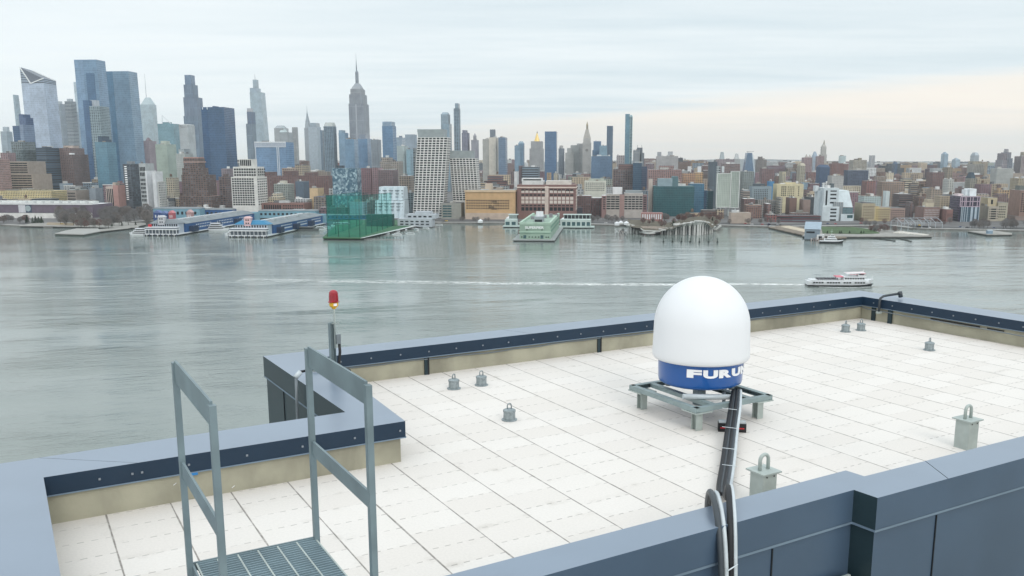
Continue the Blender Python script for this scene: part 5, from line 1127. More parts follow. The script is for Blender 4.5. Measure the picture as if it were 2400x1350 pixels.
b = Bld(2294, 2368, 466, 1380, 40, 'apartment_building', 'pale beige waterfront block with ribbon balconies beside the pink framed building', B_, 518, short='pale beige waterfront block'); b.tier(2294, 2331, 484, 'b7ae9f', 'blank'); b.tier(2297, 2330, 464, 'c4b697', 'blank', z0=485, d0=.2, name='upper_tier'); b.tier(2331.5, 2366, 475, 'b2ab98', 'blank', d0=.1, name='right_wing')
b.windows(2303, 2323, 488, 515, 1, 5, .95, .5); b.windows(2297, 2302, 488, 515, 1, 5, .5, .4); b.windows(2325, 2330, 488, 515, 1, 5, .5, .4); b.windows(2334, 2360, 482, 512, 4, 5, .5, .4, d0=.1); b.windows(2308, 2316, 468, 480, 1, 1, .9, .9, d0=.2)
b = Bld(2366, 2440, 443, 1400, 40, 'apartment_building', 'orange brick waterfront tower with cream bands at the right edge', B_, 519, short='orange brick waterfront tower'); b.tier(2368, 2388, 446, 'a47661', 'blank'); b.tier(2388.3, 2440, 455, 'a9917f', 'wide', name='banded_wall'); b.windows(2370, 2388, 452, 498, 2, 9, .55, .5); b.tier(2352, 2430, 507, '93827c', 'blank', d0=-.1, name='podium'); b.roofbox(2374, 2394, 436, 446, '6f7470')
for x0, x1, yt, Y, col, st, lab in ((2056, 2122, 426, 1750, 'a58f80', 'punch', 'tan brick slab with light window columns above the beige waterfront block'), (2020, 2052, 424, 1720, 'a5625a', 'small', 'brick red block behind the museum, left of the tan brick slab'),
    (2210, 2236, 420, 1800, 'c9cac4', 'small', 'ragged white faced block right of the deep red block'), (2172, 2214, 404, 1950, '91625c', 'small', 'deep red block in the right middle distance'),
    (2262, 2290, 418, 1800, '9e9a8d', 'small', 'olive grey block with a round dark top on the right'), (2210, 2234, 392, 2000, '9a8f80', 'small', 'dull tan gabled tower left of the cream ziggurat tower'),
    (2322, 2376, 395, 2100, 'b3b6b2', 'stone', 'pale grey green block below the mauve stepped peak block'), (2368, 2412, 418, 1850, 'b5a890', 'small', 'cream tan block at the right edge above the orange brick waterfront tower'),
    (2070, 2086, 448, 1550, 'cfdcde', 'blank', 'pale bluish white block above the beige waterfront block'), (2012, 2066, 460, 1500, 'b9cccc', 'small', 'pale green white stepped block right of the museum'),
    (2093, 2140, 455, 1560, '7f5f5c', 'band', 'dark brown louvered block above the beige waterfront block'), (2122, 2142, 474, 1450, '84625e', 'small', 'dark rose block between the two waterfront brick blocks'),
    (1978, 2036, 399, 1900, '56637b', 'small', 'dark slate block under the beige corniced block'), (1913, 1945, 392, 1950, '4a6180', 'blank', 'dark navy domed block below the pale lantern tower'),
    (1940, 1978, 412, 1750, 'b9b8b5', 'stone', 'pale ribbed block above the white stepped museum'), (1780, 1815, 395, 2100, '8a6f70', 'small', 'mauve brick block behind the bright blue block'),
    (1826, 1842, 402, 1800, 'c9bfa3', 'pier', 'narrow cream tower behind the pale yellow block'), (1690, 1735, 384, 1900, '8f7f7e', 'small', 'taupe block rising behind the hotel on stilts'), (1735, 1768, 402, 1800, '8d9795', 'small', 'sage grey block right behind the hotel on stilts'),
    (1868, 1888, 388, 2050, 'b8b19f', 'small', 'cream water tank block left of the dark navy domed block')):
    bb = simple(x0, x1, yt, Y, 36, col, st, lab, kind='apartment_block', cat=B_, yb=yt+38)
    if 'round dark top' in lab: bb.pyramid(2264, 2284, 418, 404, .5, '3f5260', 0, 1, 'dark_top')
    if 'domed' in lab: bb.pyramid(x0, x1, yt, yt-6, .6, col, 0, 1, 'dome')
# ---------------------------------------------------------------- the carpet of ordinary blocks between the landmarks
rnd = random.Random(11)
WD = {  # colour word, weights left/right of the picture
 'rose brick': '99706a', 'mauve brick': '8a6f76', 'red brick': '97584c', 'brown brick': '7d665c', 'taupe': 'a09285', 'beige': 'bcab94', 'cream': 'cfc4ae',
 'pale grey': 'b4b8ba', 'slate grey': '7a858f', 'blue grey': '8a9dad', 'white': 'd6d8d8', 'tan': 'b79a78', 'charcoal': '51575d', 'sage grey': '98a196', 'light blue': '93b1c4'}
keys = list(WD); wts = [9, 9, 4, 5, 10, 10, 7, 10, 5, 6, 5, 4, 2, 2, 2]
NB = 2400+400
horizon = [600.]*NB     # skyline so far (front to back), per pixel column from -200
def sky_min(x0, x1):
    a, b = int(max(0, x0+200)), int(min(NB-1, x1+200)); return horizon[a:b+1]
def put(x0, x1, y):
    for i in range(int(max(0, x0+200)), int(min(NB-1, x1+200))+1): horizon[i] = min(horizon[i], y)
heroes = sorted(HER, key=lambda h: h[4])
def carpet_top(x):      # row where the mass of ordinary blocks ends
    P = [(-200, 372), (150, 385), (330, 372), (520, 378), (760, 372), (1000, 366), (1190, 372), (1400, 380), (1560, 372), (1700, 378), (1900, 380), (2100, 384), (2300, 382), (2600, 378)]
    for (a, p), (b, q) in zip(P, P[1:]):
        if a <= x <= b: return p+(q-p)*(x-a)/(b-a)
    return 380
fill = []; stuff = []; hi = 0
Y = 1440.
while Y < 8200:
    while hi < len(heroes) and heroes[hi][4] <= Y:
        h = heroes[hi]; put(h[0], h[1], h[2]+1); hi += 1
    rowh = 36 if Y < 2600 else 60 if Y < 4500 else 160
    xpx = -160+rnd.uniform(0, 30)
    while xpx < 2560:
        wm = rnd.choice([12, 16, 20, 24, 30, 38, 50]) if Y < 2600 else rnd.choice([18, 24, 30, 40, 60]) if Y < 4000 else rnd.uniform(30, 90)
        wp = wm*F/Y; x0, x1 = xpx, xpx+wp; xpx = x1+rnd.choice([0, 0, .6, 3, 8])*1500/Y
        xc = (x0+x1)/2
        if Y < 1500 and rnd.random() < .25: continue
        ct = carpet_top(xc)
        hm = rnd.choice([14, 17, 20, 22, 25, 30, 36]) if rnd.random() < .82 else rnd.choice([44, 52, 60])
        if Y > 3000: hm = rnd.choice([25, 35, 45, 58, 66, 74, 82]) if rnd.random() < .85 else rnd.uniform(84, 110)
        if Y > 5200: hm = rnd.uniform(55, 92)
        ctr = at(xc, 430, Y); shore = 1400-.0885*ctr.x
        if ctr.y < shore+25: continue
        top = at(xc, 400, Y); 
        # row of the roof
        lo, hi_ = 300., 520.
        for _ in range(22):
            m_ = (lo+hi_)/2
            if at(xc, m_, Y).z > hm+GZ: lo = m_
            else: hi_ = m_
        yt = lo
        lim = max(ct-(4 if rnd.random() < .2 else 0), 0)
        if yt < lim: yt = lim+rnd.uniform(0, 5)
        # do not stand in front of a landmark further back
        for h in heroes:
            if h[4] > Y and h[1] > x0+1.5 and h[0] < x1-1.5: yt = max(yt, h[3]-rnd.uniform(0, 3))
        z = at(xc, yt, Y).z
        if z-GZ < 8: continue
        sk = sky_min(x0+1, x1-1); vis = sum(1 for s in sk if s > yt+1.6)
        if not sk or vis < .3*len(sk): continue
        P = Vector((ctr.x, Y+14, 0)); bad = False
        for h in heroes:
            if abs(h[7].x-P.x) < h[8]+wm*.5 and abs(h[7].y-P.y) < max(h[8], 20)*.75+14 and h[4]-26 < Y < h[4]+h[5]*.9:
                bad = True; break
        if bad: continue
        put(x0, x1, yt)
        fill.append((x0, x1, yt, Y, min(rowh*.62, wm*1.2), sum(max(0, min(s, 520)-yt) for s in sk)))
    Y += rowh*rnd.uniform(.8, 1.2)
NHERO = len(HER)
fill.sort(key=lambda f: -f[5])
indiv = [f for f in fill[:180]]; rest = fill[180:]
print('HEROES', NHERO, 'FILL', len(fill))
refs = [(h[0], h[1], h[2], h[6]) for h in HER if len(h[6].split()) <= 4]
def place_words(x, y):
    best = min(refs, key=lambda r: abs((r[0]+r[1])/2-x)+1.6*abs(r[2]+12-y))
    c = (best[0]+best[1])/2; w = (best[1]-best[0])/2
    if x < c-w: rel = 'left of'
    elif x > c+w: rel = 'right of'
    else: rel = 'below' if y > best[2] else 'above'
    return f'{rel} the {best[3]}', rel
def building_mesh(mb, x0, x1, yt, Y, dep, col, st, local=True, roof=None):
    L = at(x0, yt, Y); Rr = at(x1, yt, Y); w = (Rr-L).length*.96
    return L, w
lab = []
def pickcol(x, Y):
    k = rnd.choices(keys, wts)[0]
    if x < 600 and k in ('red brick', 'rose brick') and rnd.random() < .4: k = 'beige'
    return k
for n, (x0, x1, yt, Y, dep, _) in enumerate(indiv):
    xc = (x0+x1)/2; k = pickcol(xc, Y); col = WD[k]
    tall = at(xc, yt, Y).z > 42
    st = rnd.choice(['punch', 'small', 'small', 'wide', 'stone', 'punch', 'band'] if k not in ('light blue', 'blue grey') else ['glass', 'glass', 'wide'])
    feats = rnd.choices(['tank', 'box', 'two', 'white', 'step', 'plain'], [3, 4, 3, 2, 3, 2])[0]
    L = at(x0, yt, Y); Rr = at(x1, yt, Y); w = (Rr-L).length*.97
    o_ = Vector((L.x, L.y, GZ-.3)); h = L.z-o_.z
    jit = rnd.uniform(-.03, .03)
    fw_ = {'tank': 'with water tank', 'box': 'with roof box', 'two': 'with two roof boxes', 'white': 'with white coping', 'step': 'with stepped top', 'plain': 'with bare roof'}[feats]
    pw, _r = place_words(xc, yt+6)
    lab.append([f'{k} {"tower" if tall else "block"} {fw_} {pw}', xc, None])
    t_ = thing('apartment_block' if tall else 'city_building', o_, GR+jit, '', 'building', 'ordinary city buildings between the landmarks'); lab[-1][2] = t_
    c = tone(col, KB*rnd.uniform(.9, 1.25)); uo, us = rnd.random()*90, rnd.uniform(.8, 1.15)
    rt = tone(rnd.choice(ROOFS), .85)
    mb = MB()
    if feats == 'step' and w > 12:
        mb.prism([(0, 0), (w, 0), (w, dep), (0, dep)], [(0, 0), (w, 0), (w, dep), (0, dep)], 0, h*.82, t=c, mt=1, tt=rt, uo=uo, us=us)
        q = [(w*.15, dep*.1), (w*.8, dep*.1), (w*.8, dep*.9), (w*.15, dep*.9)]; mb.prism(q, q, h*.82, h, t=c, mt=1, tt=rt, uo=uo, us=us)
    else: mb.prism([(0, 0), (w, 0), (w, dep), (0, dep)], [(0, 0), (w, 0), (w, dep), (0, dep)], 0, h, t=c, mt=1, tt=rt, uo=uo, us=us)
    mb.build('wall', [FM[st], FM['roof']], t_)
    def rb(a, b, c_, d_, hh, cc, nm='rooftop_bulkhead'):
        m2 = MB(); m2.box(w*a, w*b, dep*c_, dep*d_, h-.3, h+hh, t=tone(cc, .9), bot=False); m2.build(nm, [FM['blank']], t_)
    if feats == 'tank':
        m2 = MB(); m2.cyl(w*.4, dep*.4, 2.3, 2.3, h+2.2, h+6, 8, t=tone('6d5a4b')); m2.cyl(w*.4, dep*.4, 2.5, .2, h+6, h+7.6, 8, t=tone('5d4d42'))
        for q in ((-1.5, -1.5), (1.5, -1.5), (1.5, 1.5), (-1.5, 1.5)): m2.bar((w*.4+q[0], dep*.4+q[1], h-.2), (w*.4+q[0], dep*.4+q[1], h+2.3), .4, t=tone('55504c'))
        m2.build('water_tank', [FM['blank']], t_)
    elif feats == 'box': rb(.3, .62, .2, .6, 4.2, rnd.choice(['9d978f', col, 'c9cac9']))
    elif feats == 'two': rb(.1, .3, .2, .6, 3.6, col); rb(.6, .85, .3, .7, 4.6, rnd.choice(['b9b6b0', 'e2e3e3', '77777b']))
    elif feats == 'white':
        m2 = MB(); m2.box(-.2, w+.2, -.25, .5, h-.4, h+1., t=tone('e6e6e4')); m2.build('white_coping', [FM['blank']], t_)
# make every label single out one block
from collections import defaultdict
grp = defaultdict(list)
for l in lab: grp[l[0]].append(l)
ordw = ['leftmost', 'second from left', 'third from left', 'fourth from left', 'fifth from left', 'sixth from left', 'seventh from left']
for txt, ls in grp.items():
    ls.sort(key=lambda q: q[1])
    for i, l in enumerate(ls): l[2]['label'] = txt if len(ls) == 1 else f'{txt}, {ordw[min(i, 6)]}'
# everything too far and small to tell apart
mb = {s: MB() for s in ('small', 'stone', 'punch', 'glass')}
def farbox(x0, x1, yt, Y, dep):
    k = pickcol((x0+x1)/2, Y); st = rnd.choice(['small', 'stone', 'punch', 'small', 'glass' if k in ('light blue', 'blue grey') else 'small'])
    L = at(x0, yt, Y); Rr = at(x1, yt, Y); w = (Rr-L).length*.97; h = L.z
    q = [(0, 0), (w, 0), (w, dep), (0, dep)]
    P = [Vector((L.x, L.y, 0))+vv*a+uu*b for a, b in q]; P = [(p.x, p.y) for p in P]
    m_ = mb[st]; c = tone(WD[k], KB*rnd.uniform(.9, 1.3)); m_.prism(P, P, GZ-.3, h, t=c, mt=1, tt=tone(rnd.choice(ROOFS), .85), uo=rnd.random()*50, us=rnd.uniform(.8, 1.15))
    for rep in range(rnd.choice([0, 1, 1, 2])):
        a = rnd.uniform(.1, .6); q = [(w*a, dep*.2), (w*(a+.25), dep*.2), (w*(a+.25), dep*.6), (w*a, dep*.6)]; P = [Vector((L.x, L.y, 0))+vv*x+uu*y for x, y in q]; P = [(p.x, p.y) for p in P]
        m_.prism(P, P, h-.2, h+rnd.uniform(2.5, 5), m=2, t=tone(rnd.choice(['9d978f', 'f2f2f0', 'e9e9e6', 'dcdcd8', 'c9cac9', '57575b', '6b5a4c']), .9))
for f in rest: farbox(*f[:5])
far = bpy.data.objects.new('distant_buildings', None)
allm = MB(); mats = []
for i, (s, m_) in enumerate(mb.items()):
    n = len(allm.v); allm.v += m_.v; allm.f += [tuple(v+n for v in f) for f in m_.f]; allm.uv += m_.uv; allm.t += m_.t; allm.sm += m_.sm
    allm.m += [{0: i, 1: 4, 2: 5}[q] for q in m_.m]; mats.append(FM[s])
mats += [FM['roof'], FM['blank']]
tag(allm.build('distant_buildings', mats), 'dense mass of far rooftops and blocks fading towards the horizon', 'buildings', kind='stuff')
bpy.data.objects.remove(far)
# ================================================================== WATER, LAND, HILLS, HAZE
def water_mat():
    m = bpy.data.materials.new('river_water'); t = NT(m); p = t.n['Principled BSDF']
    oc = t.new('ShaderNodeTexCoord').outputs['Object']
    big = t.noise(t.mapping(oc, (.004, .010, 1), (0, 0, .2)), 1., 5, .6)
    col = t.mix(t.ramp(big, .3, .7), (.172, .207, .194), (.225, .26, .245))
    t.set(p.inputs['Base Color'], col); t.set(p.inputs['Roughness'], t.ramp(big, .3, .7, .06, .13))
    p.inputs['IOR'].default_value = 1.33; p.inputs['Specular IOR Level'].default_value = .62
    rot = t.mapping(oc, (1, 1, 1), (0, 0, -.52)); rot3 = t.mapping(oc, (1, 1, 1), (0, 0, -.12))
    w1 = t.noise(t.mapping(rot, (.30, 1.5, 1)), 1., 4, .6)
    w2 = t.noise(t.mapping(rot, (.030, .26, 1)), 1., 5, .66)
    w3 = t.noise(t.mapping(rot3, (.010, .05, 1)), 1., 4, .6)
    h = t.math('ADD', t.math('MULTIPLY', w1, .22), t.math('ADD', t.math('MULTIPLY', w2, 2.0), t.math('MULTIPLY', w3, 5.)))
    s3 = t.new('ShaderNodeSeparateXYZ'); t.l.new(oc, s3.inputs[0])
    brk = t.ramp(t.noise(t.mapping(oc, (.02, .02, 1)), 1., 3), .35, .6, .25, 1.)
    for (xa, ya, xb, yb, wl, sg, am) in ((60, 590, 1150, 608, 13., 16., 4.), (40, 766, 1500, 690, 5., 5., 2.2), (250, 700, 1000, 640, 7., 6., 1.5), (560, 742, 1480, 706, 3.5, 3.5, 1.4)):
        A_, B_2 = gr(xa, ya), gr(xb, yb); d_ = (B_2-A_).normalized(); n_ = Vector((-d_.y, d_.x, 0)); c_ = n_.dot(A_)
        dd_ = t.math('SUBTRACT', t.math('ADD', t.math('MULTIPLY', s3.outputs[0], n_.x), t.math('MULTIPLY', s3.outputs[1], n_.y)), c_)
        al = t.math('ADD', t.math('MULTIPLY', s3.outputs[0], d_.x), t.math('MULTIPLY', s3.outputs[1], d_.y)); a0, a1 = d_.dot(A_), d_.dot(B_2)
        lim_ = t.math('MULTIPLY', t.ramp(al, a0-10, a0+60), t.ramp(al, a1-120, a1, 1., 0.))
        q_ = t.math('DIVIDE', dd_, sg); env = t.math('EXPONENT', t.math('MULTIPLY', t.math('MULTIPLY', q_, q_), -1.))
        wv_ = t.math('SINE', t.math('MULTIPLY', dd_, 6.283/wl))
        h = t.math('ADD', h, t.math('MULTIPLY', t.math('MULTIPLY', t.math('MULTIPLY', wv_, env), t.math('MULTIPLY', lim_, brk)), am))
    patch = t.ramp(t.noise(t.mapping(rot3, (.0045, .009, 1)), 1., 4, .6), .36, .62, .30, 1.25)
    t.set(p.inputs['Normal'], t.bump(t.math('MULTIPLY', t.math('MULTIPLY', h, patch), t.ramp(s3.outputs[1], 420., 1050., 1., .38)), .42, .5))
    return m
HX, HY0, HY1 = 9000, -180, 15000
mb = MB(); mb.quad([(-HX+100, HY0+60, 0), (HX-100, HY0+60, 0), (HX-100, HY1-900, 0), (-HX+100, HY1-900, 0)])
MWAT = water_mat(); tag(mb.build('water', MWAT), kind='structure')
# near bank under the viewer's building
mb = MB(); mb.box(-160, 160, -110, 60, .3, 2.3); tag(mb.build('ground', mat('near_bank_paving', (.22, .21, .2), .9)), kind='structure')
# far bank
sh = [gr(x, y, 2.2) for x, y in ((-900, 517), (0, 527), (118, 531), (235, 526), (352, 517), (420, 514), (560, 510), (780, 510), (930, 520), (1035, 521.5), (1190, 521.5), (1440, 526.5), (1680, 527.5), (1800, 530.5), (1835, 531), (2080, 528), (2140, 535), (2300, 538), (2440, 541), (3300, 560))]
pts = [(p.x, p.y) for p in sh]
far_ = [(HX-200, 900), (HX-200, HY1-950), (-HX+200, HY1-950), (-HX+200, pts[0][1])]
poly = pts+far_
mb = MB(); mb.prism(poly, poly, -.5, 2.2, mt=1)
mland = mat('city_ground', (.13, .125, .125), .9, 0, .3, .02); mwall = mat('seawall_stone', (.16, .155, .145), .9, 0, .25, .2)
tag(mb.build('far_bank_ground', [mwall, mland]), kind='structure')
# road and esplanade along the shore
def ribbon(name, P, w0, w1, z, m_):
    mb = MB()
    for a, b in zip(P, P[1:]):
        d_ = (b-a).normalized(); n_ = Vector((-d_.y, d_.x, 0))
        mb.quad([(a+n_*w0)[:2]+(z,), (b+n_*w0)[:2]+(z,), (b+n_*w1)[:2]+(z,), (a+n_*w1)[:2]+(z,)])
    return tag(mb.build(name, m_), kind='structure')
SP = [Vector((p.x, p.y, 0)) for p in sh[1:]]
ribbon('esplanade', SP, 1, 14, 2.206, mat('esplanade_paving', (.34, .33, .31), .85, 0, .15, .1))
ribbon('road', SP, 22, 44, 2.210, mat('asphalt', (.06, .06, .063), .85, 0, .2, .1))
# hills on the horizon
mb = MB(); r2 = random.Random(3); N = 90; xs = [-8700+17400*i/N for i in range(N+1)]
hh = [62+22*math.sin(i*.13)+10*math.sin(i*.41+1)+r2.uniform(-3, 3)+(14 if i > 50 else 0) for i in range(N+1)]
for i in range(N):
    a, b = xs[i], xs[i+1]
    for (y0, k0), (y1, k1) in zip(((12300, 0), (12800, .55), (13300, .9), (13700, 1.), (14000, .8)), ((12800, .55), (13300, .9), (13700, 1.), (14000, .8), (14050, 0))):
        mb.quad([(a, y0, 2+hh[i]*k0), (b, y0, 2+hh[i+1]*k0), (b, y1, 2+hh[i+1]*k1), (a, y1, 2+hh[i]*k1)], sm=True)
tag(mb.build('hills', mat('far_hills', (.075, .085, .09), .95, 0, .2, .002), merge=.01), kind='structure')
# haze
mh = bpy.data.materials.new('haze_air'); t = NT(mh); t.n.remove(t.n['Principled BSDF'])
pv = t.new('ShaderNodeVolumePrincipled'); pv.inputs['Density'].default_value = .42e-4; pv.inputs['Color'].default_value = (.92, .97, 1., 1); pv.inputs['Anisotropy'].default_value = .25
t.l.new(pv.outputs[0], t.n['Material Output'].inputs['Volume'])
mb = MB(); mb.box(-HX, HX, HY0, HY1, -1.5, 520); tag(mb.build('haze', mh), kind='stuff')
# ================================================================== TREES
mt_b = [mat('bare_twigs_'+n_, c_, .9, 0, .2, .4) for n_, c_ in (('brown', (.19, .165, .155)), ('grey', (.19, .18, .18)), ('russet', (.17, .10, .09)), ('green', (.03, .055, .03)), ('bark', (.07, .06, .05)))]
def tree_meshes(seed, green=False, h=10.):
    r = random.Random(seed); tr = MB(); cr = MB()
    tr.tube([(0, 0, 0), (r.uniform(-.1, .1), 0, h*.25), (r.uniform(-.3, .3), r.uniform(-.2, .2), h*.62)], .22, 5)
    for q in range(7):
        a = r.uniform(0, 6.28); z = h*r.uniform(.25, .5); l = h*r.uniform(.22, .38)
        tr.tube([(0, 0, z), (math.cos(a)*l*.5, math.sin(a)*l*.5, z+l*.5), (math.cos(a)*l*.9, math.sin(a)*l*.9, z+l*1.05)], .09, 4)
    n = 1000 if not green else 520
    for q in range(n):
        a = r.uniform(0, 6.28); zz = r.random(); rad = h*.42*math.sin(math.pi*(.12+.82*zz))**.7*r.uniform(.35, 1.05) if not green else h*.30*(1.05-zz)*r.uniform(.3, 1.05)
        p = Vector((rad*math.cos(a), rad*math.sin(a), h*(.28+.72*zz) if not green else h*(.08+.92*zz)))
        if not green:
            d_ = Vector((math.cos(a)*.5, math.sin(a)*.5, r.uniform(.4, 1.2))).normalized(); s = Vector((r.uniform(-1, 1), r.uniform(-1, 1), r.uniform(-.3, .3))).normalized()
            L = h*r.uniform(.06, .13); w_ = r.uniform(.05, .14); cr.quad([p-s*w_, p+s*w_, p+d_*L+s*w_*.5, p+d_*L-s*w_*.5])
        else:
            s = Vector((r.uniform(-1, 1), r.uniform(-1, 1), r.uniform(-1, .3))).normalized(); u_ = s.orthogonal().normalized(); L = r.uniform(.25, .6)
            cr.quad([p-s*L-u_*L*.5, p+s*L-u_*L*.4, p+s*L+u_*L*.5, p-s*L*.8+u_*L*.4])
    return tr, cr
TP = {}
for key, seed, green, mi in (('b1', 1, 0, 0), ('b2', 2, 0, 1), ('b3', 3, 0, 2), ('b4', 4, 0, 0), ('b5', 5, 0, 2), ('g1', 6, 1, 3), ('g2', 7, 1, 3)):
    tr, cr = tree_meshes(seed, bool(green)); TP[key] = (tr.mesh('trunk', [mt_b[4]]), cr.mesh('crown', [mt_b[mi]]))
TL = []
def tree(x, y, key, s, where, z=2.2, P=None):
    P = P or gr(x, y, z); r = bpy.data.objects.new('evergreen_tree' if key[0] == 'g' else 'bare_tree', None); link(r); r.location = P; r.scale = (s*rnd.uniform(.9, 1.15), s*rnd.uniform(.9, 1.15), s); r.rotation_euler.z = rnd.uniform(0, 6.28)
    for nm, me in zip(('trunk', 'crown'), TP[key]): link(bpy.data.objects.new(nm, me), r)
    kind = {'b1': 'bare brown', 'b2': 'bare grey', 'b3': 'bare russet', 'b4': 'bare brown', 'b5': 'bare russet', 'g1': 'dark evergreen', 'g2': 'dark evergreen'}[key]
    size = 'small' if s < .75 else 'tall' if s > 1.15 else 'medium'
    TL.append([f'{size} {kind} tree {where}', proj(r.location)[0], r]); r['category'] = 'tree'; r['group'] = 'trees along the far shore'
def finish_trees():
    g_ = defaultdict(list)
    for l in TL: g_[l[0]].append(l)
    on = ['leftmost', 'second', 'third', 'fourth', 'fifth', 'sixth', 'seventh', 'eighth', 'ninth', 'tenth', 'eleventh', 'twelfth', 'thirteenth', 'fourteenth', 'fifteenth', 'sixteenth']
    for txt, ls in g_.items():
        ls.sort(key=lambda q: q[1])
        for i, l in enumerate(ls): l[2]['label'] = txt if len(ls) == 1 else (f'{txt}, leftmost such' if i == 0 else f'{txt}, {on[i] if i < 16 else "last"} from left')
# ================================================================== LEFT PARK
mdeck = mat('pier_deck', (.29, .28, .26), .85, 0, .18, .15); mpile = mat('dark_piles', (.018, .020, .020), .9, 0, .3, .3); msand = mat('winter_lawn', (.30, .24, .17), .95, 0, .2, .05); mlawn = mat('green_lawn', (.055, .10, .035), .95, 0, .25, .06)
def slab(name, px, z, th, label, cat, m_=None, under=None):
    """pier or platform whose top outline is given in pixels"""
    P = [gr(x, y, z) for x, y in px]; c = sum(P, Vector())/len(P); o = Vector((c.x, c.y, 0))
    q = [(p.x-o.x, p.y-o.y) for p in P]
    if sum(q[i][0]*q[(i+1) % len(q)][1]-q[(i+1) % len(q)][0]*q[i][1] for i in range(len(q))) < 0: q = q[::-1]
    t_ = thing(name, o, 0, label, cat)
    mb = MB(); mb.prism(q, q, z-th, z, bot=True); mb.build('deck', m_ or mdeck, t_)
    if under:
        cx = sum(a for a, b in q)/len(q); cy = sum(b for a, b in q)/len(q); k_ = .985
        q2 = [(cx+(a-cx)*k_, cy+(b-cy)*k_) for a, b in q]; mb = MB(); mb.prism(q2, q2, -.5, z-th-.01); mb.build('piles', under, t_)
    return t_
slab('park_pier', ((45, 529), (180, 531), (246, 533), (320, 533), (340, 522), (120, 521), (70, 524)), 2.6, .8, 'flat park pier with a pale edge in front of the left park', 'pier', None, mpile)
slab('park_lawn', ((108, 527), (172, 528.5), (176, 523), (112, 521)), 2.7, .1, 'dry tan lawn on the left park pier', 'lawn', msand)
slab('corner_pier', ((128, 547), (196, 549), (236, 541.5), (230, 535), (180, 535), (150, 541)), 2.8, 1.0, 'small corner pier with green edge jutting from the left park', 'pier', mat('pale_concrete', (.34, .335, .32), .8), mat('green_piles', (.05, .065, .055), .9))
slab('walkway', ((236, 542), (300, 535), (342, 526), (342, 523), (296, 531), (232, 537)), 2.4, .6, 'narrow walkway from the corner pier towards the blue sports piers', 'walkway', None, mpile)
for i in range(96): tree(rnd.uniform(125, 352), rnd.uniform(508, 530) if i % 3 else rnd.uniform(503, 512), rnd.choice(['b1', 'b2', 'b4', 'b2']), rnd.uniform(1.2, 1.9), 'in the left park')
for i in range(16): tree(rnd.uniform(176, 255), rnd.uniform(528, 536), rnd.choice(['b1', 'b4', 'b3']), rnd.uniform(.9, 1.3), 'by the corner pier', 2.6)
for x in (77, 84, 91, 98, 64): tree(x, 523+rnd.uniform(0, 1), rnd.choice(['g1', 'g2']), rnd.uniform(.9, 1.3), 'at the left park pier')
for i in range(14): tree(rnd.uniform(-20, 66), rnd.uniform(519, 524), rnd.choice(['b3', 'b1', 'b2']), rnd.uniform(.7, 1.1), 'at the far left shore')
for x in (262, 286, 318): tree(x, 531-(x-262)*.06, 'g2', rnd.uniform(.5, .7), 'beside the narrow walkway', 2.4)
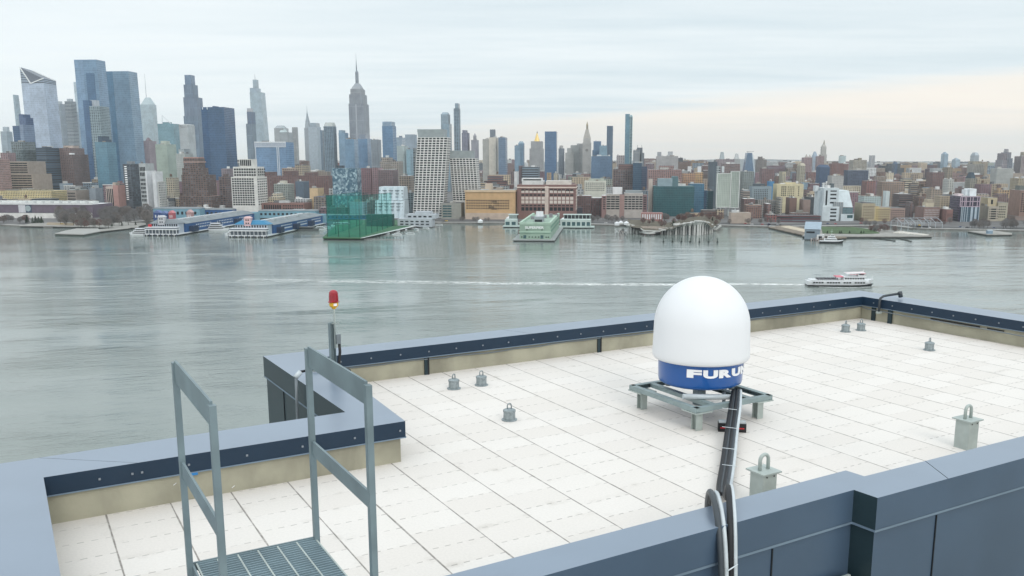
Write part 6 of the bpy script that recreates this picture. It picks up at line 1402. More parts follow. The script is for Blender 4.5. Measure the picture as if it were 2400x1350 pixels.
# ================================================================== SPORTS PIERS (blue sheds)
def local(px, py, z=0.): 
    return gr(px, py, z)
mblue = mat('blue_cladding', (.015, .085, .24), .55, 0, .12, .1); mshed = mat('grey_shed_roof', (.20, .225, .245), .8, 0, .15, .1); mwhite = mat('white_paint', (.66, .68, .70), .6, 0, .08, .2); mteal = mat('pale_teal_cladding', (.18, .34, .43), .6, 0, .1, .1); mnavy = mat('navy_cladding', (.012, .03, .075), .7, 0, .15, .1); mpink = mat('pink_cladding', (.68, .45, .46), .7)
def sports_pier(xl, xr, yf, ln, label, red, tower, hiproof):
    o = gr(xl, yf, 0); o.z = 0; w = (gr(xr, yf, 0)-gr(xl, yf, 0)).length
    p = thing('sports_pier', o, GR, label, 'pier building', 'blue roofed sports piers')
    def bx(name, x0, x1, y0, y1, z0, z1, m_): 
        mb = MB(); mb.box(x0, x1, y0, y1, z0, z1); return mb.build(name, m_, p)
    bx('deck', 0, w+1, 0, ln, 1.6, 2.8, mwhite); bx('piles', .6, w, .6, ln-1, -.5, 1.59, mpile)
    n = 13
    for q in range(n): bx('fender', w*q/(n-1)-.4, w*q/(n-1)+.4, -.6, 0, .2, 2.6, mwhite if q % 2 else mnavy)
    # two level portico
    bx('portico_glass', 2, w-2, 3, 8, 2.8, 7.6, mat('portico_glass', (.07, .09, .11), .4)); bx('portico_roof', .5, w-.5, 1, 10, 7.6, 9.2, mwhite); bx('portico_band', 1, w-1, 1.4, 10, 9.2, 10.3, mnavy); bx('terrace', .5, w-.5, 1, 12, 10.3, 10.9, mwhite)
    for q in range(10):
        x = 1.2+(w-2.4)*q/9; bx('column', x-.3, x+.3, 1.2, 1.8, 2.8, 7.6, mwhite)
    bx('head_house', 4, w-3, 12, 26, 2.8, 15.4, mat('head_wall', (.42, .46, .52), .6))
    for q in range(12):
        x = 5.5+(w-11)*q/11; bx('window', x-.9, x+.9, 11.85, 12, 11.6, 14.4, MW)
    mb = MB(); mb.prism([(2.5, 10.5), (w-1.5, 10.5), (w-1.5, 28), (2.5, 28)], [(11, 16), (w-10, 16), (w-10, 24), (11, 24)], 15.4, 20.2); mb.build('hipped_roof', hiproof, p)
    xm = w*.42; bx('gable_tower', xm-4.2, xm+4.2, 10.8, 17, 13.6, 23.2, tower)
    mb = MB(); mb.prism([(xm-5.2, 10.2), (xm+5.2, 10.2), (xm+5.2, 17.6), (xm-5.2, 17.6)], [(xm-2, 12), (xm+2, 12), (xm+2, 16), (xm-2, 16)], 23.2, 25.4); mb.build('tower_roof', tower, p)
    for a, b_ in ((-1.4, 16), (1.4, 16), (-1.4, 20), (1.4, 20)): bx('window', xm+a-.8, xm+a+.8, 10.65, 10.8, b_, b_+1.8, MW)
    if red: bx('red_panel', 1.2, 5.4, 9.5, 11, 8.6, 14.2, M['red'])
    # long shed
    ys, ye = 28, ln-6; bx('shed_wall', w*.14, w-1.4, ys, ye, 2.8, 13.8, mblue)
    mb = MB(); x0, x1 = w*.12, w-.8
    prf = [(0, 13.8), (.10, 15.4), (.28, 17.2), (.5, 18.2), (.72, 17.2), (.90, 15.4), (1, 13.8)]
    for (a, za), (b_, zb_) in zip(prf, prf[1:]): mb.quad([(x0+(x1-x0)*a, ys, za), (x0+(x1-x0)*b_, ys, zb_), (x0+(x1-x0)*b_, ye, zb_), (x0+(x1-x0)*a, ye, za)])
    mb.quad([(x0+(x1-x0)*a, ys, z_) for a, z_ in prf]); mb.quad([(x0+(x1-x0)*a, ye, z_) for a, z_ in reversed(prf)]); mb.build('shed_roof', mshed, p)
    mb = MB(); mb.box(x0+(x1-x0)*.46, x0+(x1-x0)*.54, ys+6, ye-30, 18.0, 19.2); mb.build('ridge_monitor', mwhite, p)
    for q in range(4): y = ys+28+q*(ye-ys)/4.4; bx('rooftop_unit', x0+(x1-x0)*.6, x0+(x1-x0)*.75, y, y+9, 16.6, 19.4, mat('rooftop_unit', (.4, .43, .45), .7))
    # right flank: window rows and dark bays
    xs_ = w-1.35; nb = 3; seg = (ye-ys-16)/nb
    for q in range(nb):
        y0 = ys+10+q*seg
        bx('dark_bay', xs_-.2, xs_+5.5, y0, y0+seg*.22, 2.9, 10.2, mnavy)
        for k_ in range(9):
            y = y0+seg*.28+k_*seg*.075; bx('window', xs_, xs_+.25, y, y+2.6, 10.2, 11.3, mwhite); bx('window', xs_, xs_+.3, y, y+2.7, 6.4, 8.0, mwhite)
    bx('end_house', w*.05, w+2, ye, ye+14, 2.8, 15.5, mteal)
    return p
sports_pier(338, 418, 553, 262, 'left blue sports pier with a white portico, grey tower and long grey roof', True, mat('grey_tower', (.5, .5, .53), .7), mshed)
sports_pier(536, 628, 556.5, 232, 'right blue sports pier with a pink gabled tower and bright blue hipped roof', False, mpink, mat('bright_blue_roof', (.02, .20, .38), .5))
# long head house along the shore behind the piers
for (x0, x1, yt, yb_, mm_, lab_) in ((360, 470, 486, 512, mteal, 'pale teal head house behind the left blue pier'), (470, 545, 489, 510, mblue, 'blue head house between the two sports piers, left half'), (606, 742, 492, 511, mteal, 'pale teal head house behind the right blue pier'), (742, 860, 503, 514, mblue, 'low blue head house behind the green golf net')):
    P0, P1 = gr(x0, yb_, 2.2), gr(x1, yb_, 2.2); t_ = thing('head_house', Vector((P0.x, P0.y, 2.2)), math.atan2(P1.y-P0.y, P1.x-P0.x), lab_, 'building'); L = (P1-P0).length; h = at(x0, yt, P0.y).z-2.2
    mb = MB(); mb.box(0, L, 0, 22, 0, h*.88); mb.build('wall', mm_, t_)
    mb = MB(); mb.prism([(-.8, -.8), (L+.8, -.8), (L+.8, 23), (-.8, 23)], [(3, 6), (L-3, 6), (L-3, 17), (3, 17)], h*.88, h, t=(1, 1, 1)); mb.build('roof', mshed, t_)
    for q in range(int(L/7)): mb = MB(); mb.box(3+q*7, 6.6+q*7, -.2, 0, h*.35, h*.62); mb.build('window', MW, t_)
# small stage like houses by the left pier
for x0, x1, yt, cc, lab_ in ((360, 378, 492, (.03, .07, .22), 'small blue gabled house left behind the left blue pier'), (378, 392, 494, (.04, .09, .25), 'small blue and white framed house behind the left blue pier'), (396, 407, 493, (.42, .10, .12), 'small red house behind the left blue pier'), (438, 450, 491, (.40, .24, .24), 'small rose gabled house behind the left blue pier')):
    P0 = gr(x0, 517, 2.5); P1 = gr(x1, 517, 2.5); L = (P1-P0).length; h = at(x0, yt, P0.y).z-2.5; t_ = thing('small_house', Vector((P0.x, P0.y, 2.2)), GR, lab_, 'house')
    mb = MB(); mb.box(0, L, 0, 9, 0, h*.75); mb.build('wall', mat('house_wall', cc, .7), t_); mb = MB(); mb.prism([(-.4, -.4), (L+.4, -.4), (L+.4, 9.4), (-.4, 9.4)], [(L/2-.2, 0), (L/2+.2, 0), (L/2+.2, 9), (L/2-.2, 9)], h*.75, h); mb.build('roof', mat('house_roof', tuple(min(.9, c*1.2+.08) for c in cc), .7), t_)
    for q in range(2): mb = MB(); mb.box(L*(.25+.4*q), L*(.4+.4*q), -.2, 0, h*.3, h*.55); mb.build('window', mwhite, t_)
# ================================================================== BOATS
def hull(mb, L, Bm, z0, z1, sheer=.6, m=0, bow=.25, n=12):
    """boat hull pointing to +x; open box lofted from stations"""
    st = []
    for i in range(n+1):
        s_ = i/n; x = -L/2+L*s_
        k_ = min(1, (1-s_)/bow) if s_ > 1-bow else 1.; k_ = k_**.6 if s_ > 1-bow else 1.
        if s_ < .06: k_ *= .86
        b_ = Bm/2*max(k_, .02); zt = z1+sheer*max(0, (s_-.55)/.45)**2
        st.append([(x+(0.0), -b_, zt), (x-(.04*L*(s_ > .9)), -b_*.86, z0), (x-(.04*L*(s_ > .9)), b_*.86, z0), (x, b_, zt)])
    for a, b_ in zip(st, st[1:]):
        for q in range(3): mb.quad([a[q], a[q+1], b_[q+1], b_[q]], None, m)
        mb.quad([a[3], a[0], b_[0], b_[3]], None, m)
    mb.quad(st[0], None, m)
mbw = mat('boat_white', (.74, .76, .78), .4, 0, .04); mbk = mat('boat_black', (.012, .014, .018), .4); mbr = mat('boat_red', (.55, .10, .14), .6)
def yacht(x, y, L, hdg, label, decks=2, key=mbw, cat='yacht', kind='motor_yacht'):
    P = gr(x, y, 0); t_ = thing(kind, Vector((P.x, P.y, 0)), hdg, label, cat, 'boats moored along the far shore')
    k_ = L/20; mb = MB(); hull(mb, L, L*.26, -.3, 1.7*k_, .8*k_); mb.build('hull', key, t_)
    z = 1.7*k_
    for q in range(decks):
        a, b_ = -L*(.38-.05*q), L*(.26-.10*q); mb = MB(); mb.box(a, b_, -L*.11+q*.1, L*.11-q*.1, z, z+1.0*k_); mb.build('window_band', MW, t_)
        mb = MB(); mb.box(a-.5*k_, b_+.9*k_, -L*.12, L*.12, z+1.0*k_, z+1.7*k_); mb.build('deck', key, t_); z += 1.7*k_
    mb = MB(); mb.bar((0, 0, z), (0, 0, z+2.2*k_), .2*k_); mb.build('mast', key, t_); return t_
yacht(325, 551, 26, GR+math.pi*.98, 'white triple decked yacht at the left corner of the left blue pier', 3)
yacht(546, 553, 24, GR+math.pi*.95, 'white yacht at the left corner of the right blue pier', 2)
yacht(511, 540, 30, GR+.15, 'rounded white dinner boat between the two blue sports piers', 3)
for x, y, L, h_, l_ in ((697, 541, 18, .4, 'white boat with a flybridge under the right blue pier flank'), (752, 538, 17, .2, 'white cruiser left of the green golf net'), (768, 535, 13, 1., 'small white boat at the left edge of the golf net'), (793, 530, 20, .1, 'white sailing boat seen through the golf net, left'), (811, 529, 19, .2, 'white sailing boat seen through the golf net, right'),
                        (778, 529, 9, 2., 'tiny white boat seen through the golf net, leftmost'), (829, 530, 9, 1.2, 'tiny white boat seen through the golf net, rightmost')): yacht(x, y, L, h_, l_, 1 if L < 15 else 2)
t_ = yacht(720, 541, 34, GR+.05, 'dark working barge moored by the right blue pier', 1, mat('barge_grey', (.12, .125, .13), .7), 'barge', 'work_barge')
# ================================================================== GOLF NET PIER
mnet = bpy.data.materials.new('green_net'); t = NT(mnet); p_ = t.n['Principled BSDF']; p_.inputs['Base Color'].default_value = (.0, .36, .29, 1); p_.inputs['Roughness'].default_value = .9
tr_ = t.new('ShaderNodeBsdfTransparent'); mx = t.new('ShaderNodeMixShader'); tr_.inputs[0].default_value = (.64, .90, .87, 1); mx.inputs[0].default_value = .15
t.l.new(tr_.outputs[0], mx.inputs[1]); t.l.new(p_.outputs[0], mx.inputs[2]); t.l.new(mx.outputs[0], t.n['Material Output'].inputs[0])
go = gr(757, 557, 0); go.z = 0
slab('golf_pier', ((756, 556.5), (845, 558), (1000, 523), (930, 516), (800, 516)), 2.8, 1.2, 'pier deck carrying the green golf net', 'pier', mat('golf_turf', (.04, .12, .055), .9, 0, .2, .05), mpile)
slab('golf_pier_walk', ((845, 557.6), (851, 557.4), (1003, 523.5), (996, 522)), 2.95, .3, 'white walkway along the right side of the golf pier', 'walkway', mat('white_walk', (.55, .55, .55), .8))
A = gr(768, 555, 2.8); Bp = gr(844, 556, 2.8); C = gr(919, 531, 2.8); E_ = gr(850, 526, 2.8)
zt_f = at(800, 458, A.y).z; zt_b = at(915, 450, C.y).z
gn_ = thing('golf_net', Vector((A.x, A.y, 0)), 0, 'tall translucent green netting enclosure on its pier', 'golf net')
def lp(a, b, s_): return a+(b-a)*s_
def netpanel(a, b, za, zb2, n):
    for q in range(n):
        p0, p1 = lp(a, b, q/n)-A, lp(a, b, (q+1)/n)-A; z0_, z1_ = za+(zb2-za)*q/n, za+(zb2-za)*(q+1)/n
        mb = MB(); mb.quad([(p0.x, p0.y, 2.9), (p1.x, p1.y, 2.9), (p1.x, p1.y, z1_), (p0.x, p0.y, z0_)]); mb.build('net_panel', mnet, gn_)
        mb = MB(); mb.tube([(p0.x, p0.y, 2.8), (p0.x, p0.y, z0_+.5)], .35, 6); mb.build('net_pole', mat('net_pole', (.01, .06, .055), .6) if not q and a is A else bpy.data.materials['net_pole'], gn_)
        for hf in (.35, .68): mb = MB(); mb.tube([(p0.x, p0.y, z0_*hf), (p1.x, p1.y, z1_*hf)], .16, 4); mb.build('head_cable', bpy.data.materials['net_pole'], gn_)
        mb = MB(); mb.tube([(p0.x, p0.y, z0_), (p1.x, p1.y, z1_)], .22, 5); mb.build('head_cable', bpy.data.materials['net_pole'], gn_)
netpanel(A, Bp, zt_f, zt_f, 3); netpanel(Bp, C, zt_f, zt_b-1, 6); netpanel(A, E_, zt_f, zt_b-1, 5)
mb = MB(); q0, q1 = lp(Bp, C, .78)-A, lp(E_, C, .5)-A
r0 = gr(859, 530, 2.8)-A; r1 = gr(921, 530, 2.8)-A; ztt = at(890, 503, (r0+A).y).z
mb.box(r0.x, r1.x, r0.y, r0.y+16, 2.8, ztt); mb.build('tee_house', mat('dark_green_screen', (.005, .07, .06), .8), gn_)
# marina docks beside the golf pier
mdock = mat('marina_dock', (.36, .35, .34), .85)
dk = thing('marina_dock', gr(940, 545, 0), 0, 'grid of pale floating marina docks beside the golf pier', 'dock'); dO = gr(940, 545, 0)
def dline(x0, y0, x1, y1, w_=1.6):
    mb = MB(); a, b_ = gr(x0, y0, .3)-dO, gr(x1, y1, .3)-dO; mb.bar((a.x, a.y, .5), (b_.x, b_.y, .5), w_, .5); mb.build('dock_walk', mdock, dk)
dline(858, 557, 1003, 527); dline(850, 560.5, 946, 561.5, 2.); 
for i in range(5): dline(886+i*24, 551-i*5.2, 930+i*24, 553-i*5.2)
for i in range(12):
    x = 858+i*8; a = gr(x, 561, 0)-dO; mb = MB(); mb.bar((a.x, a.y, -.3), (a.x, a.y, 3.2), .5); mb.build('pile', mpile, dk)
    a = gr(x, 556-i*.7, 0)-dO; mb = MB(); mb.bar((a.x, a.y, -.3), (a.x, a.y, 3.), .4); mb.build('pile', mpile, dk)
for i, (x, y) in enumerate(((884, 549), (897, 546), (905, 549), (921, 540), (933, 544), (945, 538), (952, 541), (965, 535), (975, 539), (984, 531), (998, 536), (1006, 529), (1029, 528), (961, 549), (930, 551))):
    yacht(x, y, 11+i % 3, .5+i*.2, f'small white boat in the marina beside the golf pier, number {i+1} outwards' if False else ['small white marina boat nearest the golf pier', 'small white marina boat, second out from the golf pier', 'small white marina boat, third out from the golf pier', 'small white marina boat, fourth out from the golf pier', 'small white marina boat, fifth out from the golf pier', 'small white marina boat, sixth out from the golf pier', 'small white marina boat, seventh out from the golf pier', 'small white marina boat, eighth out from the golf pier', 'small white marina boat, ninth out from the golf pier', 'small white marina boat in front of the low marina house, left', 'small white marina boat in front of the low marina house, right', 'small white marina boat at the corner of the low marina house', 'small white boat alone right of the marina house', 'small white boat at the outer marina row, right', 'small white boat at the outer marina row, left'][i], 1)
P0 = gr(932, 531, 1.5); P1 = gr(1012, 531.5, 1.5); L = (P1-P0).length; mh_ = thing('marina_house', Vector((P0.x, P0.y, 1)), GR, 'low white grey terraced marina house with dark window rows', 'building')
hz_ = lambda y: at(970, y, P0.y).z-1
for (a, b_, d0, d1, z0_, z1_, nm) in ((0, L, 0, 24, 0, hz_(513), 'lower_floors'), (L*.2, L*1.08, 8, 34, hz_(513), hz_(503), 'upper_floor'), (L*.45, L*.9, 14, 34, hz_(503), hz_(497), 'roof_house')):
    mb = MB(); mb.box(a, b_, d0, d1, z0_, z1_, t=tone('b4bac2')); mb.build(nm, [FM['blank']], mh_)
for r_ in range(2):
    for q in range(6): mb = MB(); x = L*(.08+q*.15); mb.box(x, x+L*.09, -.15, 0, hz_(527-r_*6.5), hz_(524-r_*6.5)); mb.build('window', MW, mh_)
for q in range(5): mb = MB(); x = L*(.28+q*.15); mb.box(x, x+L*.09, 7.85, 8, hz_(510), hz_(506.5)); mb.build('window', MW, mh_)
# ================================================================== GREEN PIER BUILDING
mgr = mat('green_pier_wall', (.27, .375, .30), .7, 0, .12, .08); mgr2 = mat('green_pier_stripe', (.14, .27, .20), .7, 0, .12, .08); mgl = mat('green_pier_trim', (.40, .54, .44), .7, 0, .1, .1); mgw = mat('pale_green_wall', (.48, .56, .54), .7, 0, .1, .1)
o = gr(1203, 563, 1.5); w = (gr(1298, 563, 1.5)-o).length; o = Vector((o.x, o.y, 0))
pg = thing('pier_building', o, GR, 'pale green pier building with white lettering, open roof deck and dark fanlike wings', 'pier building')
def bx(name, x0, x1, y0, y1, z0, z1, m_, par=pg): mb = MB(); mb.box(x0, x1, y0, y1, z0, z1); return mb.build(name, m_, par)
LN = 205; bx('deck', -1, w+1, 0, LN, 1.2, 2.4, mat('pier_concrete', (.34, .36, .36), .8)); bx('piles', 0, w, .8, LN, -.5, 1.19, mpile)
Yf = o.y+6; zf = lambda y: at(1250, y, Yf).z
ex0, ex1 = 7, w-4.2
zr = zf(520.5)
bx('wall', ex0, ex1, 6, LN-10, 2.4, zr-2.2, mgr); bx('parapet', ex0-.3, ex1+.3, 5.7, 8.2, zr-2.2, zr, mgl)
bx('side_parapet', ex0-.3, ex0+2.4, 8.2, LN-10, zr-2.2, zr, mgl); bx('side_parapet', ex1-2.4, ex1+.3, 8.2, LN-10, zr-2.2, zr, mgl)
bx('cornice', ex0-.5, ex1+.5, 5.4, 5.95, zf(546), zf(544.8), mgr2); bx('cornice', ex0-.6, ex1+.6, 5.2, 5.95, zf(544.7), zf(542), mgl); bx('stone_band', ex0-.2, ex1+.2, 5.7, 5.98, zf(526), zf(523), mgl)
bx('side_stripe', ex1, ex1+.25, 8, LN-10, zf(535), zf(530), mgr2); bx('side_stripe', ex1, ex1+.25, 8, LN-10, zf(545), zf(540), mgr2); bx('side_stripe', ex1, ex1+.3, 8, LN-10, zf(528), zf(525.5), mgl)
for x in (1226, 1266): 
    q = (x-1214)/(1286-1214)*(ex1-ex0)+ex0; bx('door', q-1.7, q+1.7, 5.8, 6.02, 3.2, zf(551), MWg)
for x in (1219, 1236.5, 1243.5, 1251, 1258.5, 1276, 1281): 
    q = (x-1214)/(1286-1214)*(ex1-ex0)+ex0; bx('window', q-.8, q+.8, 5.85, 6.02, zf(556.5), zf(554), MW)
for x in (1231, 1266): 
    q = (x-1214)/(1286-1214)*(ex1-ex0)+ex0; bx('window', q-.9, q+.9, 5.85, 6.02, zf(539.5), zf(537.5), MW)
for q in range(13): x = ex0+(ex1-ex0)*(.27+.028*q); bx('window', x, x+.4, 5.85, 6.02, zf(539), zf(537.6), M['dkcable'])
def xfp(u, v, z): return Vector((ex0+(ex1-ex0)*(.175+.61*u), 5.9-z, zf(536)+v*(zf(530)-zf(536))))
word('SUPERPIER', 1, pg, xfp, mat('sign_white', (.8, .82, .82), .5), off=.035, name='lettering', ext=.05)
bx('roof_house', ex0+(ex1-ex0)*.40, ex0+(ex1-ex0)*.68, 38, 66, zr-2.2, zr+4.2, mat('roof_house', (.30, .33, .36), .8)); bx('dark_opening', ex0+(ex1-ex0)*.42, ex0+(ex1-ex0)*.66, 37.8, 38, zr-1.8, zr+1., MW)
for a_ in (.5, .6): mb = MB(); mb.cyl(ex0+(ex1-ex0)*a_, 52, 3.2, 2.6, zr+4.2, zr+10.2, 10); mb.build('white_vent', mbw, pg)
for q in range(5): bx('rooftop_unit', ex0+6+q*7, ex0+10+q*7, 90+q*13, 100+q*13, zr-2.2, zr+1.5+q % 2, mat('roof_unit', (.22, .21, .23), .8) if not q else bpy.data.materials['roof_unit'])
bx('tan_awning', ex0+(ex1-ex0)*.4, ex0+(ex1-ex0)*.64, 10, 15, zr-2.2, zr-.9, mat('tan_canvas', (.5, .44, .36), .8))
for (x0, x1, y_b, ytp, nwin, xs0, lab_) in ((1183, 1214, 531, 512.5, 2, 0, 'l'), (1313, 1388, 532.5, 512.5, 6, 0, 'r')):
    Pa, Pb = gr(x0, y_b, 1.5)-o, gr(x1, y_b, 1.5)-o; Rz = Matrix.Rotation(-GR, 3, 'Z'); a, b_ = Rz@Pa, Rz@Pb; L = b_.x-a.x; hh_ = at((x0+x1)/2, ytp+2, Pa.y+o.y).z
    bx('wing_deck', a.x-3, b_.x+3, a.y-2, a.y+22, 1.2, 2.4, mgw); bx('wing_piles', a.x-2, b_.x+2, a.y-1, a.y+21, -.5, 1.19, mpile); bx('wing_wall', a.x, b_.x-2, a.y+1, a.y+20, 2.4, hh_, mgw)
    for q in range(nwin): xx = a.x+L*(.06+q*.92/nwin); bx('wing_window', xx, xx+L*.62/nwin, a.y+.8, a.y+1, 3.6, hh_*.72, MWg)
    bx('upper_gallery', a.x+4, b_.x-3, a.y+20.2, a.y+34, 2.4, hh_+5.2, MW); bx('gallery_roof', a.x+3, b_.x-2, a.y+20, a.y+35, hh_+5.2, hh_+6, mgw)
    for q in range(8): xx = a.x+4+(L-8)*q/7; bx('gallery_column', xx, xx+.6, a.y+19.9, a.y+20.18, hh_, hh_+5.2, mgw)
# white tents along the esplanade by the pier
for x, y in ((1192, 509), (1202, 508), (1126, 516), (1446, 522), (1455, 520), (1468, 521), (1320, 512)):
    P = gr(x, y+6, 2.3); t_ = thing('white_tent', P, GR, {1192: 'white tent left behind the green pier building', 1202: 'white tent touching the green pier building, left side', 1126: 'white tent on the shore below the tan warehouse', 1446: 'white tent left of the island park', 1455: 'white tent beside the island park entrance', 1468: 'white tent nearest the island park', 1320: 'white tent on the shore behind the green pier building'}[x], 'tent')
    mb = MB(); mb.box(-3.4, 3.4, -3, 3, 0, 3); mb.build('canvas_wall', mbw, t_); mb = MB(); mb.prism([(-3.7, -3.3), (3.7, -3.3), (3.7, 3.3), (-3.7, 3.3)], [(-.3, -.3), (.3, -.3), (.3, .3), (-.3, .3)], 3, 5.4); mb.build('canvas_roof', mbw, t_)
# ================================================================== ISLAND PARK ON TULIP COLUMNS
mtul = mat('pale_tulip_concrete', (.56, .56, .54), .7, 0, .1, .2); mseat = mat('timber_seats', (.36, .31, .27), .85, 0, .2, .3); msoil = mat('planted_slope', (.10, .085, .06), .95, 0, .3, .1)
IO = gr(1580, 548, 0); isl = thing('island_park', IO, 0, 'small island park rolling over pale tulip shaped columns', 'island park')
def tulip(x, yb_, yt, r=3.2):
    P = gr(x, yb_, 0); zt = at(x, yt, P.y).z; q = P-IO; mb = MB()
    mb.lathe([(1.5, -.5), (1.3, zt*.5), (1.5, zt*.72), (r*.8, zt-2.6), (r*1.25, zt-1.1), (r*1.3, zt), (0, zt)], 10, q.x, q.y); mb.build('tulip_column', mtul, isl); return q, zt
fr_row = [(1474, 546, 527), (1479, 547, 527.5), (1486, 546.5, 529), (1493, 548, 531), (1551, 549.5, 536), (1559, 549, 535.5), (1565, 549.5, 534), (1571, 549.5, 534), (1577, 549, 534), (1584, 550, 526), (1590, 549, 527), (1596, 549.5, 525), (1602, 550.5, 524), (1608, 549.5, 522), (1616, 550.5, 521.5), (1623, 549.5, 519.5), (1628, 551, 520), (1635, 551.5, 517), (1640, 551, 517.5), (1646, 550, 518), (1652, 549, 520), (1657, 547.5, 521.5), (1663, 546.5, 525), (1668, 545.5, 530)]
for i, (x, yb_, yt) in enumerate(fr_row): tulip(x, yb_, yt, 3.0+(i % 3)*.5)
for i in range(8): tulip(1500+i*21, 543, 534 if i < 4 else 524, 3.2)
for i in range(64):  # rows of dark piles added to make the space under the deck read dark
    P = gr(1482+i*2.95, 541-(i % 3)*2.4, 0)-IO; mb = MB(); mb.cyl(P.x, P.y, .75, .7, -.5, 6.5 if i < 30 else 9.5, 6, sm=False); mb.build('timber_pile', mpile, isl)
# deck surface: rolling sheet over the columns
def dz(u, v):
    x = 1478+190*u; k_ = [(a, at(a, c, gr(a, b, 0).y).z) for a, b, c in fr_row]
    for (a, za), (b, zb_) in zip(k_, k_[1:]):
        if a <= x <= b: return za+(zb_-za)*(x-a)/(b-a)-.2+(3*v if u < .3 else .5*v)
    return k_[-1][1]
def dz_old(u, v):       # height over the island, u 0..1 left-right, v 0 front .. 1 back
    a = 6.5+4.5*math.exp(-((u-.02)/.14)**2); b_ = 15.5*math.exp(-((u-.80)/.16)**2); c = 9*math.exp(-((u-.62)/.22)**2)*(.6+.4*v)
    return 4.5+.35*a+b_+c*.6+4*v*math.exp(-((u-.0)/.25)**2)
FL = [gr(1478, 543.5, 4), gr(1668, 543, 4)]; BL = [gr(1470, 529, 4), gr(1690, 527.5, 4)]
mb = MB(); NU, NV = 26, 6
def ipt(i, j):
    u, v = i/NU, j/NV; p = lp(lp(FL[0], FL[1], u), lp(BL[0], BL[1], u), v); bow = -8*math.sin(math.pi*u)*(1-v); p = p+Vector((0, bow, 0))-IO
    z_ = dz(u, v)
    if .12 < u < .38: z_ = z_*.55+ (3.2+9*v)*.45
    return (p.x, p.y, z_)
for i in range(NU):
    for j in range(NV): mb.quad([ipt(i, j), ipt(i+1, j), ipt(i+1, j+1), ipt(i, j+1)], sm=True)
mb.build('planted_deck', msoil, isl, merge=.01)
mb = MB()
for i in range(3, 11):
    a, b_ = ipt(i, 0), ipt(i+1, 0); mb.quad([(a[0], a[1]-.3, a[2]-.9), (b_[0], b_[1]-.3, b_[2]-.9), (b_[0], b_[1]-.3, b_[2]+.5), (a[0], a[1]-.3, a[2]+.5)])
mb.build('edge_wall', mtul, isl)
# amphitheatre
ac = gr(1522, 545.5, 3)-IO; mb = MB()
for q in range(7):
    r0_, r1_ = 9+q*2.4, 11.4+q*2.4; z_ = 4.2+q*.85
    for k_ in range(14):
        a0, a1 = math.pi*(.06+.88*k_/14), math.pi*(.06+.88*(k_+1)/14)
        P = lambda r, a, zz: (ac.x+r*math.cos(a), ac.y+4+r*math.sin(a)*.9, zz)
        mb.quad([P(r0_, a0, z_), P(r0_, a1, z_), P(r1_, a1, z_), P(r1_, a0, z_)]); mb.quad([P(r0_, a0, z_-.85), P(r0_, a1, z_-.85), P(r0_, a1, z_), P(r0_, a0, z_)])
mb.build('amphitheatre_seats', mseat, isl)
mb = MB(); prev = None
for k_ in range(9):
    x = 1498+47*k_/8; y = 541+4.2*math.sin(math.pi*k_/8); P = gr(x, y+1.5, 3.4)-IO
    if prev: mb.bar((prev.x, prev.y, 3.6), (P.x, P.y, 3.6), 1.2, 2.6)
    prev = P
mb.build('stage_rim', mtul, isl)
for i, (x0, y0, x1, y1) in enumerate(((1440, 523.5, 1470, 524.5), (1470, 524.5, 1485, 529.5), (1485, 529.5, 1499, 534.5), (1545, 535.5, 1562, 536), (1562, 536, 1580, 534), (1578, 526, 1594, 524.2), (1668, 533, 1676, 538), (1676, 538, 1690, 528))):
    Ya = gr(x0, 546, 0).y if x0 < 1660 else gr(x0, 541, 0).y
    if x0 == 1440: Ya = gr(1440, 530, 0).y
    a, b_ = at(x0, y0, Ya)-IO, at(x1, y1, Ya)-IO; mb = MB(); mb.bar(a, b_, 3.5, 2.2); mb.build('white_walkway', mtul, isl)
for i in range(26):
    x = rnd.uniform(1502, 1672); u = (x-1478)/190; P = lp(lp(FL[0], FL[1], u), lp(BL[0], BL[1], u), rnd.uniform(.35, .95)); P.z = dz(u, .6)-.4
    tree(0, 0, rnd.choice(['b3', 'b5', 'b1', 'b3', 'g1' if i % 4 == 0 else 'b5']), rnd.uniform(.5, .85), 'on the island park', P=P)
# mooring piles in front of the island
dn = ['leftmost, standing apart under the amphitheatre', 'second from the left', 'third from the left', 'fourth from the left', 'fifth from the left', 'sixth from the left', 'seventh from the left', 'rightmost']
for i, (x, y) in enumerate(((1501, 567.5), (1555, 568), (1576, 568), (1597, 568), (1617.5, 568), (1639, 568.5), (1660.5, 568.5), (1681.5, 568.5))):
    P = gr(x, y, 0); t_ = thing('mooring_pile', Vector((P.x, P.y, 0)), 0, f'dark mooring pile in front of the island park, {dn[i]}', 'mooring pile', 'mooring piles in front of the island park')
    mb = MB(); mb.cyl(0, 0, .7, .6, -.5, 5.6, 8); mb.build('timber_pile', mat('pile_top', (.10, .125, .115), .8) if not i else bpy.data.materials['pile_top'], t_)
    mb = MB(); mb.cyl(0, 0, 1.15, .95, -.5, 1.7, 8); mb.build('dark_collar', mpile, t_)
# thin submerged pile field left of the island
pf = thing('pile_field', gr(1462, 552, 0), 0, 'field of thin old piles left of the island park', 'pile field'); po = gr(1462, 552, 0)
for i in range(36):
    P = gr(rnd.uniform(1442, 1472), rnd.uniform(538, 556), 0)-po; mb = MB(); mb.bar((P.x, P.y, -.3), (P.x, P.y, 1.4), .45); mb.build('old_pile', mpile, pf)
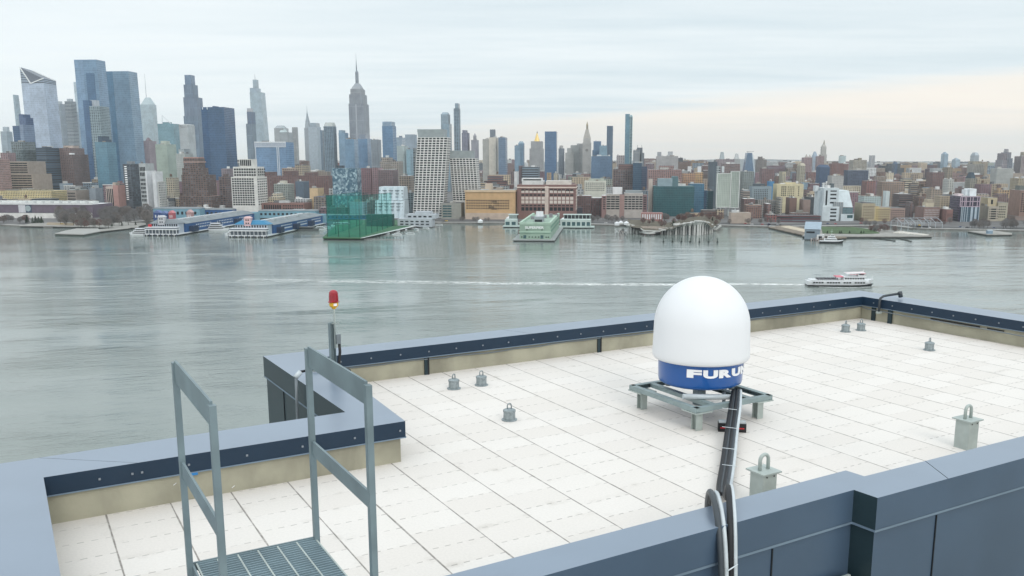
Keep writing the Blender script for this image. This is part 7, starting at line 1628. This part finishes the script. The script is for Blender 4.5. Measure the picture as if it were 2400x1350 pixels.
# trees behind the island and along the shore
for i in range(20): tree(rnd.uniform(1535, 1690), rnd.uniform(517, 524), rnd.choice(['b3', 'b5', 'b1']), rnd.uniform(.9, 1.3), 'behind the island park')
for i in range(14): tree(rnd.uniform(1352, 1500), rnd.uniform(514, 521), rnd.choice(['b1', 'b2']), rnd.uniform(.6, .95), 'between the green pier building and island park')
for i in range(10): tree(rnd.uniform(1700, 1830), rnd.uniform(520, 527), rnd.choice(['b1', 'b2']), rnd.uniform(.6, .9), 'right of the island park')
for i in range(8): tree(rnd.uniform(1060, 1180), rnd.uniform(516, 520), rnd.choice(['b2', 'b1']), rnd.uniform(.5, .7), 'below the tan warehouse')
P0 = gr(1503, 528, 2.3); t_ = thing('brick_pump_house', P0, GR, 'small rose brick hall behind the island park amphitheatre', 'building'); L = (gr(1552, 528, 2.3)-P0).length; h = at(1520, 499, P0.y).z-2.3
mb = MB(); mb.box(0, L, 0, 16, 0, h); mb.build('wall', mat('rose_hall_brick', (.33, .17, .16), .85), t_)
for q in range(9): mb = MB(); mb.box(L*(.04+q*.106), L*(.09+q*.106), -.2, 0, h*.5, h*.9); mb.build('pale_pier', mwhite, t_)
# ================================================================== GANSEVOORT PENINSULA
slab('beach_ramp', ((1800, 532), (1890, 552), (1925, 561), (1985, 556), (1925, 540), (1840, 527)), 2.5, 1.2, 'brown stony bank sloping to the water left of the grey shed', 'embankment', mat('stony_bank', (.20, .165, .13), .95, 0, .3, .2), mpile)
slab('sand_strip', ((1828, 531), (1890, 545), (1902, 541), (1850, 529)), 2.75, .1, 'pale sand strip left of the grey shed', 'sand', mat('sand', (.50, .43, .33), .95, 0, .15, .2))
slab('park_promenade', ((1880, 553), (1960, 553.5), (2080, 554), (2170, 553.5), (2186, 553), (2120, 544), (2050, 535), (1900, 533)), 2.6, 1.1, 'long promenade platform around the green lawn', 'promenade', mdeck, mpile)
slab('green_lawn', ((1928, 546), (2020, 547.5), (2062, 546), (2040, 537), (2000, 532), (1925, 531)), 3.2, .5, 'green sports lawn on the right peninsula', 'lawn', mlawn)
slab('rock_strip', ((2090, 545), (2168, 551), (2178, 549.5), (2110, 541)), 3.1, .5, 'pale rocks at the right end of the peninsula', 'rocks', mat('pale_rocks', (.55, .52, .47), .95, 0, .4, .5))
for i in range(16): tree(rnd.uniform(2040, 2110), rnd.uniform(540, 546), rnd.choice(['b1', 'b3', 'b2']), rnd.uniform(.5, .85), 'at the right end of the lawn')
for i in range(22): tree(rnd.uniform(2270, 2420), rnd.uniform(530, 537), rnd.choice(['b1', 'b2', 'b2']), rnd.uniform(.8, 1.2), 'on the right shore')
for i in range(12): tree(rnd.uniform(2010, 2260), rnd.uniform(523, 531), rnd.choice(['b1', 'b2', 'b3']), rnd.uniform(.6, .9), 'behind the open steel frame')
for x in (1939, 1968, 1972, 1991, 2018, 2024): tree(x, 548.5, 'g1', .45, 'on the lawn edge')
P0 = gr(1885, 560, 1.5); t_ = thing('grey_shed', Vector((P0.x, P0.y, 1)), GR-.25, 'grey blue shed with a steep slanted roof at the water edge', 'shed')
zz = lambda y: at(1900, y, P0.y).z-1; L = 23
mb = MB(); q = [(0, 0), (L*.75, 0), (L*.75, 30), (0, 30)]; mb.prism(q, q, 0, [zz(538)]*2+[zz(531)]*2, t=tone('7d8f9d')); mb.build('wall', [FM['metal']], t_)
mb = MB(); mb.quad([(-.8, -.8, zz(537)), (L*.8, -.8, zz(537)), (L*.8, 31, zz(523)), (-.8, 31, zz(523))], t=tone('93a9bb')); mb.quad([(-.8, 31, zz(523)), (L*.8, 31, zz(523)), (L*.8, 31, zz(532)), (-.8, 31, zz(532))], t=tone('93a9bb')); mb.quad([(L*.8, -.8, zz(537)), (L*.8, 31, zz(532)), (L*.8, 31, zz(523))], t=tone('7d8f9d')); mb.build('slanted_roof', [FM['metal']], t_)
mb = MB(); mb.box(2, L*.5, -.2, 0, zz(546), zz(542)); mb.build('window', MW, t_)
mb = MB(); mb.box(L*.62, L*.98, -4, 4, 0, zz(549), t=tone('dcdfe0')); mb.build('white_gatehouse', [FM['metal']], t_); mb = MB(); mb.box(L*.72, L*.88, -4.2, -4, .5, zz(552)); mb.build('door', MW, t_)
# tug at the landing
P = gr(1948, 570, 0); tg = thing('fire_boat', Vector((P.x, P.y, 0)), -.25, 'white tug like fire boat with a green topped mast at the landing', 'boat')
mb = MB(); hull(mb, 27, 7.6, -.4, 1.8, 1.4); mb.build('hull', mbk, tg); mb = MB(); hull(mb, 26.5, 7.4, 1.75, 2.7, 1.5); mb.build('bulwark', mbw, tg)
for (a, b_, w_, z0_, z1_) in ((-8, 6, 2.6, 2.7, 5.4), (-4, 4.2, 2.2, 5.4, 7.8), (-1, 3, 1.7, 7.8, 9.6)): mb = MB(); mb.box(a, b_, -w_, w_, z0_, z1_); mb.build('deckhouse', mbw, tg)
for (a, b_, w_, z_) in ((-7, 5.6, 2.65, 3.9), (-3.6, 3.9, 2.25, 6.2), (-.8, 2.8, 1.75, 8.4)): mb = MB(); mb.box(a, b_, -w_, w_, z_, z_+.8); mb.build('window_band', MW, tg)
mb = MB(); mb.bar((0, 0, 9.6), (0, 0, 16.5), .35); mb.bar((0, -1.6, 12.2), (0, 1.6, 12.2), .35); mb.bar((-1.4, 0, 13.6), (1.4, 0, 13.6), .3); mb.build('mast', mat('mast_green', (.42, .55, .45), .6), tg); mb = MB(); mb.cyl(-6, 0, 1., .8, 5.4, 8.2, 10); mb.build('funnel', mbk, tg)
ld_ = thing('landing_pier', gr(1925, 566, 0), -.35, 'cluttered low landing with pale fenders between the grey shed and the fire boat', 'landing')
for i in range(9): mb = MB(); mb.box(-12+i*2.6, -10.6+i*2.6, -1.6, 3, -.3, 3.2+(i % 3)*.8, t=tone(['b9aca6', '8e8480', 'a39a96'][i % 3])); mb.build('fender_block', [FM['blank']], ld_)
# open steel frame outline over the water
P0, P1, P2 = gr(2112, 537, 1), gr(2208, 536, 1), gr(2088, 531, 1)
df = thing('open_steel_frame', Vector((P0.x, P0.y, 0)), 0, 'thin open steel frame outline of a vanished pier shed', 'steel frame sculpture'); mfr = mat('brushed_steel', (.42, .46, .5), .4, .3)
ha = at(2120, 523, P0.y).z; hr_ = at(2120, 513.5, P0.y).z; wv = P1-P0; dv = P2-P0
mb = MB()
for i in range(7):
    b0 = wv*(i/6); b1 = b0+dv; m0 = (b0+b1)/2
    for q in (b0, b1): mb.bar((q.x, q.y, -.3), (q.x, q.y, ha), .55)
    mb.bar((b0.x, b0.y, ha), (m0.x, m0.y, hr_), .5); mb.bar((b1.x, b1.y, ha), (m0.x, m0.y, hr_), .5)
for base, z_ in ((Vector(), ha), (dv, ha), (dv/2, hr_)): e = base+wv; mb.bar((base.x, base.y, z_), (e.x, e.y, z_), .5)
mb.build('frame_members', mfr, df)
for (x0, y0, x1, y1, n, l_) in ((2042, 558, 2100, 565, 26, 'dark row of rotted piles right of the lawn promenade, longer one'), (2104, 559, 2138, 566, 14, 'dark row of rotted piles, shorter one farther right')):
    po = gr(x0, y0, 0); t_ = thing('old_pile_row', po, 0, l_, 'old piles', 'rows of rotted piles')
    for i in range(n):
        for k_ in range(3): P = gr(x0+(x1-x0)*i/n+rnd.uniform(-1, 1), y0+(y1-y0)*i/n+k_*.8, 0)-po; mb = MB(); mb.bar((P.x, P.y, -.3), (P.x, P.y, rnd.uniform(.4, 1.1)), .5); mb.build('old_pile', mpile, t_)
slab('right_pier', ((2268, 541), (2315, 549.5), (2372, 549), (2372, 546), (2330, 540)), 2.4, 1., 'low boathouse pier at the right with a blue corner', 'pier', mdeck, mpile)
P = gr(2322, 548, 2.4); t_ = thing('boathouse', P, GR, 'small pale blue boathouse on the right pier', 'boathouse'); mb = MB(); mb.box(-3.5, 2.5, 0, 6, 0, 3.4, t=tone('7f9fb8')); mb.build('wall', [FM['metal']], t_); mb = MB(); mb.prism([(-4, -.5), (3, -.5), (3, 6.5), (-4, 6.5)], [(-4, 2.9), (3, 2.9), (3, 3.1), (-4, 3.1)], 3.4, 5, t=tone('8f9fab')); mb.build('roof', [FM['metal']], t_)
for x in (2338, 2356): yacht(x, 542, 13, 2.9, 'white covered boat behind the right pier, ' + ('left one' if x == 2338 else 'right one'), 1)
# cars on the shore road
car_c = [('white', (.7, .7, .7)), ('black', (.02, .02, .025)), ('silver', (.4, .42, .44)), ('red', (.4, .04, .04)), ('yellow', (.7, .45, .03)), ('dark blue', (.03, .06, .15))]
cms = {n_: mat('car_paint_'+n_.replace(' ', '_'), c_, .35) for n_, c_ in car_c}
cproto = {}
CL = []
for i in range(44):
    s_ = rnd.random(); k_ = min(int(s_*(len(SP)-2))+1, len(SP)-2); a, b_ = SP[k_], SP[k_+1]; f_ = rnd.random(); p = lp(a, b_, f_); d_ = (b_-a).normalized(); n_ = Vector((-d_.y, d_.x, 0)); p = p+n_*rnd.choice([26, 30, 36, 40])
    if not (-50 < proj((p.x, p.y, 3))[0] < 2450): continue
    nm, _c = rnd.choice(car_c); root = thing('parked_car' if False else 'car', Vector((p.x, p.y, 2.21)), math.atan2(d_.y, d_.x), '', 'car', 'cars on the shore road')
    if nm not in cproto:
        mb = MB(); mb.prism([(-2.2, -.9), (2.2, -.9), (2.2, .9), (-2.2, .9)], [(-2.15, -.85), (2.1, -.85), (2.1, .85), (-2.15, .85)], .3, .9); mb.prism([(-1.5, -.8), (1.2, -.8), (1.2, .8), (-1.5, .8)], [(-1.1, -.65), (.6, -.65), (.6, .65), (-1.1, .65)], .9, 1.45); b1 = mb.mesh('body', [cms[nm]])
        mb = MB(); mb.box(-1.25, .9, -.78, .78, .98, 1.3); g1_ = mb.mesh('glass', [MW]); cproto[nm] = (b1, g1_)
    for nn_, me in zip(('body', 'glass'), cproto[nm]): link(bpy.data.objects.new(nn_, me), root)
    pw, _r = place_words(proj(p)[0], proj(p)[1]-30); CL.append([f'{nm} car on the shore road {pw}', proj(p)[0], root])
g_ = defaultdict(list)
for l in CL: g_[l[0]].append(l)
for txt, ls in g_.items():
    ls.sort(key=lambda q: q[1])
    for i, l in enumerate(ls): l[2]['label'] = txt if len(ls) == 1 else f'{txt}, {ordw[min(i, 6)]}'
finish_trees()
# ================================================================== FERRY AND WAKE
P = gr(1968, 669.5, 0); Lf = (gr(2044, 669, 0)-gr(1891, 670, 0)).length
fe = thing('tour_boat', Vector((P.x, P.y, 0)), math.radians(-2), 'white sightseeing boat with black hull and pink canopies heading right', 'boat')
s_ = Lf/50.
mb = MB(); hull(mb, 50*s_, 11*s_, -.5, 1.0, .9, bow=.2, n=18); mb.build('black_hull', mbk, fe)
mb = MB(); hull(mb, 49.6*s_, 11.1*s_, .95, 3.9, 1.6, bow=.2, n=18); mb.build('white_hull_side', mbw, fe)
mb = MB(); mb.box(-23*s_, 20*s_, -4.7*s_, 4.7*s_, 3.0, 4.6); mb.build('main_deck_house', mbw, fe)
mb = MB(); mb.box(-22.5*s_, 17.5*s_, -5.1*s_, 5.1*s_, 4.6, 4.9); mb.build('upper_deck', mbw, fe)
mb = MB(); mb.box(1.5*s_, 17.2*s_, -4.3*s_, 4.3*s_, 4.9, 7.4); mb.build('upper_cabin', mbw, fe)
mb = MB(); mb.box(1.2*s_, 18*s_, -4.6*s_, 4.6*s_, 7.4, 7.65); mb.build('top_deck', mbw, fe)
mb = MB(); mb.box(12.5*s_, 16.5*s_, -2.8*s_, 2.8*s_, 7.65, 9.9); mb.build('wheelhouse', mbw, fe)
mb = MB(); mb.prism([(3.5*s_, -4.2*s_), (17.3*s_, -4.2*s_), (17.3*s_, 4.2*s_), (3.5*s_, 4.2*s_)], [(4*s_, -2*s_), (17*s_, -2*s_), (17*s_, 2*s_), (4*s_, 2*s_)], [9.7, 10.2, 10.2, 9.7], [10.2, 10.8, 10.8, 10.2], bot=True); mb.build('long_canopy', mat('canopy_white', (.72, .66, .67), .7), fe)
mb = MB(); mb.box(14*s_, 17.5*s_, -4.25*s_, 4.25*s_, 9.55, 9.95); mb.box(6*s_, 12*s_, -3.9*s_, -3.7*s_, 8.9, 9.3); mb.build('pink_valance', mat('canopy_pink', (.6, .25, .28), .7), fe)
mb = MB(); mb.prism([(-4.2*s_, -4*s_), (1.1*s_, -4*s_), (1.1*s_, 4*s_), (-4.2*s_, 4*s_)], [(-4.0*s_, -3*s_), (1.1*s_, -3*s_), (1.1*s_, 3*s_), (-4.0*s_, 3*s_)], [7.0, 7.0, 7.0, 7.0], 7.7, bot=True); mb.build('pink_canopy', mat('canopy_rose', (.62, .20, .25), .7), fe)
for x in (-4, 1, 4.2, 8, 12): mb = MB(); mb.bar((x*s_, -3.9*s_, 4.9 if x < 2 else 7.6), (x*s_, -3.9*s_, 7.0 if x < 2 else 9.8), .14); mb.build('canopy_post', mbw, fe)
for i in range(5): mb = MB(); mb.box((-22.8+i*0)*s_, -19.5*s_, (-4.9)*s_, 0, 0, 0) if False else None
fwin = None
for i in range(19):
    if i in (4, 10, 14): continue
    x = (-21.5+i*2.05)*s_; mb = MB(); mb.box(x, x+1.5*s_, -5.62*s_, -5.5*s_, 2.55, 3.5); mb.build('window', MW, fe)
for i in range(8): x = (2.2+i*1.85)*s_; mb = MB(); mb.box(x, x+1.35*s_, -4.42*s_, -4.3*s_, 5.5, 6.6); mb.build('window', MW, fe)
mb = MB(); mb.box(13*s_, 16.6*s_, -2.9*s_, 2.9*s_, 8.6, 9.3); mb.build('window', MW, fe)
mb = MB(); mb.bar((16.8*s_, 0, 10.4), (16.8*s_, 0, 12.2), .3); mb.build('mast', mbw, fe)
mb = MB(); mb.bar((-20.5*s_, -3*s_, 9.0), (-14.5*s_, -3*s_, 8.4), .35, .2); mb.bar((-18.8*s_, -3*s_, 4.9), (-18.8*s_, -3*s_, 8.8), .16); mb.bar((-15.8*s_, -3*s_, 4.9), (-15.8*s_, -3*s_, 8.5), .16); mb.build('stern_frame', mat('grey_frame', (.2, .22, .25), .6), fe)
for z_ in (5.4, 5.9):
    mb = MB(); mb.bar((-22.4*s_, -5*s_, z_), (1.4*s_, -5*s_, z_), .07); mb.build('railing', mbw, fe)
mb = MB(); mb.bar((18*s_, -4.4*s_, 5.6), (24*s_, -.6*s_, 6.9), .07); mb.bar((24*s_, 0, 5.), (24*s_, 0, 7.4), .16); mb.build('bow_railing', mbw, fe)
msd = [mat('seat_dark', (.02, .02, .03), .8), mat('seat_mixed', (.10, .09, .12), .8)]
for i in range(11):
    x = (-17.5+i*1.45)*s_
    for y_ in (-3.2, -.8, 1.8): mb = MB(); mb.box(x, x+.7*s_, (y_-.8)*s_, (y_+.8)*s_, 4.9, 5.3); mb.box(x, x+.2*s_, (y_-.8)*s_, (y_+.8)*s_, 5.3, 6.25); mb.build('bench', msd[i % 2], fe)
def foam_mat(name, dens, sc, fade_len=None):
    m = bpy.data.materials.new(name); t = NT(m); p = t.n['Principled BSDF']; uv = t.new('ShaderNodeTexCoord').outputs['UV']; s = t.new('ShaderNodeSeparateXYZ'); t.l.new(uv, s.inputs[0])
    v = s.outputs[1]; u = s.outputs[0]                               # u metres from the stern, v -1..1 across
    n = t.noise(t.mapping(uv, (sc*.35, 2.2, 1)), 1., 6, .7); n2 = t.noise(t.mapping(uv, (.05, 1.4, 1)), 1., 4, .7)
    edge = t.ramp(t.math('ABSOLUTE', v), .35, 1., 1., 0.)
    fd = t.ramp(u, 20, 420, 1., .5); fd = t.math('MULTIPLY', fd, t.ramp(u, 330, 620, 1., .0))
    a = t.math('MULTIPLY', t.math('MULTIPLY', t.ramp(n, .56-dens*.3, .62, 0, 1), edge), fd)
    a = t.math('MULTIPLY', a, t.ramp(n2, .38, .56, .12, 1.))
    p.inputs['Base Color'].default_value = (.92, .94, .93, 1); p.inputs['Roughness'].default_value = .7; t.set(p.inputs['Alpha'], a); return m
def wake(name, pts, w0, w1, dens, label):
    mb = MB(); Pp = [gr(x, y, .12) for x, y in pts]; d0 = 0
    N_ = 60; tot = []
    for i in range(len(Pp)-1):
        for q in range(12): tot.append(lp(Pp[i], Pp[i+1], q/12))
    tot.append(Pp[-1])
    for a, b_ in zip(tot, tot[1:]):
        L = (b_-a).length; u0, u1 = d0, d0+L; wa, wb = w0+(w1-w0)*min(1, u0/350), w0+(w1-w0)*min(1, u1/350); d_ = (b_-a).normalized(); n_ = Vector((-d_.y, d_.x, 0))
        mb.quad([a-n_*wa, b_-n_*wb, b_+n_*wb, a+n_*wa], [(u0, -1), (u1, -1), (u1, 1), (u0, 1)]); d0 += L
    tag(mb.build(name, foam_mat(name+'_foam', dens, .6)), label, 'wake', kind='stuff')
wake('foam_wake', [(1897, 667.5), (1760, 666), (1600, 667), (1400, 666.5), (1100, 663), (800, 659), (560, 656)], 6., 13., .95, 'white foam wake trailing left of the sightseeing boat')
wake('bow_foam', [(2042, 672.5), (2010, 673.8), (1970, 674), (1920, 672.5)], 1.6, 2.4, .95, 'thin white foam along the hull of the sightseeing boat')
